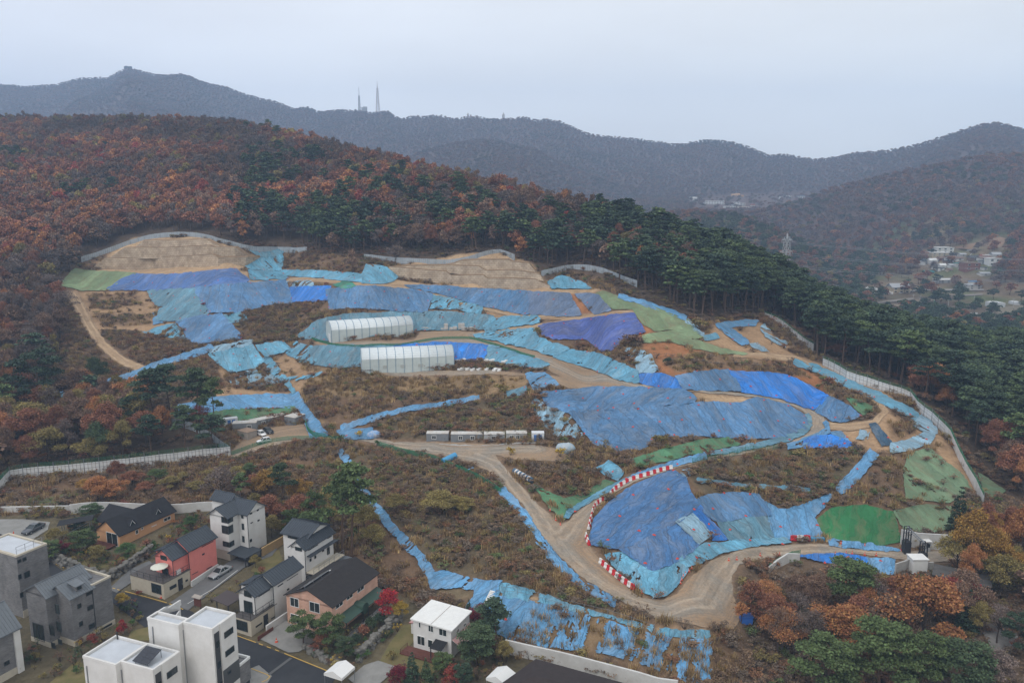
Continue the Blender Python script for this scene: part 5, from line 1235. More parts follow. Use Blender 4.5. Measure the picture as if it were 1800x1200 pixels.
def resample(P, step):
    P = np.array(P); d = np.concatenate([[0], np.cumsum(np.hypot(*np.diff(P[:, :2], axis=0).T))])
    n = max(2, int(round(d[-1]/step))+1); s = np.linspace(0, d[-1], n)
    return np.column_stack([np.interp(s, d, P[:, 0]), np.interp(s, d, P[:, 1])])
def panel_fence(px, h, label, step=2.6, net=0.0, pm='panel', rails=3, back=True, posts=True):
    P = resample([G(*p) for p in px], step); z = hz(P[:, 0], P[:, 1]); z = np.convolve(np.pad(z, 2, mode='edge'), np.ones(5)/5, 'valid')
    o = empty('boundary_fence', (P[0, 0], P[0, 1], z[0]), 0, label, 'fence'); O = np.array([P[0, 0], P[0, 1], z[0]])
    W = np.column_stack([P, z])-O; mb = MB(); rl = MB(); nt_ = MB()
    for i in range(len(W)-1):
        a, b = W[i], W[i+1]; d = (b-a); L_ = math.hypot(d[0], d[1]); n = np.array([d[1], -d[0], 0])/L_*.03
        if n[1] > 0: n = -n
        k = max(1, int(round(L_/.9)))
        for q in range(k):
            p0 = a+d*(q/k+.012); p1 = a+d*((q+1)/k-.012); off = n*(1 if q % 2 else .2)
            jig = .03*math.sin(i*2.3+q)
            mb.slab([p0-(0, 0, .4)-off, p1-(0, 0, .4)-off, p1+(0, 0, h+jig)-off, p0+(0, 0, h+jig)-off], n*1.4)
        for r in range(rails):
            zz = h*(.12+.76*r/max(rails-1, 1)); rl.bar(a+(0, 0, zz)+n*1.6, b+(0, 0, zz)+n*1.6, .05)
        if net:
            for r in range(5): nt_.bar(a+(0, 0, h+.05+net*r/4), b+(0, 0, h+.05+net*r/4), .03)
            for q in range(7): p = a+d*(q/7); nt_.bar(p+(0, 0, h), p+(0, 0, h+net), .025)
    mb.build('panel', M[pm], o)
    if rails: rl.build('rail', M['post'], o)
    else: rl.b.free()
    if net: nt_.build('net_top', M['greennet'], o)
    else: nt_.b.free()
    if posts:
        pm_ = None
        for i in range(len(W)):
            d = W[min(i+1, len(W)-1)]-W[max(i-1, 0)]; n = np.array([d[1], -d[0], 0]); n /= np.linalg.norm(n)+1e-9
            if n[1] > 0: n = -n
            if pm_ is None:
                m = MB(); m.bar((0, 0, -.4), (0, 0, h+net+.1), .09); p = m.build('post', M['post'], o); pm_ = p.data
            else: p = mesh_obj_shared('post', pm_, o)
            p.location = W[i]+n*.09
    return o
def mesh_obj_shared(name, me, parent, loc=(0, 0, 0)):
    o = bpy.data.objects.new(name, me); COL.objects.link(o); o.parent = parent; o.location = loc; return o
panel_fence([(143,462),(160,455),(180,448),(225,430),(250,421),(277,418.5),(360,419),(385,426),(430,440),(490,437.5),(540,441)], 2.0, 'grey panel fence arching behind the western stone wall', 3.4, pm='panelgrey', rails=0)
panel_fence([(640,455),(700,464),(790,467),(830,459),(870,445),(882,444),(905,460)], 2.0, 'grey panel fence rising behind the eastern stone wall', 3.4, pm='panelgrey', rails=0)
panel_fence([(951,488),(985,477),(1010,471),(1043,475),(1085,491),(1120,505)], 2.0, 'grey panel fence on the brown hillside right of the eastern stone wall', 3.4, pm='panelgrey', rails=0)
panel_fence([(1344,557),(1373,573),(1400,595),(1430,619)], 1.9, 'short pale fence with a green top on the eastern shoulder', 2.6, .5, rails=2)
panel_fence([(1446,643),(1490,667),(1533,681),(1598,701),(1613,722),(1638,741),(1668,772),(1684,806),(1697,830),(1714,862),(1727,893)], 2.3, 'long white panel fence curving down the eastern edge of the site', 2.8, .7)
panel_fence([(-40,893),(-2,868),(20,841),(92,837),(160,831),(220,823),(300,815),(350,808),(406,801)], 2.5, 'long white panel fence with a green net top below the western wood', 3.2, .9)
panel_fence([(406,800),(393,790),(365,768),(330,752),(268,745)], 2.0, 'grey panel fence half hidden behind the western row of pines', 3.2, pm='panelgrey', rails=0)
def plain_wall(px, h, label, m, t=.3, name='retaining_wall', cat='wall', cap=None, top=None):
    P = resample([G(*p) for p in px], 3.0); z = hz(P[:, 0], P[:, 1]); n = len(P); mb = MB(); cp = MB()
    for i in range(n-1):
        a = np.array([*P[i], z[i]-.6]); b = np.array([*P[i+1], z[i+1]-.6]); d = b-a; q = np.array([-d[1], d[0], 0]); q = q/np.linalg.norm(q)*t
        if q[1] < 0: q = -q
        h0 = h if top is None else np.interp(i/(n-1), *top); h1 = h if top is None else np.interp((i+1)/(n-1), *top)
        mb.slab([a, b, b+(0, 0, h1+.6), a+(0, 0, h0+.6)], q)
    o = mb.build(name, m, origin='base'); tag(o, label, cat); return o
WALLP = mat('wall_white', (.58, .58, .57), .8, noise=.3, nscale=.5, col2=(.44, .43, .41), bump=.1)
plain_wall([(-30,903),(0,900),(60,899),(122,898)], 1.2, 'low white garden wall at the left edge behind the car park', WALLP, name='garden_wall')
plain_wall([(123,903),(135,900),(185,898),(240,901),(300,903),(340,900),(368,896),(383,905)], 2.0, 'white garden wall running behind the orange house', WALLP, name='garden_wall')
plain_wall([(888,1148),(930,1158),(1000,1174),(1060,1190),(1120,1206),(1190,1222)], 2.2, 'long white retaining wall at the foot of the torn foreground slope', WALLP)
# stone retaining walls in stepped tiers
BL = bpy.data.materials.new('stone_blocks'); BL.use_nodes = True
nt = BL.node_tree; bs = nt.nodes['Principled BSDF']; bs.inputs['Roughness'].default_value = .9; bs.inputs['Specular IOR Level'].default_value = .1
tc = nt.nodes.new('ShaderNodeTexCoord'); mp = nt.nodes.new('ShaderNodeMapping'); mp.inputs['Rotation'].default_value = (PI/2, 0, 0)
br = nt.nodes.new('ShaderNodeTexBrick'); br.inputs['Scale'].default_value = 1; br.inputs['Brick Width'].default_value = 1.3; br.inputs['Row Height'].default_value = .75; br.inputs['Mortar Size'].default_value = .045
br.inputs['Color1'].default_value = (.50, .41, .31, 1); br.inputs['Color2'].default_value = (.41, .335, .255, 1); br.inputs['Mortar'].default_value = (.29, .22, .155, 1)
no = nt.nodes.new('ShaderNodeTexNoise'); no.inputs['Scale'].default_value = .35; no.inputs['Detail'].default_value = 7
mx = nt.nodes.new('ShaderNodeMix'); mx.data_type = 'RGBA'; mx.blend_type = 'MULTIPLY'; mx.inputs[0].default_value = .8
rr = nt.nodes.new('ShaderNodeValToRGB'); rr.color_ramp.elements[0].color = (.60, .55, .5, 1); rr.color_ramp.elements[0].position = .3; rr.color_ramp.elements[1].color = (1.15, 1.12, 1.08, 1); rr.color_ramp.elements[1].position = .7
L = nt.links.new
L(tc.outputs['Object'], mp.inputs[0]); L(mp.outputs[0], br.inputs['Vector']); L(tc.outputs['Object'], no.inputs['Vector']); L(no.outputs['Fac'], rr.inputs[0]); L(br.outputs['Color'], mx.inputs[6]); L(rr.outputs[0], mx.inputs[7]); L(mx.outputs[2], bs.inputs['Base Color'])
bp = nt.nodes.new('ShaderNodeBump'); bp.inputs['Strength'].default_value = .6; bp.inputs['Distance'].default_value = .15; L(br.outputs['Fac'], bp.inputs['Height']); bp.invert = True; L(bp.outputs['Normal'], bs.inputs['Normal'])
M['ledge'] = mat('ledge_soil', (.31, .21, .125), .95, noise=.4, nscale=.6)
def stone_wall(tiers, label, set_):
    t0 = tiers[0]; y0 = [G(u, vb).y for u, vb, vt in t0]; us = [q[0] for q in t0]
    o = empty('stone_retaining_wall', G(t0[0][0], t0[0][1]), 0, label, 'wall'); O = np.array(o.location)
    prev = None
    for k, t in enumerate(tiers):
        mb = MB(); q = []
        for u, vb, vt in t:
            yb = float(np.interp(u, us, y0))-.8+set_*k; b = np.array(at_y(u, vb, yb)); tp = np.array(at_y(u, vt, yb+.35)); q.append((b-O, tp-O))
        n = len(q)
        for i in range(n-1):
            (b0, t0_), (b1, t1) = q[i], q[i+1]; dn = np.array((0, -.05, -1.2)) if k == 0 else np.array((0, 0, -.3))
            bk = np.array((0, 4.2, -.2))
            mb.face([b0+dn, b1+dn, t1, t0_]); mb.face([t0_, t1, t1+bk, t0_+bk])
        b0, t0_ = q[0]; mb.face([b0+(0, 0, -.3), t0_, t0_+(0, 4.2, -.2), b0+(0, 4.2, -.3)])
        b1, t1 = q[-1]; mb.face([b1+(0, 0, -.3), b1+(0, 4.2, -.3), t1+(0, 4.2, -.2), t1])
        tr_ = mb.build('tier', BL, o); lm = MB()
        for i in range(n-1): lm.face([q[i][1]+(0, .3, .06), q[i+1][1]+(0, .3, .06), q[i+1][1]+(0, 3.5, .34), q[i][1]+(0, 3.5, .34)])
        lm.build('soil_ledge', M['ledge'], tr_)
stone_wall([[(160,473,472),(185,472,454),(267,471,453),(330,468,450),(373,466,447),(383,466,453),(432,467,452),(457,452.5,451.5)],
            [(193,453,452),(217,454,436),(293,453,435),(340,450,433),(367,447,431.5),(376,451,435),(413,453,435),(437,452,451)],
            [(236,436,435),(252,436,423),(300,435,422.5),(363,432,421),(388,435,434.5)]], 'western stone retaining wall of three pale tiers', 2.2)
stone_wall([[(683,470,469),(700,484,470),(727,489,473),(783,496,477),(793,497,484),(850,503,484),(857,506,490),(897,507,489.5),(940,506,491),(967,505,503)],
            [(700,472,470),(727,475,467),(783,478,467),(840,484,468),(855,490,476),(893,490,475),(915,489,476),(948,491,482),(956,493,491)],
            [(775,469,468),(797,468,464),(813,468.5,458),(850,474,457),(893,475.5,456.5),(900,476,460),(930,476,463),(944,483,480)]], 'eastern stone retaining wall of stepped pale tiers', 2.0)
# ------------------------------------------------------------------ white tunnel sheds
M['shedwall'] = mat('shed_sheet', (.50, .56, .55), .5, noise=.12, nscale=.8); M['shedroof'] = mat('shed_roof_sheet', (.68, .73, .74), .45, noise=.1, nscale=.8); M['shedrib'] = mat('shed_rib', (.16, .26, .36), .5)
def shed(pl, pr, v_eave, v_ridge, depth, label, vents=0, nrib=11):
    a = G(*pl); b = G(*pr); z0 = min(a.z, b.z)+.1; a = at_z(pl[0], pl[1], z0); b = at_z(pr[0], pr[1], z0)
    d = b-a; L_ = d.length; rz = math.atan2(d.y, d.x); dd = dist(a)
    hw = (pl[1]-v_eave)*dd/FPX/math.cos(PITCH+math.atan((pl[1]-600)/FPX)); hr = hw+depth*.30
    o = empty('tunnel_shed', a, rz, label, 'shed')
    def prof(n=9): return [(depth/2*(1-math.cos(PI*i/(n-1))), hw+(hr-hw)*math.sin(PI*i/(n-1))) for i in range(n)]
    w = MB(); w.slab([(0, 0, -1), (L_, 0, -1), (L_, 0, hw), (0, 0, hw)], (0, .06, 0)); w.slab([(0, depth-.06, -1), (L_, depth-.06, -1), (L_, depth-.06, hw), (0, depth-.06, hw)], (0, .06, 0))
    for x in (0, L_-.06):
        w.slab([(x, .06, -1), (x, depth-.06, -1), (x, depth-.06, hw)]+[(x, min(max(y, .06), depth-.06), z-.02) for y, z in prof()[::-1][1:-1]]+[(x, .06, hw)], (.06, 0, 0))
    w.build('wall_sheet', M['shedwall'], o)
    rf = MB(); P = prof(13)
    for i in range(12): rf.slab([(-.1, P[i][0], P[i][1]), (L_+.1, P[i][0], P[i][1]), (L_+.1, P[i+1][0], P[i+1][1]), (-.1, P[i+1][0], P[i+1][1])], (0, 0, .05))
    rf.build('roof_sheet', M['shedroof'], o, True)
    for k in range(nrib+1):
        x = L_*k/nrib; m = MB(); m.bar((x, -.05, -.5), (x, -.05, hw), .16, .10)
        for i in range(12): m.bar((x, P[i][0], P[i][1]+.07), (x, P[i+1][0], P[i+1][1]+.07), .14, .08)
        m.build('rib', M['shedrib'], o)
    m = MB(); m.box((L_/2, -.04, hw*.5), (L_, .04, .05)); m.build('side_rail', M['shedwall'], o)
    m = MB(); m.box((-.04, depth*.35, 1.3), (.08, 2.6, 2.6)); dr = m.build('door', M['white'], o); m = MB(); m.box((-.10, depth*.35+1, 1.2), (.04, .06, .3)); m.build('handle', M['dark'], dr)
    for k in range(vents):
        x = L_*(.25+.19*k); m = MB()
        m.box((x, -.05, hw*.45), (1.5, .06, 1.1)); wv = m.build('window', M['shedwall'], o); m = MB(); m.box((x, -.10, hw*.45), (1.3, .04, .9)); m.build('pane', mat('vent_pane', (.36, .38, .36), .6), wv)
    return o
shed((583,603.5), (727,592.5), 581, 566, 8.0, 'rear white tunnel shed with blue ribs beside the stacked blocks')
shed((636,657.5), (798.5,650), 633, 617, 8.5, 'front white tunnel shed with four side vents on the scrub edge', 4)
# concrete blocks and slabs on the yard
M['block'] = mat('precast', (.48, .46, .43), .85, noise=.25, nscale=1.5)
for i, (u, v, w_, h_) in enumerate([(778,580,1.2,.6),(784,580,1.4,.9),(784,577,1.2,1.6),(795,580,1.8,.9),(800,580,1.3,1.2),(811,578,2.0,1.9),(815,580,1.4,1.0),(823,580,1.4,.9),(829,580,1.3,1.0),(833,580,1.2,.8)]):
    p = G(u, v); m = MB(); m.box((0, 0, h_/2), (w_, 1.1, h_), bev=.03); m.box((0, -.56, h_*.5), (w_*.55, .04, h_*.45))
    o = m.build('precast_block', [M['block']], None); o.location = p; o.rotation_euler.z = .1*(i % 3)
    tag(o, 'pale hollow concrete block stacked on the yard right of the rear shed', 'concrete block', 'concrete blocks beside the rear shed')
for i, (u, v, w_) in enumerate([(746,577,2.5),(757,578,2.8),(767,579,2.2)]):
    m = MB(); m.box((0, 0, .18), (w_, 1.0, .36), bev=.03); o = m.build('concrete_slab', M['block']); o.location = G(u, v); tag(o, 'flat pale slab lying between the rear shed and the stacked blocks', 'slab', 'slabs beside the rear shed')
for i, (u, v, w_) in enumerate([(805,636,2.4),(815,634,1.6),(843,633,2.0),(855,635,1.6),(866,635,2.2),(889,637,2.6),(812,650,2.6),(823,650,1.6),(832,651,1.8),(843,650,1.8),(857,650,1.6),(871,651,2.4),(878,652,1.2)]):
    m = MB(); m.box((0, 0, .25), (w_, 1.0, .5), rz=.1*i, bev=.04); m.box((.1, .1, .6), (w_*.6, .7, .2), rz=.2*i, bev=.03)
    o = m.build('wrapped_slab_stack', M['white'], None); o.location = G(u, v); tag(o, 'low pale stack of slabs on the gravel right of the front shed', 'slab stack', 'slab stacks right of the front shed')
m = MB(); m.blob((0, 0, .5), (.9, .6, .6), 2, .2); o = m.build('wrapped_bundle', mat('navy_wrap', (.02, .05, .22), .5), None, True); o.location = G(833,636); tag(o, 'dark blue wrapped bundle among the pale slab stacks', 'bundle')
for u, v, s, c, lab in [(658,768,1.5,(.06,.24,.55),'wrapped blue bale at the end of the crumpled tarp pile'), (993,794,1.9,(.20,.33,.42),'domed heap under a pale blue cover beside the gravel yard')]:
    m = MB(); m.blob((0, 0, s*.4), (s*1.1, s*.8, s*.7), 3, .25, int(u)); o = m.build('covered_heap', mat('heap_cover', c, .6, noise=.5, nscale=1.2, col2=(.45, .46, .46), bump=.5, bscale=3), None, True); o.location = G(u, v); tag(o, lab, 'covered heap')
for u0, v0, u1, v1, r, lab in [(779,816,801,805,.7,'rolled blue tarp lying beside the green road fence'), (904,831,936,849,.55,'long dark blue wrapped bundle with pale straps along the road triangle')]:
    a = G(u0, v0); b = G(u1, v1); m = MB(); m.tube([(0, 0, r), tuple((b-a)/2+Vector((0, 0, r*1.05))), tuple(b-a+Vector((0, 0, r)))], r, 10)
    o = m.build('rolled_tarp', mat('roll', (.07, .28, .50) if u0 < 850 else (.05, .13, .22), .6, bump=.4, bscale=2), None); o.location = a
    tag(o, lab, 'rolled tarp')
    for k in range(5 if u0 > 850 else 0):
        q = (b-a)*(.15+.17*k); m = MB(); d_ = (b-a).normalized()*.25; m.tube([tuple(q-d_+Vector((0, 0, r))), tuple(q+d_+Vector((0, 0, r)))], r*1.06, 10); m.build('strap', M['wplast'], o)
# ------------------------------------------------------------------ cabins
M['cabgrey'] = mat('cabin_grey', (.22, .235, .25), .55, noise=.2, nscale=1.2); M['cabpale'] = mat('cabin_pale', (.40, .41, .41), .55, noise=.22, nscale=1.2); M['cabbrown'] = mat('cabin_buff', (.36, .32, .28), .6, noise=.25, nscale=1.2); M['cabroof'] = mat('cabin_roof', (.56, .57, .56), .6, noise=.25, nscale=.8, col2=(.42, .36, .30)); M['toilet'] = mat('cabin_white', (.62, .64, .66), .5)
M['rustroof'] = mat('rust_roof', (.30, .21, .15), .8, noise=.35, nscale=1)
def cabin(a, b, h, depth, label, wm, rm, wins=(), doors=(), hip=False, name='site_cabin', z=None):
    z0 = G(*a).z if z is None else z
    a = at_z(a[0], a[1], z0); b = at_z(b[0], b[1], z0); d = b-a; L_ = math.hypot(d.x, d.y); o = empty(name, a, math.atan2(d.y, d.x), label, 'cabin')
    w = MB(); w.box((L_/2, depth/2, h/2-.15), (L_, depth, h+.3)); n = int(L_/.35)
    for k in range(n+1):
        w.box((L_*k/max(n, 1), -.02, h/2), (.10, .05, h)); 
    for k in range(int(depth/.35)+1):
        for x in (-.02, L_+.02): w.box((x, depth*k/max(1, int(depth/.35)), h/2), (.05, .10, h))
    w.build('body', wm, o)
    r = MB()
    if hip: 
        e = .2; A_ = [(-e, -e, h), (L_+e, -e, h), (L_+e, depth+e, h), (-e, depth+e, h)]; t = (L_/2, depth/2, h+.6)
        for i in range(4): r.face([A_[i], A_[(i+1) % 4], t])
        r.face(A_[::-1])
    else:
        r.box((L_/2, depth/2, h+.06), (L_+.16, depth+.16, .12))
        for k in range(n//2+1): r.box((L_*k/max(1, n//2), depth/2, h+.14), (.10, depth+.1, .05))
    r.build('roof', rm, o)
    for x, ww in wins:
        m = MB(); c = (x*L_, -.06, h*.56)
        for s in (-1, 1): m.box((c[0]+s*ww/2, c[1], c[2]), (.09, .10, .98)); m.box((c[0], c[1], c[2]+s*.45), (ww, .10, .09))
        m.box((c[0], c[1], c[2]), (.06, .08, .9)); f = m.build('window', M['frame'], o); m = MB(); m.box((c[0], -.03, c[2]), (ww-.05, .03, .86)); m.build('pane', M['glass'], f)
    for x, dm in doors:
        m = MB(); m.box((x*L_, -.05, h*.43), (.8, .06, h*.82)); dd_ = m.build('door', dm, o); m = MB(); m.box((x*L_+.28, -.1, h*.42), (.08, .06, .16)); m.build('handle', M['dark'], dd_)
    return o
cabin((750,776), (788,776), 1.95, 2.1, 'dark grey site hut at the left end of the row on the gravel', M['cabgrey'], M['cabroof'], [(.34, 1.0)], [(.78, M['cabgrey'])])
cabin((793,777), (848,777), 1.95, 2.1, 'longest dark grey site hut, second in the row on the gravel', M['cabgrey'], M['cabroof'], [(.30, .9), (.68, .9)], [(.88, M['cabgrey'])])
cabin((851,777), (887,777), 1.9, 2.1, 'weathered pale site hut with one red window, third in the row', M['cabpale'], M['cabroof'], [(.48, .9)], [(.84, M['cabpale'])])
cabin((890,776), (926,776), 1.95, 2.1, 'pale site hut with two close windows, fourth in the row', M['cabpale'], M['cabroof'], [(.26, .8), (.56, .8)], [(.86, M['cabpale'])])
cabin((935,775.5), (956,775.5), 1.9, 1.6, 'white toilet cabin with two blue doors at the right end of the row', M['toilet'], M['toilet'], [], [(.30, M['blue']), (.68, M['blue'])], name='toilet_cabin')
zc = G(440, 760).z
cabin((446,754), (503,741.5), 2.0, 2.4, 'long dark grey office cabin below the green netted bank', M['cabgrey'], M['cabroof'], [(.30, 1.0), (.72, 1.0)], [(.12, M['cabgrey'])])
cabin((519,747.5), (537,741), 2.0, 3.6, 'square grey office cabin beside the chute', M['cabgrey'], M['cabroof'], [], [])
cabin((409,758), (451,756), 2.0, 2.4, 'pale roofed grey cabin between the brown hut and the long office', M['cabgrey'], M['cabroof'], [(.7, 1.0)], [])
cabin((436,774), (452,769), 2.1, 3.8, 'buff hut with a rusty pyramid roof nearest the parked cars', M['cabbrown'], M['rustroof'], [], [], True)
cabin((395,749), (418,746), 1.8, 1.4, 'small white toilet cabin with blue doors by the office cabins', M['toilet'], M['toilet'], [], [(.35, M['blue']), (.7, M['blue'])], name='toilet_cabin')
# walkway slab in front of the huts
m = MB(); P = resample([G(772,781), G(957,780)], 2.5); zz = hz(P[:, 0], P[:, 1]); c0 = (P[0, 0], P[0, 1], float(zz[0]))
for i in range(len(P)-1): m.slab([(P[k, 0]-c0[0], P[k, 1]-c0[1]+q, zz[k]-c0[2]-.3) for k, q in ((i, 0), (i+1, 0), (i+1, 1.1), (i, 1.1))], (0, 0, .45))
o = m.build('walkway_slab', M['conc']); o.location = c0; tag(o, 'pale concrete walkway along the row of site huts', 'walkway')
# ------------------------------------------------------------------ plastic water barriers, red and white by turns
def barrier(p, rz, L_, h, w_, m):
    mb = MB(); pr = [(-w_/2, 0), (-w_/2, h*.25), (-w_*.28, h*.42), (-w_*.2, h), (w_*.2, h), (w_*.28, h*.42), (w_/2, h*.25), (w_/2, 0)]
    mb.slab([(-L_/2, y, z) for y, z in pr], (L_, 0, 0)); mb.box((0, 0, h+.03), (L_*.5, w_*.25, .08)); mb.box((-L_*.28, -w_*.3, h*.1), (L_*.2, w_*.5, h*.2)); mb.box((L_*.28, -w_*.3, h*.1), (L_*.2, w_*.5, h*.2))
    o = mb.build('water_barrier', m); o.location = p; o.rotation_euler.z = rz; return o
def barriers(px, n, group, lab, h=.76, first=0, w_=.52):
    P = resample([G(*q) for q in px], .5); d = np.concatenate([[0], np.cumsum(np.hypot(*np.diff(P, axis=0).T))]); L_ = d[-1]/n
    proto_ = {}
    for k in range(n):
        s0, s1 = L_*k, L_*(k+1); a = [np.interp(s0, d, P[:, i]) for i in (0, 1)]; b = [np.interp(s1, d, P[:, i]) for i in (0, 1)]
        c = ((a[0]+b[0])/2, (a[1]+b[1])/2); c = (c[0], c[1], float(hz(*c))+.12); rz = math.atan2(b[1]-a[1], b[0]-a[0]); col = (k+first) % 2
        if col in proto_: o = proto_[col].copy(); COL.objects.link(o)
        else: o = proto_[col] = barrier(c, rz, L_*.97, h, w_, M['red'] if col else M['wplast'])
        o.location = c; o.rotation_euler.z = rz; tag(o, '%s plastic barrier unit %s' % ('red' if col else 'white', lab), 'barrier', ('red' if col else 'white')+' barriers '+lab)
barriers([(1072,872),(1080,862),(1095,852),(1112,844),(1140,836),(1160,829),(1182,824)], 21, '', 'along the middle road above the navy tarp')
barriers([(1041,902),(1045,892),(1053,884),(1066,877)], 9, '', 'on the upper left bend of the navy tarp')
barriers([(1034,932),(1037,918),(1041,905)], 6, '', 'on the left edge of the navy tarp')
barriers([(1036,960),(1032,950),(1030,942)], 4, '', 'at the lower left corner of the navy tarp', first=1)
barriers([(1054,989),(1075,1008),(1097,1025),(1115,1038)], 12, '', 'in the straight row beside the lower haul road', h=.9)
barriers([(1389,950),(1400,950),(1412,950),(1424,950)], 3, '', 'under the teal bank by the lower road', first=1, h=1.0)
m = MB(); m.box((0, 0, .35), (2.6, .6, .7), bev=.1); o = m.build('water_barrier', mat('blue_plastic', (.06, .26, .45), .5)); o.location = G(1437,950); tag(o, 'blue covered barrier right of the three red and white ones', 'barrier')
def cone(u, v, s=1.0, lab=None, grp=None):
    m = MB(); m.box((0, 0, .04), (.42, .42, .08)); m.lathe([(.17, .08), (.03, .75)], n=10); o = m.build('traffic_cone', M['cone'])
    m = MB(); m.lathe([(.125, .30), (.085, .48)], n=10); m.build('stripe', M['wplast'], o)
    o.location = G(u, v)+Vector((0, 0, .1)); o.scale = (s,)*3; tag(o, lab, 'traffic cone', grp)
for u, v in [(1281,986),(1295,984),(1336,977),(1370,976),(1468,975),(1487,974),(1498,974),(1520,976),(1540,977),(1478,956),(1520,960)]:
    cone(u, v, .9, 'small red cone along the edge of the lower road', 'red cones along the lower road')
cone(1585, 968, 1.3, 'orange cone at the foot of the left gate pillar')
for u, v in [(1201,1014),(1205,1010),(1211,1005),(1216,1000),(1198,1020),(1196,1026),(1128,1043),(1154,1049),(1166,1048),(1090,1070)]:
    cone(u, v, .8, 'small red cone marking the torn edge of the barrier bend', 'red cones at the barrier bend')
for u, v in [(964,888),(967,898),(977,915),(985,923)]:
    cone(u, v, .8, 'small red cone at the tip of the green netted wedge', 'red cones at the green wedge')
# ------------------------------------------------------------------ light wire fences
def net_fence(px, h, label, step=2.2, hw=5, vw=.45, m='greennet', name='net_fence', posts=True, wire=.022):
    P = resample([G(*q) for q in px], step); z = hz(P[:, 0], P[:, 1]); W = np.column_stack([P, z]); O = W[0].copy(); W = W-O
    o = empty(name, O, 0, label, 'fence'); nb = MB()
    for i in range(len(W)-1):
        a, b = W[i], W[i+1]; d = b-a; L_ = np.linalg.norm(d)
        for r in range(hw): zz = .12+(h-.14)*r/(hw-1); nb.bar(a+(0, 0, zz), b+(0, 0, zz), wire)
        if vw:
            for q in range(int(L_/vw)): p = a+d*(q*vw/L_); nb.bar(p+(0, 0, .1), p+(0, 0, h), wire*.8)
    nb.build('net', M[m], o); me = None
    if posts:
        for w_ in W:
            if me is None: mm = MB(); mm.bar((0, 0, -.2), (0, 0, h+.12), .07); p = mm.build('post', M['post'] if m != 'greennet' else M['greennet'], o); me = p.data
            else: p = mesh_obj_shared('post', me, o)
            p.location = w_
    return o
net_fence([(406,801),(440,788),(470,779),(500,774),(535,773),(565,772),(600,774)], 1.1, 'low green mesh fence along the lower edge of the offices yard', 3, 7, .25, wire=.05)
net_fence([(663,783),(690,791),(735,802),(780,816),(815,830),(850,848),(880,868)], 1.2, 'green mesh fence along the outer edge of the haul road', 2.6, 8, .2, wire=.06)
net_fence([(537,745),(541,760),(553,769),(573,771)], 1.4, 'green mesh fence around the crumpled tarp beside the square office', 2.2, 8, .2, wire=.06)
net_fence([(548,597),(587,609),(633,612),(693,609),(733,603),(783,596),(827,596),(867,607),(905,619),(940,630)], .9, 'long low green fence between the two white sheds', 2.8, 8, .2, wire=.06)
net_fence([(1217,815),(1290,801),(1340,794),(1370,787)], 1.2, 'thin post and wire fence along the lower edge of the middle road', 2.4, 5, .5, wire=.04)
net_fence([(872,1045),(900,1046),(940,1055),(1000,1071),(1066,1086),(1110,1100),(1150,1114)], 1.5, 'rusty post and wire fence on the crest of the torn foreground slope', 3.6, 3, 0, 'post', 'wire_fence', wire=.03)
net_fence([(30,893),(0,893),(60,890),(118,888)], 1.2, 'thin wire fence on top of the low white garden wall', 3.5, 3, 0, 'post', 'wire_fence', wire=.03)
net_fence([(1583,951),(1600,942),(1650,945),(1700,950)], .8, 'green mesh on top of the white wall behind the gate', 2.4, 8, .2, wire=.06)
# ------------------------------------------------------------------ gate
gz0 = G(1592, 972).z
def gp(u, v): return G(u, v)
A0 = G(1592,972); B0 = G(1621,988)
g = empty('site_gate', A0, 0, 'dark steel site gate with a sloping lattice beam over the road', 'gate'); dB = B0-A0
hA = (972-928)*dist(A0)/FPX/.9; hB = (988-954)*dist(B0)/FPX/.9
for P0, hh in ((Vector((0, 0, 0)), hA), (dB, hB)):
    m = MB()
    for dx, dy in ((0, 0), (.9, 0), (0, .9), (.9, .9)): m.bar(P0+Vector((dx-.45, dy-.45, -.3)), P0+Vector((dx-.45, dy-.45, hh)), .16)
    for zz in (.5, .75, 1.0): m.bar(P0+Vector((-.45, -.45, hh*zz)), P0+Vector((.45, -.45, hh*zz)), .10); m.bar(P0+Vector((-.45, .45, hh*zz)), P0+Vector((.45, .45, hh*zz)), .10)
    p = m.build('post_tower', M['dark'], g); m = MB(); m.box(P0+Vector((0, 0, hh*.22)), (1.2, 1.2, hh*.5)); m.build('gate_leaf_box', M['dark'], p)
m = MB()
for s in (-.25, .25): m.bar(Vector((0, s, hA)), dB+Vector((0, s, hB)), .13); m.bar(Vector((0, s, hA-.5)), dB+Vector((0, s, hB-.5)), .09)
for k in range(9):
    q = Vector((0, 0, hA)).lerp(dB+Vector((0, 0, hB)), k/9); q2 = Vector((0, 0, hA)).lerp(dB+Vector((0, 0, hB)), (k+1)/9); m.bar(q+Vector((0, -.25, -.5)), q2+Vector((0, -.25, 0)), .07)
m.build('lattice_beam', M['steel'], g)
plain_wall([(1583,957),(1600,962),(1640,965),(1700,968)], 3.0, 'white concrete wall behind the gate at the foot of the dark bank', WALLP)
plain_wall([(1574,1013),(1590,1008),(1602,1002)], 2.4, 'pale concrete wall piece left of the white gate box', M['conc'])
p = at_z(1611, 1002, gz0-.5); m = MB(); m.box((0, 0, 1.2), (2.6, 2.2, 2.6)); o = m.build('gate_box', M['white']); m = MB(); m.box((0, 0, 2.56), (2.9, 2.5, .12)); m.build('roof', M['white'], o); o.location = p; tag(o, 'white box shaped cabin at the right side of the gate', 'gate cabin')
plain_wall([(1608,1012),(1640,1008)], 2.2, 'grey concrete wall under the white gate box', M['conc'])
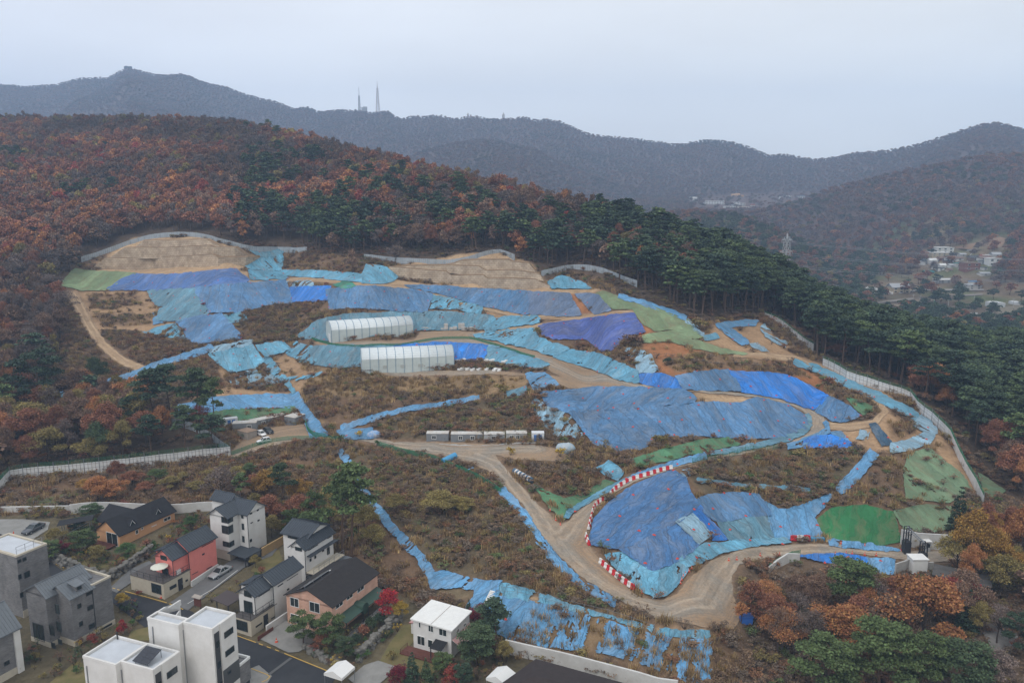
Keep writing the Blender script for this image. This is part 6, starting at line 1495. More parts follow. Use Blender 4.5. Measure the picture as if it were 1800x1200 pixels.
p = G(1628, 968); m = MB(); m.box((0, 0, 1.0), (1.0, 1.0, 2.0)); o = m.build('guard_booth', M['cabpale']); m = MB(); m.box((0, 0, 2.08), (1.3, 1.3, .14)); m.build('roof', M['white'], o); m = MB(); m.box((0, -.52, 1.3), (.7, .05, .7)); m.build('window', M['glass'], o); o.location = p; tag(o, 'small guard booth with a white flat roof inside the gate', 'booth')
plain_wall([(1352,1006),(1370,996),(1392,986),(1406,984)], 2.0, 'white ramp wall under the green mesh at the inner road bend', WALLP, top=([0, .6, 1], [1.0, 2.0, 1.2]))
net_fence([(1352,1003),(1370,990),(1392,980),(1406,978)], 1.3, 'green mesh fence on the white ramp wall at the inner road bend', 1.8, 8, .2, wire=.06)
m = MB(); m.box((0, 0, .6), (1.8, 1.3, 1.2), bev=.1); m.box((0, 0, 1.25), (2.0, 1.5, .12)); o = m.build('blue_bin', mat('bin_blue', (.03, .12, .42), .6)); o.location = G(1311,1094); tag(o, 'blue covered bin at the corner of the lower road under the dark red maple', 'bin')
# steps
a = G(856,1066); b = G(867,1044); st_ = empty('white_steps', a, math.atan2((b-a).y, (b-a).x), 'white slatted steps climbing beside the clean sky blue tarp', 'steps'); L_ = (b-a).length
for s in (-.55, .55): m = MB(); m.bar((0, s, .35), (L_, s, b.z-a.z+.45), .12, .2); m.build('stringer', M['white'], st_)
for k in range(9): m = MB(); m.box((L_*(k+.5)/9, 0, .42+(b.z-a.z+.1)*(k+.5)/9), (.32, 1.1, .08)); m.build('tread', M['white'], st_)
# ------------------------------------------------------------------ vehicles and a person
def paint(n, c): return mat(n, c, .35, spec=.5, coat=.5)
def car(p, rz, label, cat, pm, kind='sedan', L_=4.6, roof=None):
    """body shell lofted from side profile sections; local x forward"""
    o = empty('parked_car', p, rz, label, cat); W_ = 1.82; suv = kind == 'suv'
    H0 = .34; hb = 1.02 if suv else .90; hr = 1.66 if suv else 1.43
    # lower body: stations along x with belt height and half width
    S = [(-L_/2, .55, hb-.12, .70), (-L_/2+.12, .40, hb, .84), (-L_*.30, .32, hb+.03, .91), (0, .30, hb, .91), (L_*.22, .32, hb-.03, .90), (L_*.36, .34, hb-.12 if not suv else hb-.06, .87), (L_/2-.12, .38, hb-.26, .80), (L_/2, .50, hb-.38, .66)]
    mb = MB(); rings = []
    for x, zl, zh, w in S:
        zm = (zl+zh)/2
        rings.append([mb.b.verts.new((x, y, z)) for y, z in ((-w*.92, zl), (-w, zm), (-w*.93, zh-.05), (-w*.82, zh), (w*.82, zh), (w*.93, zh-.05), (w, zm), (w*.92, zl))])
    for i in range(len(S)-1):
        for j in range(8): mb.b.faces.new((rings[i][j], rings[i][(j+1) % 8], rings[i+1][(j+1) % 8], rings[i+1][j]))
    mb.b.faces.new(rings[0][::-1]); mb.b.faces.new(rings[-1]); mb.build('body', pm, o, True)
    x0, x1 = (-L_*.44, L_*.20) if suv else (-L_*.33, L_*.20); xr0, xr1 = (-L_*.36, L_*.04) if suv else (-L_*.16, L_*.03)
    g = MB(); b0 = [(x0, -.80), (x1, -.80), (x1, .80), (x0, .80)]; t0 = [(xr0, -.60), (xr1, -.60), (xr1, .60), (xr0, .60)]
    lo = [g.b.verts.new((x, y, hb-.03)) for x, y in b0]; hi = [g.b.verts.new((x, y, hr-.06)) for x, y in t0]
    for i in range(4): g.b.faces.new((lo[i], lo[(i+1) % 4], hi[(i+1) % 4], hi[i]))
    g.b.faces.new(hi); g.build('window_band', M['glass'], o)
    r = MB(); r.slab([(xr0-.06, -.62, hr-.06), (xr1+.06, -.62, hr-.06), (xr1+.06, .62, hr-.06), (xr0-.06, .62, hr-.06)], (0, 0, .07)); r.build('roof', roof or pm, o)
    pl = MB()
    for s in (-1, 1):
        for (xa, xb) in ((x0, xr0), (x1, xr1)): pl.bar((xa, s*.80, hb-.02), (xb, s*.61, hr-.04), .09, .07)
        pl.bar(((x0+x1)/2-.1, s*.805, hb-.02), ((xr0+xr1)/2, s*.615, hr-.04), .08, .05)
    pl.build('pillar', pm, o)
    for sx_ in (-1, 1):
        for sy_ in (-1, 1):
            w = MB(); c = Vector((sx_*L_*.30, sy_*.80, .33)); w.tube([c-Vector((0, .11, 0)), c+Vector((0, .11, 0))], .33, 16); t = w.build('wheel', M['tyre'], o)
            w = MB(); w.tube([c+Vector((0, sy_*.10, 0)), c+Vector((0, sy_*.125, 0))], .20, 12); w.build('rim', M['steel'], t)
    for s in (-1, 1):
        m = MB(); m.box((L_/2-.10, s*.56, hb-.40), (.16, .34, .14)); m.build('headlight', M['frame'], o)
        m = MB(); m.box((-L_/2+.06, s*.62, hb-.16), (.10, .30, .14)); m.build('tail_light', M['red'], o)
        m = MB(); m.box((x1-.25, s*.96, hb+.06), (.14, .16, .12)); m.build('mirror', pm, o)
    m = MB(); m.box((L_/2-.02, 0, .50), (.10, 1.2, .20)); m.build('grille', M['dark'], o)
    m = MB(); m.box((-L_/2-.01, 0, .62), (.05, .5, .13)); m.build('number_plate', M['wplast'], o)
    return o
def heading(a, b): d = G(*b)-G(*a); return math.atan2(d.y, d.x)
WP, BP, SP_, DP = paint('white_car_paint', (.72, .72, .72)), paint('black_car_paint', (.012, .012, .014)), paint('silver_car_paint', (.30, .31, .32)), paint('grey_car_paint', (.045, .05, .058))
c1 = car(G(464,778), heading((475,773),(452,780)), 'white off-roader nearest the road beside the office cabins', 'car', WP, 'suv', 4.2); c1.scale = (.84,)*3
c2 = car(G(460,765.5), heading((452,761),(466,767)), 'white car parked behind the nearer white off-roader', 'car', WP, 'suv', 4.0); c2.scale = (.8,)*3
c3 = car(G(472,761), heading((462,757),(481,765)), 'black car parked between the white car and the long office cabin', 'car', BP, 'suv', 4.5); c3.scale = (.84,)*3
car(G(387,1010), heading((400,999),(372,1016)), 'silver saloon parked in the lane beside the pink house', 'car', SP_, 'sedan', 4.6)
car(G(59,933), heading((72,926),(44,941)), 'dark grey saloon in the car park at the left edge', 'car', DP, 'sedan', 4.7)
cone(24.5, 942, 1.25, 'orange cone standing in the car park at the left edge')
cone(486, 1129, 1.0, 'red cone at the driveway entrance of the pink brick house'); cone(284, 1051, 1.0, 'red cone at the corner of the cream terrace')
def person(p, rz, label, h=1.7):
    o = empty('person', p, rz, label, 'person'); S = h/1.75
    J = [(0, 0, .95, .15, .11), (0, 0, 1.20, .17, .115), (0, 0, 1.42, .18, .10), (0, .01, 1.52, .06, .06), (0, .02, 1.66, .085, .10), (0, .02, 1.75, .05, .06)]
    E = [(0, 1), (1, 2), (2, 3), (3, 4), (4, 5)]
    for s in (-1, 1):
        k = len(J); J += [(s*.10, 0, .88, .09, .09), (s*.11, .02, .50, .065, .065), (s*.11, -.01, .10, .05, .05), (s*.12, .12, .04, .04, .035)]; E += [(0, k), (k, k+1), (k+1, k+2), (k+2, k+3)]
        k = len(J); J += [(s*.22, 0, 1.40, .06, .06), (s*.27, .0, 1.12, .045, .045), (s*.26, .10, .88, .035, .035), (s*.26, .13, .80, .03, .022)]; E += [(2, k), (k, k+1), (k+1, k+2), (k+2, k+3)]
        hk = k+3
        for q in range(4): n = len(J); J.append((s*(.235+.018*q), .145+.004*q, .73-.006*(q % 2), .009, .009)); E.append((hk, n))
        n = len(J); J.append((s*.225, .165, .78, .010, .010)); E.append((hk, n))
    me = bpy.data.meshes.new('body'); me.from_pydata([(x*S, y*S, z*S) for x, y, z, a, b in J], E, []); b = mesh_obj('body', me, [mat('dark_clothes', (.02, .022, .03), .9)], o)
    sk = b.modifiers.new('skin', 'SKIN'); sv = me.skin_vertices[0].data
    for i, (x, y, z, a, c) in enumerate(J): sv[i].radius = (a*S, c*S)
    sv[0].use_root = True; b.modifiers.new('smooth', 'SUBSURF').levels = 1; b.modifiers['smooth'].render_levels = 2
    m = MB(); m.blob((0, .0, 1.70*S), (.095*S, .11*S, .09*S), 2, .05); m.build('hair', mat('hair', (.01, .009, .008), .7), o, True)
    m = MB(); m.blob((0, .075*S, 1.63*S), (.07*S, .06*S, .085*S), 2, .03); m.box((0, .135*S, 1.63*S), (.022*S, .03*S, .04*S))
    f = m.build('face', mat('skin', (.42, .25, .17), .6), o, True)
    m = MB()
    for s in (-1, 1): m.box((s*.03*S, .13*S, 1.655*S), (.018*S, .012*S, .01*S))
    m.box((0, .132*S, 1.59*S), (.04*S, .01*S, .008*S)); m.build('features', M['dark'], f)
    return o
person(G(479.5,764.5), R(200), 'person in dark clothes standing beside the black car', 1.55)
# ------------------------------------------------------------------ the village
def flat(name, poly, off, m, g=1.6, kind='structure', label=None, cat=None, jit=.8):
    vs, fs, st, d = drape_poly(poly, g, off, 0, 0, seed=len(poly)*13, jitter=jit); o = sheet_obj(name, vs, fs, st, m)
    return tag(o, label, cat, None, kind)
M['asphalt'] = mat('asphalt', (.040, .042, .047), .9, noise=.35, nscale=.35, bump=.15, bscale=6); M['lane'] = mat('lane_concrete', (.15, .15, .15), .9, noise=.3, nscale=.4, bump=.15)
M['pave'] = mat('paving', (.27, .265, .25), .9, noise=.3, nscale=.5, bump=.15); M['lawn'] = mat('dry_lawn', (.19, .145, .065), .95, noise=.45, nscale=.5, col2=(.10, .10, .035), bump=.5, bscale=3); M['line'] = mat('yellow_line', (.62, .40, .10), .8, noise=.25, nscale=3); M['wline'] = mat('white_line', (.55, .55, .53), .8)
M['rock'] = mat('rock', (.20, .19, .17), .95, noise=.55, nscale=1.5, bump=.6, bscale=3)
flat('car_park', [(-60,900),(0,912),(45,912),(88,917),(84,930),(60,946),(20,944),(-60,935)], .06, M['pave'])
flat('village_road', [(-60,925),(-5,935),(25,948),(85,985),(115,1005),(200,1035),(300,1063),(335,1073),(420,1115),(470,1137),(592,1187),(570,1225),(440,1240),(415,1160),(400,1110),(330,1088),(255,1102),(200,1060),(150,1035),(60,1000),(-60,960)], .10, M['asphalt'])
flat('lane', [(299,1058),(338,1032),(385,997),(408,983),(442,965),(470,958),(487,964),(478,976),(440,990),(425,1000),(370,1040),(330,1072)], .14, M['lane'])
flat('driveway', [(190,1035),(228,1000),(262,985),(272,992),(228,1025),(205,1041)], .14, M['lane'])
flat('driveway', [(452,1120),(480,1100),(500,1088),(530,1100),(565,1118),(525,1145),(506,1146)], .14, M['pave'])
flat('footpath', [(590,1130),(625,1103),(668,1066),(684,1068),(640,1105),(603,1140)], .14, M['pave'])
flat('driveway', [(612,1192),(640,1168),(665,1160),(700,1172),(668,1200),(640,1215)], .14, M['pave'])
flat('forecourt', [(438,1175),(455,1168),(478,1187),(470,1200),(440,1205)], .14, M['pave'])
flat('lawn', [(668,1160),(685,1130),(708,1098),(738,1094),(742,1112),(715,1140),(770,1172),(745,1205),(690,1195)], .07, M['lawn'])
flat('lawn', [(80,1205),(135,1160),(152,1168),(150,1210)], .07, M['lawn']); flat('lawn', [(228,1110),(262,1100),(262,1125),(225,1125)], .07, M['lawn'])
flat('lawn', [(450,990),(490,965),(497,985),(462,1008),(440,1003)], .07, M['lawn']); flat('lawn', [(150,985),(200,985),(235,965),(255,960),(230,985),(150,1005),(110,985)], .07, M['lawn'])
flat('vegetable_bed', [(25,889),(60,880),(112,868),(116,884),(90,890)], .08, mat('greens', (.06, .14, .03), .9, noise=.6, nscale=1.5, col2=(.14, .10, .05), bump=.8, bscale=4))
def dashes(px, n, L_frac, w_, m, off, lab, cat='road marking'):
    P = resample([G(*q) for q in px], .4); d = np.concatenate([[0], np.cumsum(np.hypot(*np.diff(P, axis=0).T))]); mb = MB()
    for k in range(n):
        s = np.linspace(d[-1]*k/n, d[-1]*(k+L_frac)/n, 8); xs = np.interp(s, d, P[:, 0]); ys = np.interp(s, d, P[:, 1])
        for i in range(7):
            dx, dy = xs[i+1]-xs[i], ys[i+1]-ys[i]; l = math.hypot(dx, dy); nx, ny = -dy/l*w_/2, dx/l*w_/2
            mb.face([(xs[i]-nx, ys[i]-ny, float(hz(xs[i], ys[i]))+off), (xs[i+1]-nx, ys[i+1]-ny, float(hz(xs[i+1], ys[i+1]))+off), (xs[i+1]+nx, ys[i+1]+ny, float(hz(xs[i+1], ys[i+1]))+off), (xs[i]+nx, ys[i]+ny, float(hz(xs[i], ys[i]))+off)])
    o = mb.build('road_marking', m, origin='base'); o['kind'] = 'structure'; return o
dashes([(80,983),(95,990),(113,999)], 1, 1, .16, M['line'], .16, ''); dashes([(198,1034),(214,1039)], 2, .6, .16, M['line'], .16, ''); dashes([(220,1040),(258,1050),(293,1060)], 1, 1, .16, M['line'], .16, ''); dashes([(298,1062),(330,1075)], 2, .5, .16, M['line'], .16, '')
dashes([(417,1118),(450,1130)], 1, 1, .16, M['line'], .16, ''); dashes([(455,1132),(498,1148)], 3, .5, .16, M['line'], .16, ''); dashes([(500,1149),(583,1183)], 1, 1, .16, M['line'], .16, ''); dashes([(442,1176),(476,1189),(468,1197),(460,1200)], 1, 1, .14, M['line'], .19, '')
dashes([(472,1187),(512,1157)], 1, 1, .5, mat('drain_cover', (.11, .11, .11), .8), .16, '')
dashes([(330,1062),(375,1036),(418,1003)], 1, 1, .14, M['wline'], .20, ''); dashes([(2,943),(30,955)], 2, .6, .16, M['line'], .16, '')

class House:
    """local frame: origin at the near bottom corner, +x along the right hand wall, +y along the front wall to the left"""
    def __init__(s, f, corner, z0, label, ang=65, name='house', cat='house'):
        s.f = f; s.z0 = z0; u, v = f(*corner); s.O = at_z(u, v, z0); s.a = R(ang)
        s.e = empty(name, s.O, s.a, label, cat); s.ex = Vector((math.cos(s.a), math.sin(s.a), 0)); s.ey = Vector((-math.sin(s.a), math.cos(s.a), 0))
    def ray(s, p):
        u, v = s.f(*p); t = float(t_uv(u, v)); return Vector((t, 1, -float(slope_v(v))))
    def loc(s, y, d): P = Vector((0, 0, CZ))+d*y; q = P-s.O; return Vector((q.dot(s.ex), q.dot(s.ey), q.z))
    def R(s, p, y=0.0):                # picture point on the plane local y -> (x, z)
        d = s.ray(p); C0 = Vector((0, 0, CZ))-s.O; k = (y-C0.dot(s.ey))/d.dot(s.ey); q = s.loc(k, d); return q.x, q.z
    def F(s, p, x=0.0):                # picture point on the plane local x -> (y, z)
        d = s.ray(p); C0 = Vector((0, 0, CZ))-s.O; k = (x-C0.dot(s.ex))/d.dot(s.ex); q = s.loc(k, d); return q.y, q.z
    def T(s, p, z):                    # picture point on level z -> (x, y)
        d = s.ray(p); k = (CZ-s.O.z-z)/-d.z; q = s.loc(k, d); return q.x, q.y
    def V(s, p, x=0.0, y=0.0):         # height where a vertical edge at (x, y) crosses the picture row of p
        P = s.O+s.ex*x+s.ey*y; u, v = s.f(*p); return CZ-float(slope_v(v))*P.y-s.O.z
    def box(s, x0, x1, y0, y1, z0, z1, m, name='wall', parent=None):
        b = MB(); b.box(((x0+x1)/2, (y0+y1)/2, (z0+z1)/2), (x1-x0, y1-y0, z1-z0)); return b.build(name, m, parent or s.e)
    def parapet(s, poly, z, h, t, m, name='parapet'):
        b = MB(); n = len(poly); P = [Vector((*p, 0)) for p in poly]; cen = sum(P, Vector())/n
        for i in range(n):
            a, c = P[i], P[(i+1) % n]; d = (c-a).normalized(); nn = Vector((-d.y, d.x, 0)); 
            ar = sum(P[k].x*P[(k+1) % n].y-P[(k+1) % n].x*P[k].y for k in range(n))
            if ar < 0: nn = -nn
            b.slab([a-d*.03-nn*.05+Vector((0, 0, z)), c-nn*.05+Vector((0, 0, z)), c+nn*t+Vector((0, 0, z+.001*i)), a+nn*t+Vector((0, 0, z+.001*i))], (0, 0, h+.002*i))
        return b.build(name, m, s.e)
    def gable(s, x0, x1, y0, y1, ze, zr, m, wm=None, axis='x', o=.45, off=0.0, th=.16, seams=.5, og=.35, zw=None):
        """pitched roof; the ridge runs along axis, off shifts it across"""
        b = MB(); sm = MB(); A_, B_ = ((x0, x1), (y0, y1)) if axis == 'x' else ((y0, y1), (x0, x1))
        mid = (B_[0]+B_[1])/2+off
        def P(a, c, z): return (a, c, z) if axis == 'x' else (c, a, z)
        for c0 in B_:
            sg = 1 if c0 < mid else -1; sl = (zr-ze)/abs(mid-c0); c1 = c0-sg*o; z1 = ze-sl*o
            b.slab([P(A_[0]-og, c1, z1), P(A_[1]+og, c1, z1), P(A_[1]+og, mid, zr), P(A_[0]-og, mid, zr)], (0, 0, th))
            if seams:
                n = int((A_[1]-A_[0]+2*og)/seams)
                for k in range(1, n):
                    a = A_[0]-og+(A_[1]-A_[0]+2*og)*k/n; sm.bar(P(a, c1, z1+th+.02), P(a, mid, zr+th+.02), .05, .06)
        rf = b.build('roof', m, s.e)
        if seams: sm.bar(P(A_[0]-og, mid, zr+th+.04), P(A_[1]+og, mid, zr+th+.04), .14, .06); sm.build('seam', m, rf)
        else: sm.b.free()
        if wm:
            g = MB()
            for a in A_:
                e = .0 if a == A_[0] else -.12
                g.slab([P(a+e, B_[0], zw or ze-.3), P(a+e, B_[1], zw or ze-.3), P(a+e, B_[1], ze), P(a+e, mid, zr), P(a+e, B_[0], ze)], (.12, 0, 0) if axis == 'x' else (0, .12, 0))
            g.build('gable_wall', wm, s.e)
        return rf
    def mono(s, pts, m, th=.15, seams=.5):
        b = MB(); b.slab(pts, (0, 0, th)); rf = b.build('roof', m, s.e); sm = MB(); p = [Vector(q) for q in pts]; n = max(2, int((p[1]-p[0]).length/seams))
        for k in range(n+1): sm.bar(p[0].lerp(p[1], k/n)+Vector((0, 0, th+.02)), p[3].lerp(p[2], k/n)+Vector((0, 0, th+.02)), .05, .06)
        sm.build('seam', m, rf); return rf
    def win(s, side, a0, a1, z0, z1, pl=0.0, fm='frame', gm='glass', bars=1, name='window', fw=.07):
        if a1 < a0: a0, a1 = a1, a0
        if z1 < z0: z0, z1 = z1, z0
        b = MB(); g = MB()
        def bx(mb, c, w_, h, d, out):
            if side == 'R': mb.box((c[0], pl-out, c[1]), (w_, d, h))
            else: mb.box((pl-out, c[0], c[1]), (d, w_, h))
        ca, cz = (a0+a1)/2, (z0+z1)/2
        bx(b, (a0+fw/2, cz), fw, z1-z0, .10, .03); bx(b, (a1-fw/2, cz), fw, z1-z0, .10, .03); bx(b, (ca, z0+fw/2), a1-a0-2*fw, fw, .10, .03); bx(b, (ca, z1-fw/2), a1-a0-2*fw, fw, .10, .03)
        for k in range(1, bars+1): bx(b, (a0+(a1-a0)*k/(bars+1), cz), .05, z1-z0-2*fw, .08, .03)
        f = b.build(name, M[fm], s.e); bx(g, (ca, cz), a1-a0-.06, z1-z0-.06, .03, .02); g.build('pane', M[gm], f); return f
    def wr(s, p, q, y=0.0, **k): (a0, z0), (a1, z1) = s.R(p, y), s.R(q, y); return s.win('R', a0, a1, z0, z1, y, **k)
    def wf(s, p, q, x=0.0, **k): (a0, z0), (a1, z1) = s.F(p, x), s.F(q, x); return s.win('F', a0, a1, z0, z1, x, **k)
    def wc(s, side, p, w_, h, pl=0.0, **k):      # window by the picture point of its centre, size in metres
        a, z = s.R(p, pl) if side == 'R' else s.F(p, pl); return s.win(side, a-w_/2, a+w_/2, z-h/2, z+h/2, pl, **k)
    def pipe(s, x, y, z0, z1, m='dframe'): b = MB(); b.tube([(x, y, z0), (x, y, z1)], .06, 6); b.build('drain_pipe', M[m], s.e)
    def rail(s, pts, z, h, m='dark'):
        b = MB()
        for i in range(len(pts)-1):
            a, c = Vector((*pts[i], z)), Vector((*pts[i+1], z)); b.bar(a+Vector((0, 0, h)), c+Vector((0, 0, h)), .05); b.bar(a+Vector((0, 0, h*.5)), c+Vector((0, 0, h*.5)), .03)
            n = max(1, int((c-a).length/1.3))
            for k in range(n+1): q = a.lerp(c, k/n); b.bar(q, q+Vector((0, 0, h+.03)), .05)
        b.build('railing', M[m], s.e)
fA = lambda x, y: (x/3.429, 850+y/3.429)
fP = lambda x, y: (200+x/7.059, 900+y/7.059)
fW3 = lambda x, y: (340+x/8, 850+y/8)
fB6 = lambda x, y: (470+x/5.714, 890+y/5.714)
fT = lambda x, y: (130+x/5.143, 1020+y/5.143)
fW5 = lambda x, y: (400+x/7.059, 970+y/7.059)
fF = lambda x, y: (560+x/4, 1020+y/4)
fG = lambda x, y: (x/3.752, 880+y/3.752)
def brick(name, c1, c2, mo, sc=1.0):
    m = bpy.data.materials.new(name); m.use_nodes = True; nt = m.node_tree; bs = nt.nodes['Principled BSDF']; bs.inputs['Roughness'].default_value = .9; bs.inputs['Specular IOR Level'].default_value = .1
    tc = nt.nodes.new('ShaderNodeTexCoord'); sx = nt.nodes.new('ShaderNodeSeparateXYZ'); ad = nt.nodes.new('ShaderNodeMath'); cx = nt.nodes.new('ShaderNodeCombineXYZ'); br = nt.nodes.new('ShaderNodeTexBrick')
    L = nt.links.new; L(tc.outputs['Object'], sx.inputs[0]); L(sx.outputs[0], ad.inputs[0]); L(sx.outputs[1], ad.inputs[1]); L(ad.outputs[0], cx.inputs[0]); L(sx.outputs[2], cx.inputs[1]); L(cx.outputs[0], br.inputs['Vector'])
    br.inputs['Scale'].default_value = sc; br.inputs['Brick Width'].default_value = .42; br.inputs['Row Height'].default_value = .13; br.inputs['Mortar Size'].default_value = .012; br.inputs['Bias'].default_value = 0
    br.inputs['Color1'].default_value = (*c1, 1); br.inputs['Color2'].default_value = (*c2, 1); br.inputs['Mortar'].default_value = (*mo, 1)
    no = nt.nodes.new('ShaderNodeTexNoise'); no.inputs['Scale'].default_value = .6; no.inputs['Detail'].default_value = 6; L(tc.outputs['Object'], no.inputs['Vector'])
    rr = nt.nodes.new('ShaderNodeMapRange'); rr.inputs[1].default_value = .3; rr.inputs[2].default_value = .7; rr.inputs[3].default_value = .78; rr.inputs[4].default_value = 1.15; L(no.outputs['Fac'], rr.inputs[0])
    vm = nt.nodes.new('ShaderNodeVectorMath'); vm.operation = 'SCALE'; L(br.outputs['Color'], vm.inputs[0]); L(rr.outputs[0], vm.inputs['Scale']); L(vm.outputs[0], bs.inputs['Base Color']); return m
M['metalroof'] = mat('standing_seam', (.055, .065, .078), .45, .2, noise=.15, nscale=.8); M['shingle'] = mat('shingle', (.024, .024, .027), .9, noise=.35, nscale=1.5, bump=.4, bscale=9); M['shinglebr'] = mat('shingle_brown', (.030, .026, .025), .9, noise=.35, nscale=1.5, bump=.4, bscale=9)
M['orange'] = mat('orange_render', (.60, .33, .17), .85, noise=.15, nscale=.8); M['pink'] = mat('pink_render', (.68, .215, .185), .85, noise=.12, nscale=.7); M['cream'] = mat('cream_stone', (.50, .45, .36), .85, noise=.15, nscale=1.5)
M['render'] = mat('white_render', (.66, .655, .64), .85, noise=.14, nscale=.45, col2=(.54, .53, .51)); M['pinkbrick'] = brick('pink_brick', (.62, .36, .265), (.56, .31, .22), (.58, .44, .36)); M['greybrick'] = brick('grey_brick', (.19, .185, .185), (.13, .128, .13), (.21, .205, .20))
M['greyroof'] = mat('grey_metal_roof', (.15, .165, .18), .4, .3, noise=.2, nscale=.8); M['membrane'] = mat('roof_membrane', (.50, .53, .57), .6, noise=.18, nscale=.5); M['solar'] = mat('solar_cell', (.012, .014, .022), .15, spec=.6); M['wood'] = mat('red_wood', (.14, .05, .035), .7, noise=.3, nscale=3)
M['ochre'] = mat('ochre_render', (.46, .31, .15), .85, noise=.2, nscale=.7); M['greenroof'] = mat('green_awning', (.035, .075, .055), .5, noise=.3, nscale=1)
# --- orange house
h = House(fA, (725, 380), -.1, 'orange rendered house with a black shingle roof and two triangular dormers')
W_ = h.F((588, 345))[0]; L_ = h.R((1056, 228))[0]; ze = h.V((722, 308)); yr = W_/2; zr = ze+2.3
h.box(0, L_, 0, W_, -1, ze, M['orange']); h.gable(0, L_, 0, W_, ze, zr, M['shingle'], M['orange'], 'x', .35, 0, .15, 0, .35)
h.box(3.2, 9.2, W_, W_+3.6, -1, ze, M['orange']); h.gable(3.2, 9.2, W_/2, W_+3.6, ze, zr-.1, M['shingle'], M['orange'], 'y', .35, 0, .15, 0, .3)
h.wf((648, 362), (707, 303)); h.wr((817, 305), (832, 272), bars=0); h.wr((850, 278), (862, 258), bars=0); h.wr((913, 260), (942, 243)); h.wr((987, 230), (1027, 190))
for cx in (h.R((812, 255))[0], h.R((968, 190))[0]):
    b = MB(); yd, zd = .55, ze+.35; b.slab([(cx-1.0, yd, zd-.2), (cx+1.0, yd, zd-.2), (cx, yd, zd+1.25)], (0, .12, 0)); d_ = b.build('dormer', M['frame'], h.e)
    b = MB(); b.slab([(cx-.72, yd-.03, zd-.06), (cx+.72, yd-.03, zd-.06), (cx, yd-.03, zd+1.0)], (0, .03, 0)); b.build('pane', M['glass'], d_)
    b = MB(); 
    for s in (-1, 1): b.slab([(cx+s*1.15, yd-.15, zd-.2), (cx, yd-.15, zd+1.38), (cx, yd+1.9, zd+1.38), (cx+s*1.15, yd+.55, zd-.2)], (0, 0, .08))
    b.build('dormer_roof', M['shingle'], d_)
b = MB(); b.box((-1.2, W_*.55, .25), (2.2, W_*.8, .12)); b.build('deck', M['wood'], h.e)
# --- the twin houses: pink and white
def twin(f, base, z0, label, wm, bl, br_, tt, c1, l1, r1e, e1, c2, r2, e2, wins_f, wins_r1, wins_r2, base_w, door):
    h = House(f, base, z0, label)
    yb = h.F(bl)[0]; xb = h.R(br_)[0]; zt = h.V(tt)
    h.box(0, xb, 0, yb, -.8, zt, M['cream'], 'terrace_base'); b = MB(); b.box((xb/2, yb/2, zt+.03), (xb+.15, yb+.15, .10)); b.build('terrace_floor', mat('terrace', (.10, .09, .085), .8, noise=.3), h.e)
    h.rail([(xb-.1, .1), (.1, .1), (.1, yb-.1)], zt+.06, .95)
    for p, q in base_w: (h.wf if p[2] == 'F' else h.wr)(p[:2], q, 0.0, fm='dframe')
    a, z = h.R(door); b = MB(); b.box((a, -.03, 1.05), (.95, .08, 2.1)); d_ = b.build('door', M['dark'], h.e); b = MB(); b.box((a+.3, -.09, 1.0), (.06, .06, .4)); b.build('handle', M['steel'], d_)
    x1, y1 = h.T(c1, zt); y1 = max(y1, .5); ze1 = h.V(e1, x1, y1); yl = h.F(l1, x1)[0]; xr = h.R(r1e, y1)[0]
    h.box(x1, xr+.5, y1, yl, zt-.02, ze1, wm); h.gable(x1, xr-.1, y1, yl, ze1, ze1+(yl-y1)*.33, M['metalroof'], wm, 'x', .35, 0, .16, .5, .35)
    y2 = y1-.55; x2 = h.R(c2, y2)[0]; xe = h.R(r2, y2)[0]; ze2 = h.V(e2, x2, y2)
    h.box(x2, xe, y2, yl, -.8, ze2, wm); h.gable(x2, xe, y2, yl, ze2, ze2+(yl-y2)*.33, M['metalroof'], wm, 'x', .35, 0, .16, .5, .3)
    for p, q in wins_f: h.wf(p, q, x1, fm='dframe')
    for p, q in wins_r1: h.wr(p, q, y1, fm='dframe', bars=2)
    for p, q in wins_r2: h.wr(p, q, y2, fm='dframe', bars=2)
    h.pipe(x2-.06, y2+.1, 0, ze2); h.pipe(x1-.06, y1-.06, zt, ze1)
    # annex with its own little roof behind
    h.box(x2-1.5, x2+1.6, yl, yl+1.6, -.8, ze1-.3, wm, 'annex'); h.mono([(x2-1.7, yl+1.9, ze1-.35), (x2+1.8, yl+1.9, ze1-.35), (x2+1.8, yl-.1, ze1+.25), (x2-1.7, yl-.1, ze1+.25)], M['metalroof'])
    return h, zt, x1, y1, yl, yb, xb
hp, zt, x1, y1, yl, yb, xb = twin(fP, (630, 1075), -.75, 'pink rendered house with dark seamed roofs above a cream terrace', M['pink'], (212, 865), (972, 930), (630, 888),
    (758, 800), (527, 690), (915, 560), (716, 582), (950, 730), (1280, 560), (940, 470),
    [((585, 580), (656, 545)), ((610, 790), (676, 700))], [((743, 595), (897, 512))], [((968, 480), (1040, 430)), ((1090, 430), (1233, 355)), ((1097, 533), (1123, 500)), ((970, 775), (1042, 730)), ((1147, 705), (1220, 665))],
    [((476, 985, 'F'), (586, 905)), ((694, 965, 'R'), (773, 880)), ((890, 862, 'R'), (915, 825))], (830, 930))
pu = hp.O+hp.ex*(x1*.5)+hp.ey*(yb*.28); pu.z = hp.O.z+zt+.1
o = empty('parasol', pu, 0, 'cream parasol open on the terrace of the pink house', 'parasol'); b = MB(); b.tube([(0, 0, 0), (0, 0, 2.3)], .04); b.build('pole', M['steel'], o)
b = MB(); b.lathe([(1.45, 1.95), (1.43, 2.0), (.05, 2.45)], n=10); b.build('canopy', mat('parasol_cloth', (.58, .58, .50), .9), o)
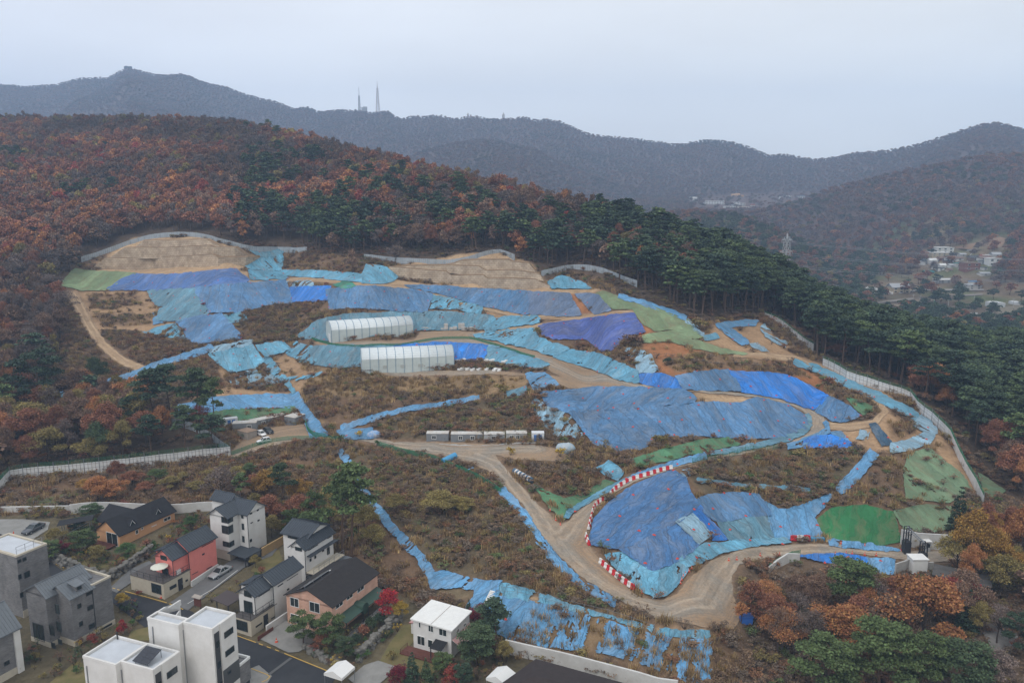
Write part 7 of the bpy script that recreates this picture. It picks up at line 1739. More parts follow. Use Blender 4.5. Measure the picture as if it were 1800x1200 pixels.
b = MB(); b.box((0, 0, .4), (.9, .35, .8)); b.box((0, -.2, .4), (.5, .04, .5)); o = b.build('air_conditioner', M['wplast']); o.location = hp.O+hp.ex*(xb*.62)+hp.ey*.5+Vector((0, 0, zt+.08)); o.rotation_euler.z = R(65); tag(o, 'white air conditioner box on the terrace edge of the pink house', 'air conditioner')
hw, ztw, x1w, y1w, ylw, ybw, xbw = twin(fW5, (300, 1048), -1.2, 'white rendered house with dark seamed roofs above a cream terrace', M['render'], (100, 985), (620, 880), (300, 852),
    (378, 790), (152, 700), (545, 640), (368, 540), (588, 690), (925, 370), (575, 395),
    [((210, 540), (296, 490)), ((213, 755), (308, 620))], [((383, 555), (523, 455))], [((622, 432), (686, 378)), ((735, 355), (872, 262)), ((738, 478), (762, 440))],
    [((118, 950, 'F'), (246, 868)), ((350, 935, 'R'), (425, 865)), ((540, 830, 'R'), (585, 790))], (478, 900))
plain_wall([(338,1031),(350,1023),(366,1012),(385,1000)], 1.0, 'low pale wall along the lane below the pink house', WALLP, name='garden_wall')
# --- tall white house
h = House(fW3, (512, 945), 1.6, 'tall white house with dark roofs and wrap around corner windows')
y1 = h.F((248, 700))[0]; ze = h.V((475, 472)); xa = h.R((630, 640))[0]; h.box(0, xa+3, 0, y1, -.1, ze, M['render']); h.box(.1, xa+3, .1, y1-.1, -3.2, -.1, M['cream'], 'plinth')
h.gable(0, xa+2.0, 0, y1, ze, ze+1.3, M['metalroof'], M['render'], 'x', .4, .4, .16, .45, .4)
xc, yc = h.T((788, 885), 0.0); yc = min(yc, -1.0); y2 = h.F((770, 640), xa+.3)[0]; y2 = min(y2, -.8); xe = h.R((1015, 560), y2)[0]; ze2 = h.V((765, 425), xa+.3, y2)
h.box(xa+.3, xe, y2, y1*.8, -1.2, ze2, M['render']); h.gable(xa+.3, xe, y2, y1*.8, ze2, ze2+1.5, M['metalroof'], M['render'], 'y', .4, 0, .16, .45, .35)
h.gable(xa+1.5, xe-.5, y1*.75, y1*.75+4.5, ze2+.9, ze2+2.0, M['metalroof'], M['render'], 'y', .3, 0, .16, .45, .3); h.box(xa+1.5, xe-.5, y1*.8, y1*.75+4.4, -3, ze2+.9, M['render'])
for (p, q, r_) in (((398, 525), (476, 488), (555, 505)), ((405, 675), (490, 610), (558, 645)), ((418, 858), (497, 832), (573, 840))):
    z1, z0 = h.F(q, 0)[1], h.F(p, 0)[1]; zc_ = (z0+z1)/2; hh = abs(z1-z0)*.5+.18
    h.win('F', -.03, abs(h.F(p, 0)[0]), zc_-hh, zc_+hh, 0, fm='dframe'); h.win('R', -.03, h.R(r_, 0)[0], zc_-hh, zc_+hh, 0, fm='dframe')
for p, q in (((675, 480), (703, 430)), ((685, 640), (712, 560)), ((692, 815), (718, 735))): h.wf(p, q, xa+.3, fm='dframe', bars=0)
for p, q in (((795, 432), (823, 395)), ((892, 385), (915, 350)), ((803, 558), (831, 532)), ((902, 530), (927, 495)), ((793, 822), (818, 768))): h.wr(p, q, y2, fm='dframe', bars=0)
h.pipe(xa+.2, y2-.06, -1, ze2)
# carport and ochre yard wall below
xo, yo = h.T((515, 1000), -1.6)
b = MB(); b.slab([(xa*.3-1.5, -.1, -.1), (xa*.3+2.8, -.1, -.1), (xa*.3+2.8, -4.4, -.35), (xa*.3-1.5, -4.4, -.35)], (0, 0, .12)); b.build('carport_roof', M['metalroof'], h.e)
for x_, y_ in ((xa*.3-1.3, -4.2), (xa*.3+2.6, -4.2)): b = MB(); b.bar((x_, y_, -3), (x_, y_, -.3), .12); b.build('carport_post', M['dark'], h.e)
b = MB(); b.box((xa*.3+.6, -4.5, -1.9), (3.2, .08, 1.6)); b.build('yard_gate', M['dark'], h.e)
b = MB(); b.box((xa*.3+6.2, -4.2, -1.4), (6.6, .25, 2.6)); b.build('yard_wall', M['ochre'], h.e)
# --- white house with balcony tiers
h = House(fB6, (390, 738), 0.2, 'white house with stepped side balconies right of the tall white house')
ze = h.V((387, 425)); y1 = h.F((237, 440))[0]; L_ = h.R((664, 420))[0]
h.box(0, L_, 0, y1, -1.2, ze, M['render']); h.gable(0, L_, 0, y1, ze, ze+1.15, M['metalroof'], M['render'], 'x', .4, .1, .16, .45, .4)
xb_, yb_ = h.T((172, 556), 1.0); ylb = h.F((166, 420), 2.4)[0]; h.box(2.4, L_, y1-.05, ylb, -1.2, ze+.9, M['render']); h.gable(2.4, L_+.6, y1*.4, ylb, ze+.9, ze+2.1, M['metalroof'], M['render'], 'y', .5, 0, .16, .45, .35)
h.wf((282, 435), (347, 415), bars=0, fm='dframe'); h.wr((408, 440), (508, 380), bars=2, fm='dframe'); h.wr((602, 322), (645, 293), bars=1, fm='dframe'); h.wr((424, 555), (440, 515), bars=0, fm='dframe'); h.wr((472, 525), (487, 485), bars=0, fm='dframe'); h.wr((550, 455), (567, 420), bars=0, fm='dframe'); h.wr((600, 485), (622, 400), bars=0, fm='dframe'); h.wf((212, 545), (235, 500), 2.4, bars=0, fm='dframe'); h.wf((207, 310), (320, 298), 2.4, bars=2, fm='dframe')
zb = h.R((395, 500))[1]; b = MB(); b.box((L_*.52+.2, -.45, zb), (L_*.98, .9, .14)); b.build('canopy_ledge', M['metalroof'], h.e)
zb = h.R((400, 650))[1]; b = MB(); b.box((L_*.5+.4, -.9, zb-.1), (L_+.8, 1.8, .16)); b.build('balcony_floor', M['cream'], h.e); h.rail([(.0, -1.75), (L_+.7, -1.75)], zb, .9, 'steel')
h.box(.2, L_+1.6, -2.6, -.02, -1.2, zb-.9, mat('grey_cladding', (.08, .09, .10), .6), 'lower_storey'); b = MB(); b.box((L_*.5+.9, -1.4, zb-.85), (L_+1.8, 2.7, .12)); b.build('lower_roof', M['greyroof'], h.e)
h.pipe(-.06, -.06, -.5, ze)
# --- long pink brick house
P0 = at_z(*fW5(748, 884), -1.1); h0 = House(fB6, (0, 0), 0, 'tmp'); ey = h0.ey.copy(); ex = h0.ex.copy(); bpy.data.objects.remove(h0.e)
uv = fB6(650, 1002); d = Vector((float(t_uv(*uv)), 1, -float(slope_v(uv[1])))); k = P0.dot(ex)/d.dot(ex); Q = Vector((0, 0, CZ))+d*k; Oz = Vector((Q.x, Q.y, -1.1))
uo = uv_xyz(Oz.x, Oz.y, Oz.z); h = House(lambda x, y: fB6(x, y), ((float(uo[0])-470)*5.714, (float(uo[1])-890)*5.714), -1.1, 'long pink brick house with a broad black roof and rooftop solar panels')
ze = Q.z+1.1; W_ = (P0-Oz).dot(ey); L_ = h.R((1105, 700))[0]; yr = h.F((400, 868), 0)[0]; zr = ze+1.75
h.box(0, L_, 0, W_, -.8, ze, M['pinkbrick']); h.gable(0, L_, 0, W_, ze, zr, M['shinglebr'], M['pinkbrick'], 'x', .35, 0, .14, 0, .3)
h.wf((233, 992), (315, 925)); h.wf((427, 1045), (525, 972)); h.wf((238, 1150), (320, 1090))
h.wr((684, 1035), (757, 940)); h.wr((795, 945), (855, 868)); h.wr((902, 872), (968, 782))
for k, (xq0, xq1) in enumerate(((.8, L_*.44), (L_*.54, L_*.97))):
    b = MB(); b.slab([(xq0, -.05, 2.7), (xq1, -.05, 2.7), (xq1, -2.0, 2.2), (xq0, -2.0, 2.2)], (0, 0, .07)); aw = b.build('awning', M['greenroof'], h.e)
    for x_ in (xq0+.1, xq1-.1): b = MB(); b.bar((x_, -1.9, -.3), (x_, -1.9, 2.2), .10); b.build('awning_post', M['dark'], aw)
h.rail([(.8, -2.1), (L_*.95, -2.1)], -.2, .9)
b = MB(); b.tube([(L_*.49, -.1, 2.2), (L_*.49, -1.9, 2.2)], .9, 14); b.build('arched_porch', M['greenroof'], h.e)
o = empty('solar_array', h.O+h.ex*.2+h.ey*(W_*.75)+Vector((0, 0, ze+.45)), h.a, 'long solar array standing on the black roof of the pink brick house', 'solar panels')
for k in range(5): b = MB(); b.slab([(.3+1.35*k, .55, .35), (1.6+1.35*k, .55, .35), (1.6+1.35*k, -1.0, 1.25), (.3+1.35*k, -1.0, 1.25)], (0, 0, .05)); b.build('panel', M['solar'], o)
b = MB()
for k in range(4): b.bar((.6+2*k, -.9, -.1), (.6+2*k, -.9, 1.2), .08); b.bar((.6+2*k, .5, -.3), (.6+2*k, .5, .4), .08)
b.bar((.3, -1.0, 1.28), (7.1, -1.0, 1.28), .06); b.build('rack', M['steel'], o)
b = MB(); b.box((0, 0, .15), (.9, .5, .3)); o = b.build('roof_box', M['wplast']); o.location = h.O+h.ex*7.4+h.ey*(W_*.66)+Vector((0, 0, ze+1.0)); tag(o, 'small white box on the black roof at the end of the solar array', 'box')
# --- white flat roofed house
h = House(fF, (935, 548), -1.3, 'white two storey house with a pale flat roof and a red wood deck')
ze = h.V((938, 350)); y1 = h.F((665, 300))[0]; L_ = h.R((1060, 300))[0]
h.box(0, L_, 0, y1, -.6, ze, M['render']); b = MB(); b.slab([(-.35, -.35, ze), (L_+.3, -.35, ze), (L_+.3, y1+.3, ze+.25), (-.35, y1+.3, ze+.25)], (0, 0, .22)); rf = b.build('roof', M['white'], h.e); b = MB(); b.box((L_/2, y1/2, ze+.36), (L_+.6, .06, .06)); b.build('roof_joint', M['cabbrown'], rf)
h.wf((847, 380), (902, 338)); h.wf((772, 355), (808, 315)); h.wf((704, 328), (720, 290), bars=0); h.wf((695, 445), (748, 395)); h.wf((769, 465), (803, 418), bars=0); h.wr((968, 375), (986, 330)); h.wr((1018, 328), (1034, 290), bars=0)
b = MB(); b.box((-1.1, y1*.5+.3, .1), (2.2, y1+1.6, .2)); b.build('deck', M['wood'], h.e); h.rail([(-2.15, -.4), (-2.15, y1+1.0), (-.2, y1+1.0)], .2, .55, 'wood')
b = MB(); yp = h.F((868, 480))[0]; b.slab([(-.1, yp-1.0, 2.5), (-.1, yp+1.0, 2.5), (-1.9, yp+1.0, 2.05), (-1.9, yp-1.0, 2.05)], (0, 0, .1)); pr_ = b.build('porch_roof', M['shingle'], h.e)
for s in (-.85, .85): b = MB(); b.bar((-1.8, yp+s, .1), (-1.8, yp+s, 2.05), .12); b.build('porch_post', M['dark'], pr_)
b = MB(); b.box((-.03, yp-.2, 1.2), (.08, .95, 2.0)); d_ = b.build('door', M['white'], h.e); b = MB(); b.box((-.1, yp+.1, 1.15), (.05, .06, .2)); b.build('handle', M['dark'], d_)
ra = bpy.data.materials.new('striped_awning'); ra.use_nodes = True; nt = ra.node_tree; tc = nt.nodes.new('ShaderNodeTexCoord'); wv = nt.nodes.new('ShaderNodeTexWave'); wv.bands_direction = 'X'; wv.inputs['Scale'].default_value = 1.6; rr = nt.nodes.new('ShaderNodeValToRGB'); rr.color_ramp.interpolation = 'CONSTANT'; rr.color_ramp.elements[0].color = (.34, .03, .03, 1); rr.color_ramp.elements[1].color = (.55, .5, .48, 1); rr.color_ramp.elements[1].position = .5
nt.links.new(tc.outputs['Object'], wv.inputs['Vector']); nt.links.new(wv.outputs['Color'], rr.inputs[0]); nt.links.new(rr.outputs[0], nt.nodes['Principled BSDF'].inputs['Base Color'])
b = MB(); b.slab([(.1, -.05, 2.9), (L_, -.05, 2.9), (L_, -1.7, 2.1), (.1, -1.7, 2.1)], (0, 0, .06)); b.build('awning', ra, h.e)
h.box(L_-2.5, L_-.3, y1, y1+2.4, -.6, 1.9, M['render'], 'lean_to'); b = MB(); b.slab([(L_-2.7, y1+.05, 2.5), (L_-.1, y1+.05, 2.5), (L_-.1, y1+2.7, 1.95), (L_-2.7, y1+2.7, 1.95)], (0, 0, .06)); b.build('lean_to_roof', ra, h.e)
# --- white modern blocks at the bottom edge
def block(corner, ztop, label, bay, right, f2, f1, inner):
    h = House(fT, corner, ztop, label, 69, 'apartment_block', 'apartment block'); h.O.z = -1.6; h.e.location = h.O; zt = ztop+1.6
    xr = h.T(right, zt)[0]; xb = max(.7, h.T(bay, zt)[0]); ya = h.F(f2, 0)[0]; ybk = h.F(f1, -.8)[0]; xl = max(1.0, h.T(inner, zt)[0])
    h.box(0, xr, 0, ya, -1, zt, M['render'], 'wall_front'); h.box(xb, xr+.02, -.14, .3, -1, zt+.38, M['render'], 'bay_wall'); h.box(-.8, xl, ya+.002, ybk, -1, zt-.02, M['render'], 'wall_left')
    h.parapet([(0, 0), (xr, 0), (xr, ya), (0, ya)], zt, .4, .2, M['render']); h.parapet([(-.8, ya), (xl, ya), (xl, ybk), (-.8, ybk)], zt-.02, .4, .2, M['render'])
    b = MB(); b.box((xr/2, ya/2, zt+.04), (xr-.5, ya-.5, .06)); b.box(((xl-.8)/2, (ya+ybk)/2, zt+.02), (xl+.3, ybk-ya-.5, .06)); b.build('roof_membrane', M['membrane'], h.e)
    b = MB(); b.box((xb*.55, -.02, zt/2-.7), (xb*.7, .07, zt+.4)); sl_ = b.build('window_slit', mat('slit_panel', (.05, .052, .055), .6), h.e)
    for k in range(3): b = MB(); b.box((xb*.6, -.07, zt-2.2-3.0*k), (xb*.45, .04, .9)); b.build('pane', M['glass'], sl_)
    return h, zt, xr, xb, ya, ybk, xl
h, zt, xr, xb, ya, ybk, xl = block((1250, 460), 9.6, 'taller white flat roofed block with a dark window slit at the bottom edge', (1300, 412), (1458, 314), (985, 398), (665, 365), (930, 385))
xf, zf = h.R((953, 197), ybk-.1); zb_ = h.R((970, 332), ybk-.1)[1]; y0 = ybk-.22; b = MB()
b.slab([(-.8, y0, zt+.38), (xf, y0, zf), (xf, y0, zf-1.1), (xf*.45, y0, zt+.38)], (0, .2, 0)); b.slab([(xf-.8, y0+.001, min(zb_, zt-.5)), (xf, y0+.001, min(zb_, zt-.5)), (xf, y0+.001, zf-1.11), (xf-.8, y0+.001, zf-1.5)], (0, .198, 0)); b.box((xf*.5+.4, ybk-.12, zt-.4), (xf-.4, .19, .8)); b.build('roof_fin', M['render'], h.e)
h.wr((1360, 525), (1435, 412), -.14, fm='dframe'); h.wr((1370, 692), (1445, 580), -.14, fm='dframe')
zl = h.R((1330, 830), -.14)[1]; b = MB(); b.box(((xb+xr)/2, -.17, zl-1.4), (xr-xb+.06, .08, 2.8)); b.build('grey_band', mat('grey_panel', (.075, .078, .08), .7), h.e); h.wr((1392, 850), (1418, 800), -.22, bars=0, fm='dframe')
for q, xx in (((708, 415), -.87), ((985, 445), -.07)): yp, zp = h.F(q, xx); b = MB(); b.tube([(xx, yp, zp), (xx, yp, -1)], .07); b.build('drain_pipe', M['steel'], h.e)
h.box(xr+.03, xr+2.6, .2, 3.2, -1, 3.2, M['greybrick'], 'stair_block'); h.parapet([(xr+.05, .2), (xr+2.6, .2), (xr+2.6, 3.2), (xr+.05, 3.2)], 3.2, .35, .18, M['white'])
h, zt, xr, xb, ya, ybk, xl = block((715, 830), 6.6, 'lower white flat roofed block with rooftop solar panels at the bottom edge', (770, 772), (955, 660), (425, 757), (85, 722), (600, 570))
h.wr((842, 890), (930, 765), -.14, fm='dframe')
for q, xx in (((112, 770), -.87), ((428, 805), -.07)): yp, zp = h.F(q, xx); b = MB(); b.tube([(xx, yp, zp), (xx, yp, -1)], .07); b.build('drain_pipe', M['steel'], h.e)
b = MB(); b.tube([(xl-.3, ybk-.6, zt), (xl-.3, ybk-.6, zt+1.1)], .1); b.build('vent_pipe', M['dark'], h.e)
o = empty('solar_array', h.O+h.ex*.5+h.ey*(ya*.22)+Vector((0, 0, zt+.1)), h.a, 'tilted six panel solar array on the lower white flat roof', 'solar panels')
for i in range(2):
    for j in range(3): b = MB(); b.slab([(.85*j, 2.6-1.3*i, .45), (.82+.85*j, 2.6-1.3*i, .45), (.82+.85*j, 1.34-1.3*i, .45), (.85*j, 1.34-1.3*i, .45)], (0, 0, .05)); b.build('panel', M['solar'], o).rotation_euler = (0, R(-17), 0)
b = MB()
for y_ in (.3, 2.4): b.bar((.2, y_, -.1), (.2, y_, .48), .07); b.bar((2.4, y_, -.1), (2.4, y_, 1.15), .07)
b.bar((2.4, .1, 1.15), (2.4, 2.6, 1.15), .06); b.build('rack', M['steel'], o)
# --- grey brick houses on the left
h = House(fG, (497, 962), -1.3, 'grey brick house with a folded grey metal roof and a small dormer')
ze = h.V((470, 640)); L1 = h.R((635, 860))[0]; L2 = h.R((757, 770))[0]; ya = h.F((400, 890))[0]
h.box(0, L1, 0, ya+1.2, -.6, ze, M['greybrick']); b = MB(); b.box((L2/2, ya/2, .2), (L2+.06, ya+.06, 1.6)); b.build('plinth', M['cream'], h.e)
h.box(L1, L2, .05, ya+3.4, -.6, ze+.1, M['greybrick'], 'wing_wall'); h.parapet([(L1+.05, .05), (L2, .05), (L2, ya+3.4), (L1+.05, ya+3.4)], ze+.1, .3, .25, M['cream'])
xb_, yb_ = h.T((318, 945), .4); xb_ = min(xb_, -.3) if xb_ < 0 else -1.6; ylb = h.F((190, 760), xb_)[0]
h.box(xb_, 5.2, ya, ylb, -.6, ze+.4, M['greybrick'], 'bay_wall'); b = MB(); b.box((xb_+2, (ya+ylb)/2, .1), (4.1, ylb-ya+.08, 1.4)); b.build('bay_plinth', M['cream'], h.e)
h.gable(-.1, L1, -.1, ya+1.2, ze, ze+1.5, M['greyroof'], M['greybrick'], 'x', .35, .3, .15, .4, .35)
h.gable(xb_, 5.2, ya-.4, ylb, ze+.4, ze+1.9, M['greyroof'], M['greybrick'], 'x', .35, -.4, .15, .4, .4)
xd = h.R((500, 580))[0]; b = MB(); b.box((1.8, .9, ze+.75), (1.1, 1.3, .9)); d_ = b.build('dormer', M['greybrick'], h.e); b = MB(); b.box((1.8, .22, ze+.78), (.7, .05, .55)); b.build('pane', M['glass'], d_); b = MB(); b.slab([(1.0, .0, ze+1.15), (2.6, .0, ze+1.15), (2.6, 1.8, ze+1.5), (1.0, 1.8, ze+1.5)], (0, 0, .1)); b.build('dormer_roof', M['greyroof'], d_)
for p, q in (((570, 628), (603, 588)), ((512, 712), (533, 670)), ((578, 726), (610, 678)), ((523, 830), (544, 787)), ((588, 848), (622, 797)), ((662, 855), (737, 800))): h.wr(p, q, fm='dframe', bars=0)
for p, q in (((370, 738), (390, 685)), ((333, 880), (356, 825)), ((379, 855), (402, 800)), ((343, 965), (363, 938)), ((387, 940), (408, 915))): h.wf(p, q, xb_ if p[0] < 395 else 0, fm='dframe', bars=0)
h.wf((228, 905), (285, 820), xb_, fm='dframe', bars=1); h.pipe(L1, -.06, 0, ze)
h = House(fG, (110, 745), -1.0, 'flat roofed grey brick block at the left edge behind the folded roof house')
h.O = at_z(*fG(108, 372), 9.4); h.O.z = -1.0; h.e.location = h.O; zt = 10.4
xr = h.T((295, 285), zt)[0]; yl = h.F((-120, 470), 0)[0]
h.box(0, xr, 0, yl, -1, zt, M['greybrick']); h.parapet([(0, 0), (xr, 0), (xr, yl), (0, yl)], zt, .3, .3, M['cream']); b = MB(); b.box((xr/2, yl/2, zt+.05), (xr-.7, yl-.7, .06)); b.build('roof_membrane', M['membrane'], h.e); h.rail([(.4, .5), (xr-.4, .5)], zt+.2, 1.2, 'steel')
for p, q in (((116, 412), (138, 380)), ((150, 400), (172, 366)), ((121, 520), (139, 478)), ((162, 512), (194, 456)), ((133, 640), (151, 598)), ((171, 610), (204, 562))): h.wr(p, q, fm='dframe', bars=0)
b = MB(); b.box((xr/2, -.03, .4), (xr, .08, 1.6)); b.build('plinth', M['cream'], h.e)
h = House(fG, (150, 1120), -1.6, 'grey brick house with a sloping metal roof at the lower left corner')
zt = h.V((130, 828)); L_ = 7; yl = 6; h.O = h.O-h.ex*L_; h.e.location = h.O
h.box(0, L_, 0, yl, -1, zt, M['greybrick']); b = MB(); b.box((L_-.3, -.12, zt/2), (.9, .3, zt)); b.build('white_pier', M['render'], h.e)
h.gable(-.1, L_, -.2, yl, zt, zt+3.0, M['greyroof'], M['greybrick'], 'x', .3, 0, .15, .45, .4); h.wr((28, 1090), (60, 1045), fm='dframe', bars=1); h.wr((100, 1165), (155, 1120), fm='dframe', bars=0); b = MB(); b.box((L_/2, -.03, .3), (L_, .1, 1.6)); b.build('plinth', M['cream'], h.e)
# --- dark roofed building and the tents at the bottom
h = House(fF, (1390, 760), -1.6, 'long low building with a dark brown hipped roof at the bottom edge', ang=-21)
p0 = at_z(*fF(1530, 562), 2.6); p1 = at_z(*fF(1995, 690), 2.6); h.O = Vector((p0.x, p0.y, -1.6)); h.e.location = h.O; dd = p1-p0; h.e.rotation_euler.z = math.atan2(dd.y, dd.x); L_ = dd.length
b = MB(); b.box((L_/2+1.2, -4.5, 1.2), (L_+3, 9.2, 3.2)); b.build('wall', M['cream'], h.e); b = MB(); b.slab([(-.2, .35, 4.1), (L_+3, .35, 4.1), (L_+3, -4.5, 5.0), (1.8, -4.5, 5.0)], (0, 0, .15)); b.slab([(-.2, .35, 4.1), (1.8, -4.5, 5.0), (-3.2, -9.5, 3.0), (-3.4, -8.0, 3.0)], (0, 0, .15)); b.slab([(1.8, -4.5, 5.0), (L_+3, -4.5, 5.0), (L_+3, -9.6, 3.6), (-3.2, -9.6, 3.0)], (0, 0, .15)); b.build('roof', mat('brown_roof', (.038, .028, .026), .85, noise=.3, nscale=1, bump=.3), h.e)
def tent(u, v, rz, lab, s=3.0):
    o = empty('canopy_tent', G(u, v), rz, lab, 'tent'); b = MB(); hh = 2.1
    for x in (-s/2, s/2): b.slab([(x, -s/2, hh), (x, s/2, hh), (x, s/2, hh+.35), (x, 0, hh+1.0), (x, -s/2, hh+.35)], (.04, 0, 0))
    for sg in (-1, 1): b.slab([(-s/2, sg*s/2, hh+.33), (s/2, sg*s/2, hh+.33), (s/2, 0, hh+1.0), (-s/2, 0, hh+1.0)], (0, 0, .05)); b.slab([(-s/2, sg*s/2, hh), (s/2, sg*s/2, hh), (s/2, sg*s/2, hh+.35), (-s/2, sg*s/2, hh+.35)], (0, .04, 0))
    b.build('canopy', mat('tent_cloth', (.66, .66, .65), .8), o)
    for x in (-1, 1):
        for y in (-1, 1): b = MB(); b.bar((x*s*.48, y*s*.48, -.1), (x*s*.48, y*s*.48, hh), .06); b.build('leg', M['steel'], o)
tent(598, 1205, R(65), 'white canopy tent at the roadside by the concrete driveway'); tent(881, 1215, R(60), 'white canopy tent beside the dark hipped roof')
# --- rocks, trellis and the dark building by the gate
def rocks(name, px, hgt, lab, step=.8, seed=0, rows=3):
    P = resample([G(*q) for q in px], step); z = hz(P[:, 0], P[:, 1]); r = random.Random(seed); b = MB(); c0 = (P[0, 0], P[0, 1], z[0])
    for i in range(len(P)):
        for k in range(rows):
            s = .36+.3*r.random(); b.blob((P[i, 0]-c0[0]+r.uniform(-.25, .25), P[i, 1]-c0[1]+r.uniform(-.2, .2)+k*.22, z[i]-c0[2]+hgt*(k+.4)/rows), (s*1.2, s, s*.8), 1, .5, i*7+k)
    o = b.build(name, M['rock']); o.location = c0; tag(o, lab, 'stone wall')
rocks('rubble_wall', [(82,982),(112,995),(152,1012),(186,1024),(216,1006),(246,985),(262,972)], 1.7, 'rough rubble wall below the garden of the orange house', seed=1)
rocks('rubble_wall', [(628,1160),(645,1145),(662,1128),(684,1106),(700,1092)], 1.5, 'rubble wall of grey stones between the driveway and the pink brick house', seed=2)
rocks('rubble_wall', [(535,1140),(555,1152),(580,1165),(600,1178)], .8, 'low rubble edging under the two garden pines', seed=3, rows=2)
o = empty('trellis', G(137, 940), R(20), 'dark trellis canopy on posts beside the orange house', 'trellis')
for x in (-2.4, 2.4):
    for y in (-1, 1): b = MB(); b.bar((x, y, -.2), (x, y, 3.0), .10); b.build('post', M['steel'], o)
b = MB(); b.slab([(-3.2, -1.5, 2.9), (3.0, -1.5, 3.3), (3.0, 1.4, 3.3), (-3.2, 1.4, 2.9)], (0, 0, .06)); b.build('canopy', M['shingle'], o)
b = MB(); b.bar((-2.4, -1, .6), (2.4, -1, 2.9), .07); b.build('brace', M['steel'], o)
o = empty('gazebo', G(402, 1075), R(65), 'brown roofed gazebo on the terrace left of the white twin house', 'gazebo')
for x in (-1.2, 1.2):
    for y in (-1.2, 1.2): b = MB(); b.bar((x, y, -.2), (x, y, 2.2), .12); b.build('post', M['dark'], o)
b = MB(); b.slab([(-1.7, -1.7, 2.2), (1.7, -1.7, 2.2), (1.7, 1.7, 2.6), (-1.7, 1.7, 2.6)], (0, 0, .12)); b.build('roof', mat('gazebo_roof', (.07, .055, .055), .8), o)
o = empty('notice_board', G(348, 1068), R(-25), 'small brown roofed notice board at the corner of the lane', 'notice board')
b = MB(); b.box((0, 0, 1.1), (1.5, .12, 1.5)); b.build('board', M['wood'], o); b = MB(); b.slab([(-.9, -.35, 1.85), (.9, -.35, 1.85), (.9, .35, 2.05), (-.9, .35, 2.05)], (0, 0, .1)); b.build('roof', M['cabbrown'], o)
for s in (-.6, .6): b = MB(); b.bar((s, 0, -.2), (s, 0, .5), .1); b.build('leg', M['dark'], o)
m = MB(); m.box((0, 0, .35), (3.2, .12, .7)); o = m.build('wood_screen', M['wood']); p = G(467, 1117); o.location = p; o.rotation_euler.z = R(62); tag(o, 'red brown wood screen beside the entrance of the white twin house', 'screen')
plain_wall([(470,1112),(484,1102),(500,1092),(510,1085)], 1.2, 'rough white yard wall between the white twin and the pink brick house', WALLP, name='yard_wall')
# long dark building at the lower right
za = G(1680, 1060).z-.3; p0 = at_z(1740, 1062, za); zt_ = 3.2
pa = at_z(1640, 1010, za+3.4); pb = at_z(1742, 1032, za+3.4); dd = pb-pa; o = empty('dark_building', Vector((pa.x, pa.y, za)), math.atan2(dd.y, dd.x), 'long low dark grey building half hidden by the trees below the gate', 'building'); L_ = dd.length
M['dkwall'] = mat('dark_wall', (.055, .055, .06), .8, noise=.25, nscale=.8)
b = MB(); b.box((L_/2, 2.2, 1.5), (L_, 4.4, 3.8)); b.build('wall', M['dkwall'], o); b = MB(); b.box((L_/2, 2.2, 3.46), (L_+.3, 4.7, .14)); b.build('roof', mat('dark_roofing', (.10, .095, .09), .9, noise=.4, nscale=.8), o)
b = MB(); b.box((2.4, -.04, 1.3), (1.4, .08, 1.2)); f_ = b.build('window', M['frame'], o); b = MB(); b.box((2.4, -.09, 1.3), (1.25, .03, 1.05)); b.build('pane', M['glass'], f_)
b = MB(); b.slab([(-1.2, -.3, 2.6), (4.2, -.3, 2.6), (3.6, -2.4, 1.9), (-1.2, -2.4, 1.9)], (0, 0, .12)); b.build('porch_roof', M['dkwall'], o)
flat('rocky_clearing', [(1655,1075),(1700,1060),(1775,1075),(1790,1120),(1770,1160),(1745,1140),(1720,1100)], .08, mat('rubble_ground', (.26, .245, .23), .95, noise=.5, nscale=.6, bump=.8, bscale=2))
# driveway kerbs
# garden growth around the houses
sp = 1.0
gx, gy = np.meshgrid(np.arange(-100, 12, sp), np.arange(95, 165, sp), indexing='ij'); gx = (gx+(rng.random(gx.shape)-.5)*sp).ravel(); gy = (gy+(rng.random(gy.shape)-.5)*sp).ravel()
gz = hz(gx, gy); u, v = uv_xyz(gx, gy, gz); c = cls_at(gx, gy)
BEDS = [([(70,975),(130,930),(200,985),(260,960),(310,925),(330,905),(365,905),(365,930),(300,965),(200,1012),(110,992)], .75), ([(125,905),(170,900),(165,945),(110,955)], .6), ([(232,1040),(262,1050),(290,1050),(300,1058),(235,1048)], .6), ([(540,1135),(600,1160),(600,1185),(545,1155)], .55), ([(600,1120),(690,1090),(700,1110),(610,1190),(590,1170)], .45),
        ([(200,1050),(240,1060),(262,1095),(225,1100),(215,1080)], .45), ([(120,1140),(230,1090),(240,1105),(140,1185),(60,1205)], .5), ([(30,1150),(75,1120),(90,1160),(40,1190)], .5), ([(690,1180),(830,1160),(880,1200),(680,1215)], .45), ([(820,1100),(895,1140),(890,1200),(820,1170)], .55), ([(300,935),(345,930),(330,960),(300,970)], .5), ([(370,1060),(450,1000),(470,1010),(400,1070)], .18)]
HEDGE = strip([(-40,912),(0,909),(60,907),(125,906)], 6)
inh = inpoly(u, v, HEDGE); pr_ = np.zeros(len(u))
for p, d in BEDS: pr_ = np.maximum(pr_, d*inpoly(u, v, p))
ok = (rng.random(len(u)) < np.where(inh, .95, pr_))
n = ok.sum(); s = .5+.6*rng.random(n); s = np.where(inh[ok], 1.0, s)
tn = np.array([pick(rng.random(), olive=3, green=1.6, brown=2, rust=.9, pine=1.5, red=.25, yellow=.2) if not q else pick(rng.random(), olive=3, brown=1.5, orange=.4, green=.6) for q in inh[ok]])
P = np.column_stack([gx[ok], gy[ok], gz[ok]]); ix = rng.integers(0, 8, n); hh_ = inh[ok]
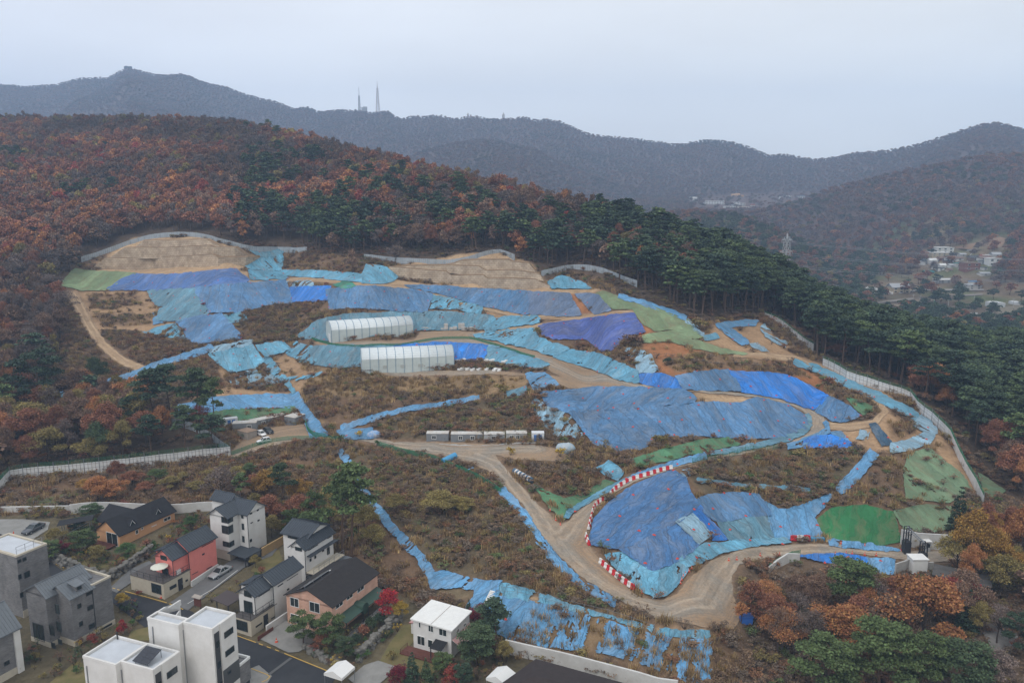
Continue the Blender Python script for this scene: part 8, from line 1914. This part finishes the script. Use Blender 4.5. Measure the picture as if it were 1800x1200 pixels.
for m_, nm, lab, ct in ((hh_, 'hedge', 'yellow green hedge along the low white garden wall at the left edge', 'hedge'), (~hh_, 'garden_plants', 'mixed low garden plants between the village houses', 'garden plants')):
    scatter(nm, lab, ct, P[m_], np.column_stack([s, s, s*1.1])[m_], tn[m_], ix[m_], SHR)
# ------------------------------------------------------------------ far houses, masts and the pylon
fV = lambda x, y: (1480+x/5.625, 420+y/5.625)
fD = lambda x, y: (1140+x/5.294, 320+y/5.294)
FM = dict(white=(.62, .62, .60), grey=(.34, .35, .36), pale=(.48, .47, .45), beige=(.46, .38, .26), brick=(.20, .085, .065), brown=(.17, .11, .085), dark=(.06, .065, .07), teal=(.05, .22, .20), green=(.03, .30, .14), tan=(.48, .30, .16), redroof=(.22, .07, .05), blue=(.08, .22, .45), poly=(.55, .57, .58), orange=(.50, .28, .12))
FMM = {k: mat('far_'+k, c, .75, noise=.2, nscale=.3) for k, c in FM.items()}
def far_house(f, x0, x1, ytop, ybot, wall, roof, kind, label, depth=.8, cat='house', name='village_house', storeys=2, rz=.0):
    u0, vb = f(x0, ybot); u1, _ = f(x1, ybot); _, vt = f(x0, ytop); p = G((u0+u1)/2, vb, ymin=460); d = dist(p); W_ = (u1-u0)*d/FPX; Hh = (vb-vt)*d/FPX; D = max(4, W_*depth)
    o = empty(name, p, rz, label, cat); hw = Hh*(.62 if kind == 'gable' else .94)
    b = MB(); b.box((0, D/2, hw/2-1), (W_, D, hw+2)); b.build('wall', FMM[wall], o); b = MB()
    if kind == 'gable':
        e = W_*.06
        for s in (0, 1): b.slab([(-W_/2-e, (-.5 if s == 0 else D+.5), hw-.2), (W_/2+e, (-.5 if s == 0 else D+.5), hw-.2), (W_/2+e, D/2, Hh), (-W_/2-e, D/2, Hh)], (0, 0, .25))
        b.slab([(-W_/2, .05, hw), (-W_/2, D-.05, hw), (-W_/2, D/2, Hh)], (.3, 0, 0)); b.slab([(W_/2-.3, .05, hw), (W_/2-.3, D-.05, hw), (W_/2-.3, D/2, Hh)], (.3, 0, 0))
    elif kind == 'arch':
        P = [(-W_/2*math.cos(PI*i/10), Hh*math.sin(PI*i/10)) for i in range(11)]
        for i in range(10): b.slab([(P[i][0], -.2, P[i][1]), (P[i+1][0], -.2, P[i+1][1]), (P[i+1][0], D+.2, P[i+1][1]), (P[i][0], D+.2, P[i][1])], (0, 0, .1))
    else: b.box((0, D/2, hw+.15), (W_+.6, D+.6, .35))
    b.build('roof', FMM[roof], o)
    if kind != 'arch':
        n = max(1, int(W_/4.5))
        for st in range(storeys):
            for k in range(n):
                x = -W_/2+W_*(k+.5)/n; z = hw*(st+.55)/storeys; b = MB(); b.box((x, -.06, z), (min(2.2, W_/n*.5), .14, min(1.5, hw/storeys*.5))); w_ = b.build('window', FMM['white' if wall != 'white' else 'grey'], o); b = MB(); b.box((x, -.15, z), (min(1.9, W_/n*.43), .06, min(1.25, hw/storeys*.42))); b.build('pane', M['glass'], w_)
    return o
for a in [
 (fV,935,1105,85,140,'white','pale','flat','big white modern house at the top of the far right village'),
 (fV,890,1085,137,172,'beige','pale','flat','long beige garden wall building below the big white modern house'),
 (fV,1088,1146,140,172,'dark','dark','flat','small dark cube beside the long beige building'),
 (fV,750,812,155,196,'white','dark','gable','leftmost white house of the far right village'),
 (fV,815,880,160,192,'white','grey','gable','white house right of the leftmost one in the far village'),
 (fV,803,865,205,245,'grey','dark','gable','grey house below the leftmost white ones in the far village'),
 (fV,868,938,195,245,'pale','white','gable','pale house with a snow white roof in the far village'),
 (fV,965,1040,178,210,'brick','brown','gable','reddish house below the long beige building'),
 (fV,1042,1125,182,212,'pale','redroof','flat','pale house with a reddish flat roof in the middle of the far village'),
 (fV,1130,1205,178,214,'white','brown','gable','white house with a brown roof left of the village street'),
 (fV,1022,1092,214,240,'brown','dark','flat','low brown house in the middle of the far village'),
 (fV,905,968,250,292,'white','dark','gable','white gabled house at the lower left of the far village'),
 (fV,970,1030,245,290,'white','white','gable','bright white gabled house at the lower left of the far village'),
 (fV,1062,1120,248,280,'white','grey','gable','small white house left of the village street'),
 (fV,1125,1185,238,275,'pale','teal','flat','pale house with a teal roof edge by the village street'),
 (fV,1217,1365,236,312,'brick','brown','flat','large red brick house right of the village street'),
 (fV,1272,1365,165,212,'brown','dark','gable','brown roofed house right of the upper village street'),
 (fV,1370,1480,172,225,'white','brown','gable','wide white house with a brown roof in the upper right of the village'),
 (fV,1492,1582,135,190,'pale','grey','gable','tall pale gabled house at the upper right of the village'),
 (fV,1452,1566,190,270,'white','white','flat','white modern house with a dark glazed upper floor at the right of the village'),
 (fV,825,910,315,347,'dark','teal','gable','small house with a pale teal roof below the far village'),
 (fV,965,1140,405,437,'grey','white','flat','long shed with a bright white roof below the far village'),
 (fV,1280,1362,420,452,'white','blue','flat','white workshop at the lower right of the far village'),
 (fV,1250,1385,455,498,'pale','grey','flat','pale low building in front of the white workshop'),
 (fV,1375,1470,330,362,'white','grey','gable','white gabled house above the brown copse at the right'),
 (fV,500,672,447,535,'beige','grey','gable','long beige hall with a grey roof on the valley floor'),
 (fV,210,290,345,376,'pale','grey','flat','small flat house among the trees left of the far village'),
 (fV,835,920,615,662,'dark','green','gable','shed with a vivid green roof on the farm plots'),
 (fV,775,815,678,702,'blue','white','flat','tiny blue kiosk beside the green roofed shed'),
 (fV,402,462,755,782,'white','pale','flat','small white hut in the trees below the farm plots'),
 (fD,380,410,138,160,'white','pale','flat','left small white house far up the valley'),
 (fD,412,450,140,170,'white','pale','gable','right small white house far up the valley'),
 (fD,530,705,176,208,'white','white','flat','long white roofed hall far up the valley'),
 (fD,712,810,224,266,'white','pale','flat','big white windowless block far up the valley'),
 (fD,785,850,186,222,'white','pale','flat','white stepped building behind the big windowless block'),
 (fD,852,900,196,222,'pale','white','flat','low pale wing right of the white stepped building'),
 (fD,845,936,228,262,'white','orange','flat','white building with an orange upper edge far up the valley'),
 (fD,772,800,112,136,'tan','orange','gable','leftmost of the tan houses at the head of the valley'),
 (fD,806,850,108,136,'tan','orange','gable','largest of the tan houses at the head of the valley'),
 (fD,858,884,122,140,'tan','orange','gable','rightmost of the tan houses at the head of the valley'),
 (fD,955,990,206,228,'pale','redroof','gable','pink roofed house right of the orange edged building'),
 (fD,1218,1245,138,158,'white','pale','gable','single white house in the far woods'),
 (fD,1285,1328,124,152,'white','redroof','flat','white house with an orange red base by the far ridge'),
 (fD,1392,1452,128,152,'pale','blue','flat','bluish roofed house near the far ridge'),
 (fD,1524,1556,102,122,'white','pale','flat','small white cube on the slope of the right hand hill'),
 (fD,312,382,270,294,'pale','white','gable','pale roofs half hidden in the brown woods of the valley'),
]: far_house(*a)
r9 = random.Random(9)
for k in range(24):
    x = r9.uniform(745, 1480); y = r9.uniform(165, 320); w_ = r9.uniform(38, 70)
    if 1180 < x < 1320 and y < 300: continue
    o = far_house(fV, x, x+w_, y-r9.uniform(22, 36), y, r9.choice(['white', 'pale', 'grey', 'white', 'beige']), r9.choice(['dark', 'grey', 'brown', 'white', 'redroof']), r9.choice(['gable', 'flat']), 'small pale house crowded among the others in the far right village', rz=r9.uniform(-.3, .3))
    o['group'] = 'small houses of the far right village'
for a in [(fV,772,838,632,690,'poly','poly','arch','tunnel greenhouse beside the green roofed shed',1.4), (fV,1495,1612,630,682,'poly','poly','arch','big pale tunnel greenhouse at the right of the farm plots',1.2), (fV,1702,1780,622,652,'poly','poly','arch','grey tunnel greenhouse at the right edge of the farm plots',1.2)]: far_house(*a[:9], depth=a[9], cat='greenhouse', name='greenhouse')
def far_patch(name, px, off, c, lab=None):
    P = [G(*fV(*q), ymin=460) for q in px]; b = MB(); c0 = P[0].copy()
    b.face([p-c0+Vector((0, 0, off)) for p in P]); o = b.build(name, mat(name, c, .95, noise=.4, nscale=.25)); o.location = c0
    zmax = 0
    o['kind'] = 'structure'
for n, px, c in [('farm_plot', [(330,655),(690,650),(700,715),(480,730),(330,700)], (.22,.17,.12)), ('crop_rows', [(452,660),(495,655),(490,715),(450,722)], (.05,.15,.04)), ('crop_rows', [(578,660),(603,658),(606,712),(582,714)], (.05,.14,.04)), ('farm_plot', [(700,590),(1170,540),(1180,575),(760,640)], (.23,.18,.13)), ('farm_track', [(340,625),(760,580),(1390,545),(1390,560),(760,600),(340,645)], (.24,.21,.18)), ('village_street', [(1192,290),(1235,110),(1310,112),(1262,180),(1240,230),(1212,290)], (.40,.39,.38)), ('village_road_far', [(560,530),(780,500),(1400,500),(1400,515),(780,515),(560,550)], (.27,.25,.23)), ('yard_far', [(530,475),(780,470),(780,510),(540,540)], (.36,.28,.18)), ('cut_slope', [(1110,85),(1330,40),(1440,10),(1560,-15),(1625,0),(1590,75),(1500,105),(1300,110),(1140,100)], (.27,.17,.10)), ('yard_far', [(1180,740),(1340,735),(1340,765),(1190,765)], (.5,.49,.45)), ('farm_plot', [(1480,690),(1800,660),(1800,720),(1560,815),(1470,800)], (.20,.17,.12))]:
    far_patch(n, px, .6, c)
b0 = random.Random(5)
for i in range(16):
    x = 150+24*i+b0.uniform(-6, 6); y = 500+b0.uniform(0, 55); p = G(*fV(x, y), ymin=460); m = MB(); m.box((0, 0, 1.1), (5.2, 2.1, 1.6), bev=.25); m.box((-.6, 0, 2.1), (2.6, 1.9, .8), bev=.2)
    o = m.build('parked_van', FMM['white']); o.location = p; o.rotation_euler.z = b0.uniform(-.6, .6); tag(o, 'white vehicle parked behind the thin pines on the valley floor', 'vehicle', 'white vehicles on the valley floor')
for x, y0, y1 in [(700,545,642),(1050,598,662),(1308,540,592),(1690,588,682),(816,372,462),(26,485,532),(768,555,612)]:
    u, v = fV(x, y1); p = G(u, v, ymin=400); h_ = (y1-y0)/5.625*dist(p)/FPX; m = MB(); m.tube([(0, 0, -.3), (0, 0, h_)], .22, 6, .14); m.bar((-1.1, 0, h_*.92), (1.1, 0, h_*.92), .15); o = m.build('utility_pole', M['conc']); o.location = p; tag(o, 'concrete utility pole on the valley floor', 'pole', 'utility poles on the valley floor')
def lattice(p, h, w0, w1, name, label, cat, m, secs=9, mast=.25, r=.35, arms=()):
    o = empty(name, p, .5, label, cat); hm_ = h*(1-mast); b = MB(); C = [(-1, -1), (1, -1), (1, 1), (-1, 1)]
    def wd(z): return w0+(w1-w0)*min(1, (z/hm_))**.7
    for k in range(secs):
        za, zb = hm_*k/secs, hm_*(k+1)/secs; wa, wb = wd(za)/2, wd(zb)/2
        for i in range(4):
            a, c = C[i], C[(i+1) % 4]
            b.bar((a[0]*wa, a[1]*wa, za), (a[0]*wb, a[1]*wb, zb), r); b.bar((a[0]*wa, a[1]*wa, za), (c[0]*wb, c[1]*wb, zb), r*.6); b.bar((c[0]*wa, c[1]*wa, za), (a[0]*wb, a[1]*wb, zb), r*.6); b.bar((a[0]*wb, a[1]*wb, zb), (c[0]*wb, c[1]*wb, zb), r*.6)
    b.build('lattice_frame', m, o)
    if mast: b = MB(); b.tube([(0, 0, hm_*.98), (0, 0, h)], w1*.32, 6, w1*.12); b.build('mast', m, o)
    for z, l in arms:
        b = MB()
        for s in (-1, 1): b.bar((0, 0, z), (s*l, 0, z+.6), r*1.1); b.bar((0, 0, z+1.6), (s*l, 0, z+.6), r*.8); b.bar((s*l, 0, z+.6), (s*l, 0, z-1.2), r*.8)
        b.build('cross_arm', m, o)
    return o
tm = mat('mast_paint', (.20, .20, .22), .7); tm2 = mat('mast_paint_pale', (.36, .30, .29), .7)
def ridge_top(u, vtop, vbase, Y): p = at_y(u, vbase, Y); p.z = float(hz(p.x, p.y)); return p, at_y(u, vtop, Y).z-p.z
p, h_ = ridge_top(632, 153, 196, 2440); lattice(p, h_, 6, 3.0, 'broadcast_tower', 'dark slim broadcast tower, left one on the mountain ridge', 'tower', tm, 9, .35, .6)
p2, h2 = ridge_top(664.5, 143, 198, 2420); lattice(p2, h2, 11, 3.2, 'broadcast_tower', 'taller pale lattice broadcast tower, right one on the mountain ridge', 'tower', tm2, 11, .22, .55)
for u, vt, vb, lab in [(822.5,198,206,'small antenna mast in the middle of the mountain ridge'),(827.5,201,206,'tiny antenna mast right of the small one on the ridge'),(885,198,209,'squat dish covered mast right of the middle of the mountain ridge')]:
    q, hh = ridge_top(u, vt, vb, 2330); o = lattice(q, hh, 5, 3 if u < 850 else 5, 'antenna_mast', lab, 'mast', tm2, 4, .2, .7)
    if u > 850:
        for z in (.5, .7): b = MB(); b.box((0, -2, hh*z), (5, 2, 4)); b.build('dish', FMM['white'], o)
q, hh = ridge_top(640, 189, 195, 2440); b = MB(); b.box((0, 0, hh/2), (14, 10, hh)); b.box((6, 0, hh*.7), (6, 6, hh*.8)); b.lathe([(3, hh), (3, hh+1), (1, hh+3.5)], n=10); o = b.build('relay_station', FMM['grey']); o.location = q; tag(o, 'grey relay station at the foot of the left broadcast tower', 'building')
q = at_y(225, 119, 2600); q.z = float(hz(q.x, q.y)); b = MB(); b.box((0, 0, 5), (22, 8, 8)); b.box((-5, 0, 9.5), (6, 6, 2)); o = b.build('summit_post', FMM['dark']); o.location = q; tag(o, 'low grey post on the highest western summit', 'building')
pp = at_y(1380, 478, 500); pp.z = float(hz(pp.x, pp.y)); ht = at_y(1380, 410, 500).z-pp.z
py = lattice(pp, ht, 9, 2.4, 'power_pylon', 'steel lattice power pylon rising behind the dark pine ridge', 'pylon', mat('pylon_steel', (.40, .41, .42), .6, .3), 11, .04, .26, [(ht*.66, 6.0), (ht*.79, 5.2), (ht*.92, 4.4)])
b = MB()
for z, l in ((.66, 6.0), (.79, 5.2), (.92, 4.4)):
    for s in (-1, 1):
        a = Vector((s*l*math.cos(.5), s*l*math.sin(.5), ht*z-1)); e = Vector((420, 40+s*l, ht*z-12)); P = [a.lerp(e, k/16)+Vector((0, 0, -14*4*(k/16)*(1-k/16)*.6)) for k in range(17)]; b.tube(P, .07, 4)
o = b.build('power_line', M['steel']); o.location = pp; tag(o, 'thin sagging power lines running right from the lattice pylon', 'power line')
HAZE = True; HAZE_D = 2.4e-4
# ------------------------------------------------------------------ overcast daylight
w = bpy.data.worlds.new('World'); scene.world = w; w.use_nodes = True
nt = w.node_tree; L = nt.links
bg = nt.nodes['Background']
def N(t, **k):
    n = nt.nodes.new(t)
    for a, b in k.items(): setattr(n, a, b)
    return n
SUN_EL, SUN_AZ = 52, 215             # degrees; azimuth clockwise from +Y
sky = N('ShaderNodeTexSky', sky_type='NISHITA'); sky.sun_disc = False; sky.sun_elevation = R(SUN_EL); sky.sun_rotation = R(SUN_AZ)
tc = N('ShaderNodeTexCoord'); mp = N('ShaderNodeMapping'); mp.inputs['Scale'].default_value = (1.2, 1.2, 4.5)
L.new(tc.outputs['Generated'], mp.inputs['Vector'])
no = N('ShaderNodeTexNoise'); no.inputs['Scale'].default_value = 1.6; no.inputs['Detail'].default_value = 5; no.inputs['Roughness'].default_value = .5
L.new(mp.outputs[0], no.inputs['Vector'])
cr = N('ShaderNodeValToRGB'); e = cr.color_ramp.elements
e[0].position = .34; e[0].color = (7.1, 7.15, 7.1, 1); e[1].position = .66; e[1].color = (8.2, 8.35, 8.35, 1)
L.new(no.outputs['Fac'], cr.inputs[0])
# the cloud deck is a little greyer to the right of the valley, mauve over the western ridge
sx = N('ShaderNodeSeparateXYZ'); L.new(tc.outputs['Generated'], sx.inputs[0])
mr = N('ShaderNodeMapRange'); mr.inputs[1].default_value = -.6; mr.inputs[2].default_value = .6; L.new(sx.outputs[0], mr.inputs[0])
tint = N('ShaderNodeMix', data_type='RGBA'); tint.inputs[6].default_value = (.98, .98, 1.03, 1); tint.inputs[7].default_value = (.97, .955, .92, 1); L.new(mr.outputs[0], tint.inputs[0])
mul = N('ShaderNodeMix', data_type='RGBA', blend_type='MULTIPLY'); mul.inputs[0].default_value = 1; L.new(cr.outputs[0], mul.inputs[6]); L.new(tint.outputs[2], mul.inputs[7])
mix = N('ShaderNodeMix', data_type='RGBA'); mix.inputs[0].default_value = .97; L.new(sky.outputs[0], mix.inputs[6]); L.new(mul.outputs[2], mix.inputs[7])
L.new(mix.outputs[2], bg.inputs['Color']); bg.inputs['Strength'].default_value = .125
sl = bpy.data.lights.new('Sun', 'SUN'); sl.energy = 1.1; sl.angle = R(25); sl.color = (1, .97, .93)
so = bpy.data.objects.new('Sun', sl); COL.objects.link(so)
az = R(SUN_AZ); el = R(SUN_EL); dv = Vector((math.sin(az)*math.cos(el), math.cos(az)*math.cos(el), math.sin(el)))
so.rotation_euler = dv.to_track_quat('Z', 'Y').to_euler()
scene.view_settings.view_transform = 'Standard'; scene.view_settings.look = 'None'; scene.view_settings.exposure = .2; scene.view_settings.gamma = 1
# haze
hm = bpy.data.materials.new('haze'); hm.use_nodes = True
nt = hm.node_tree; nt.nodes.remove(nt.nodes['Principled BSDF'])
pv = nt.nodes.new('ShaderNodeVolumePrincipled'); pv.inputs['Color'].default_value = (.50, .70, 1.0, 1); pv.inputs['Density'].default_value = HAZE_D; pv.inputs['Anisotropy'].default_value = 0
nt.links.new(pv.outputs[0], nt.nodes['Material Output'].inputs['Volume'])
if HAZE:
    X0, X1, Y0, Y1 = -5600, 5600, -60, 4200
    mb = MB(); mb.box(((X0+X1)/2, (Y0+Y1)/2, (float(H.min())-2+float(H.max())+140)/2), (X1-X0, Y1-Y0, float(H.max())+140-float(H.min())+2))
    tag(mb.build('haze', hm), kind='stuff')
scene.cycles.use_denoising = True
scene.cycles.max_bounces = 5; scene.cycles.diffuse_bounces = 2; scene.cycles.glossy_bounces = 2; scene.cycles.transparent_max_bounces = 8; scene.cycles.volume_bounces = 1
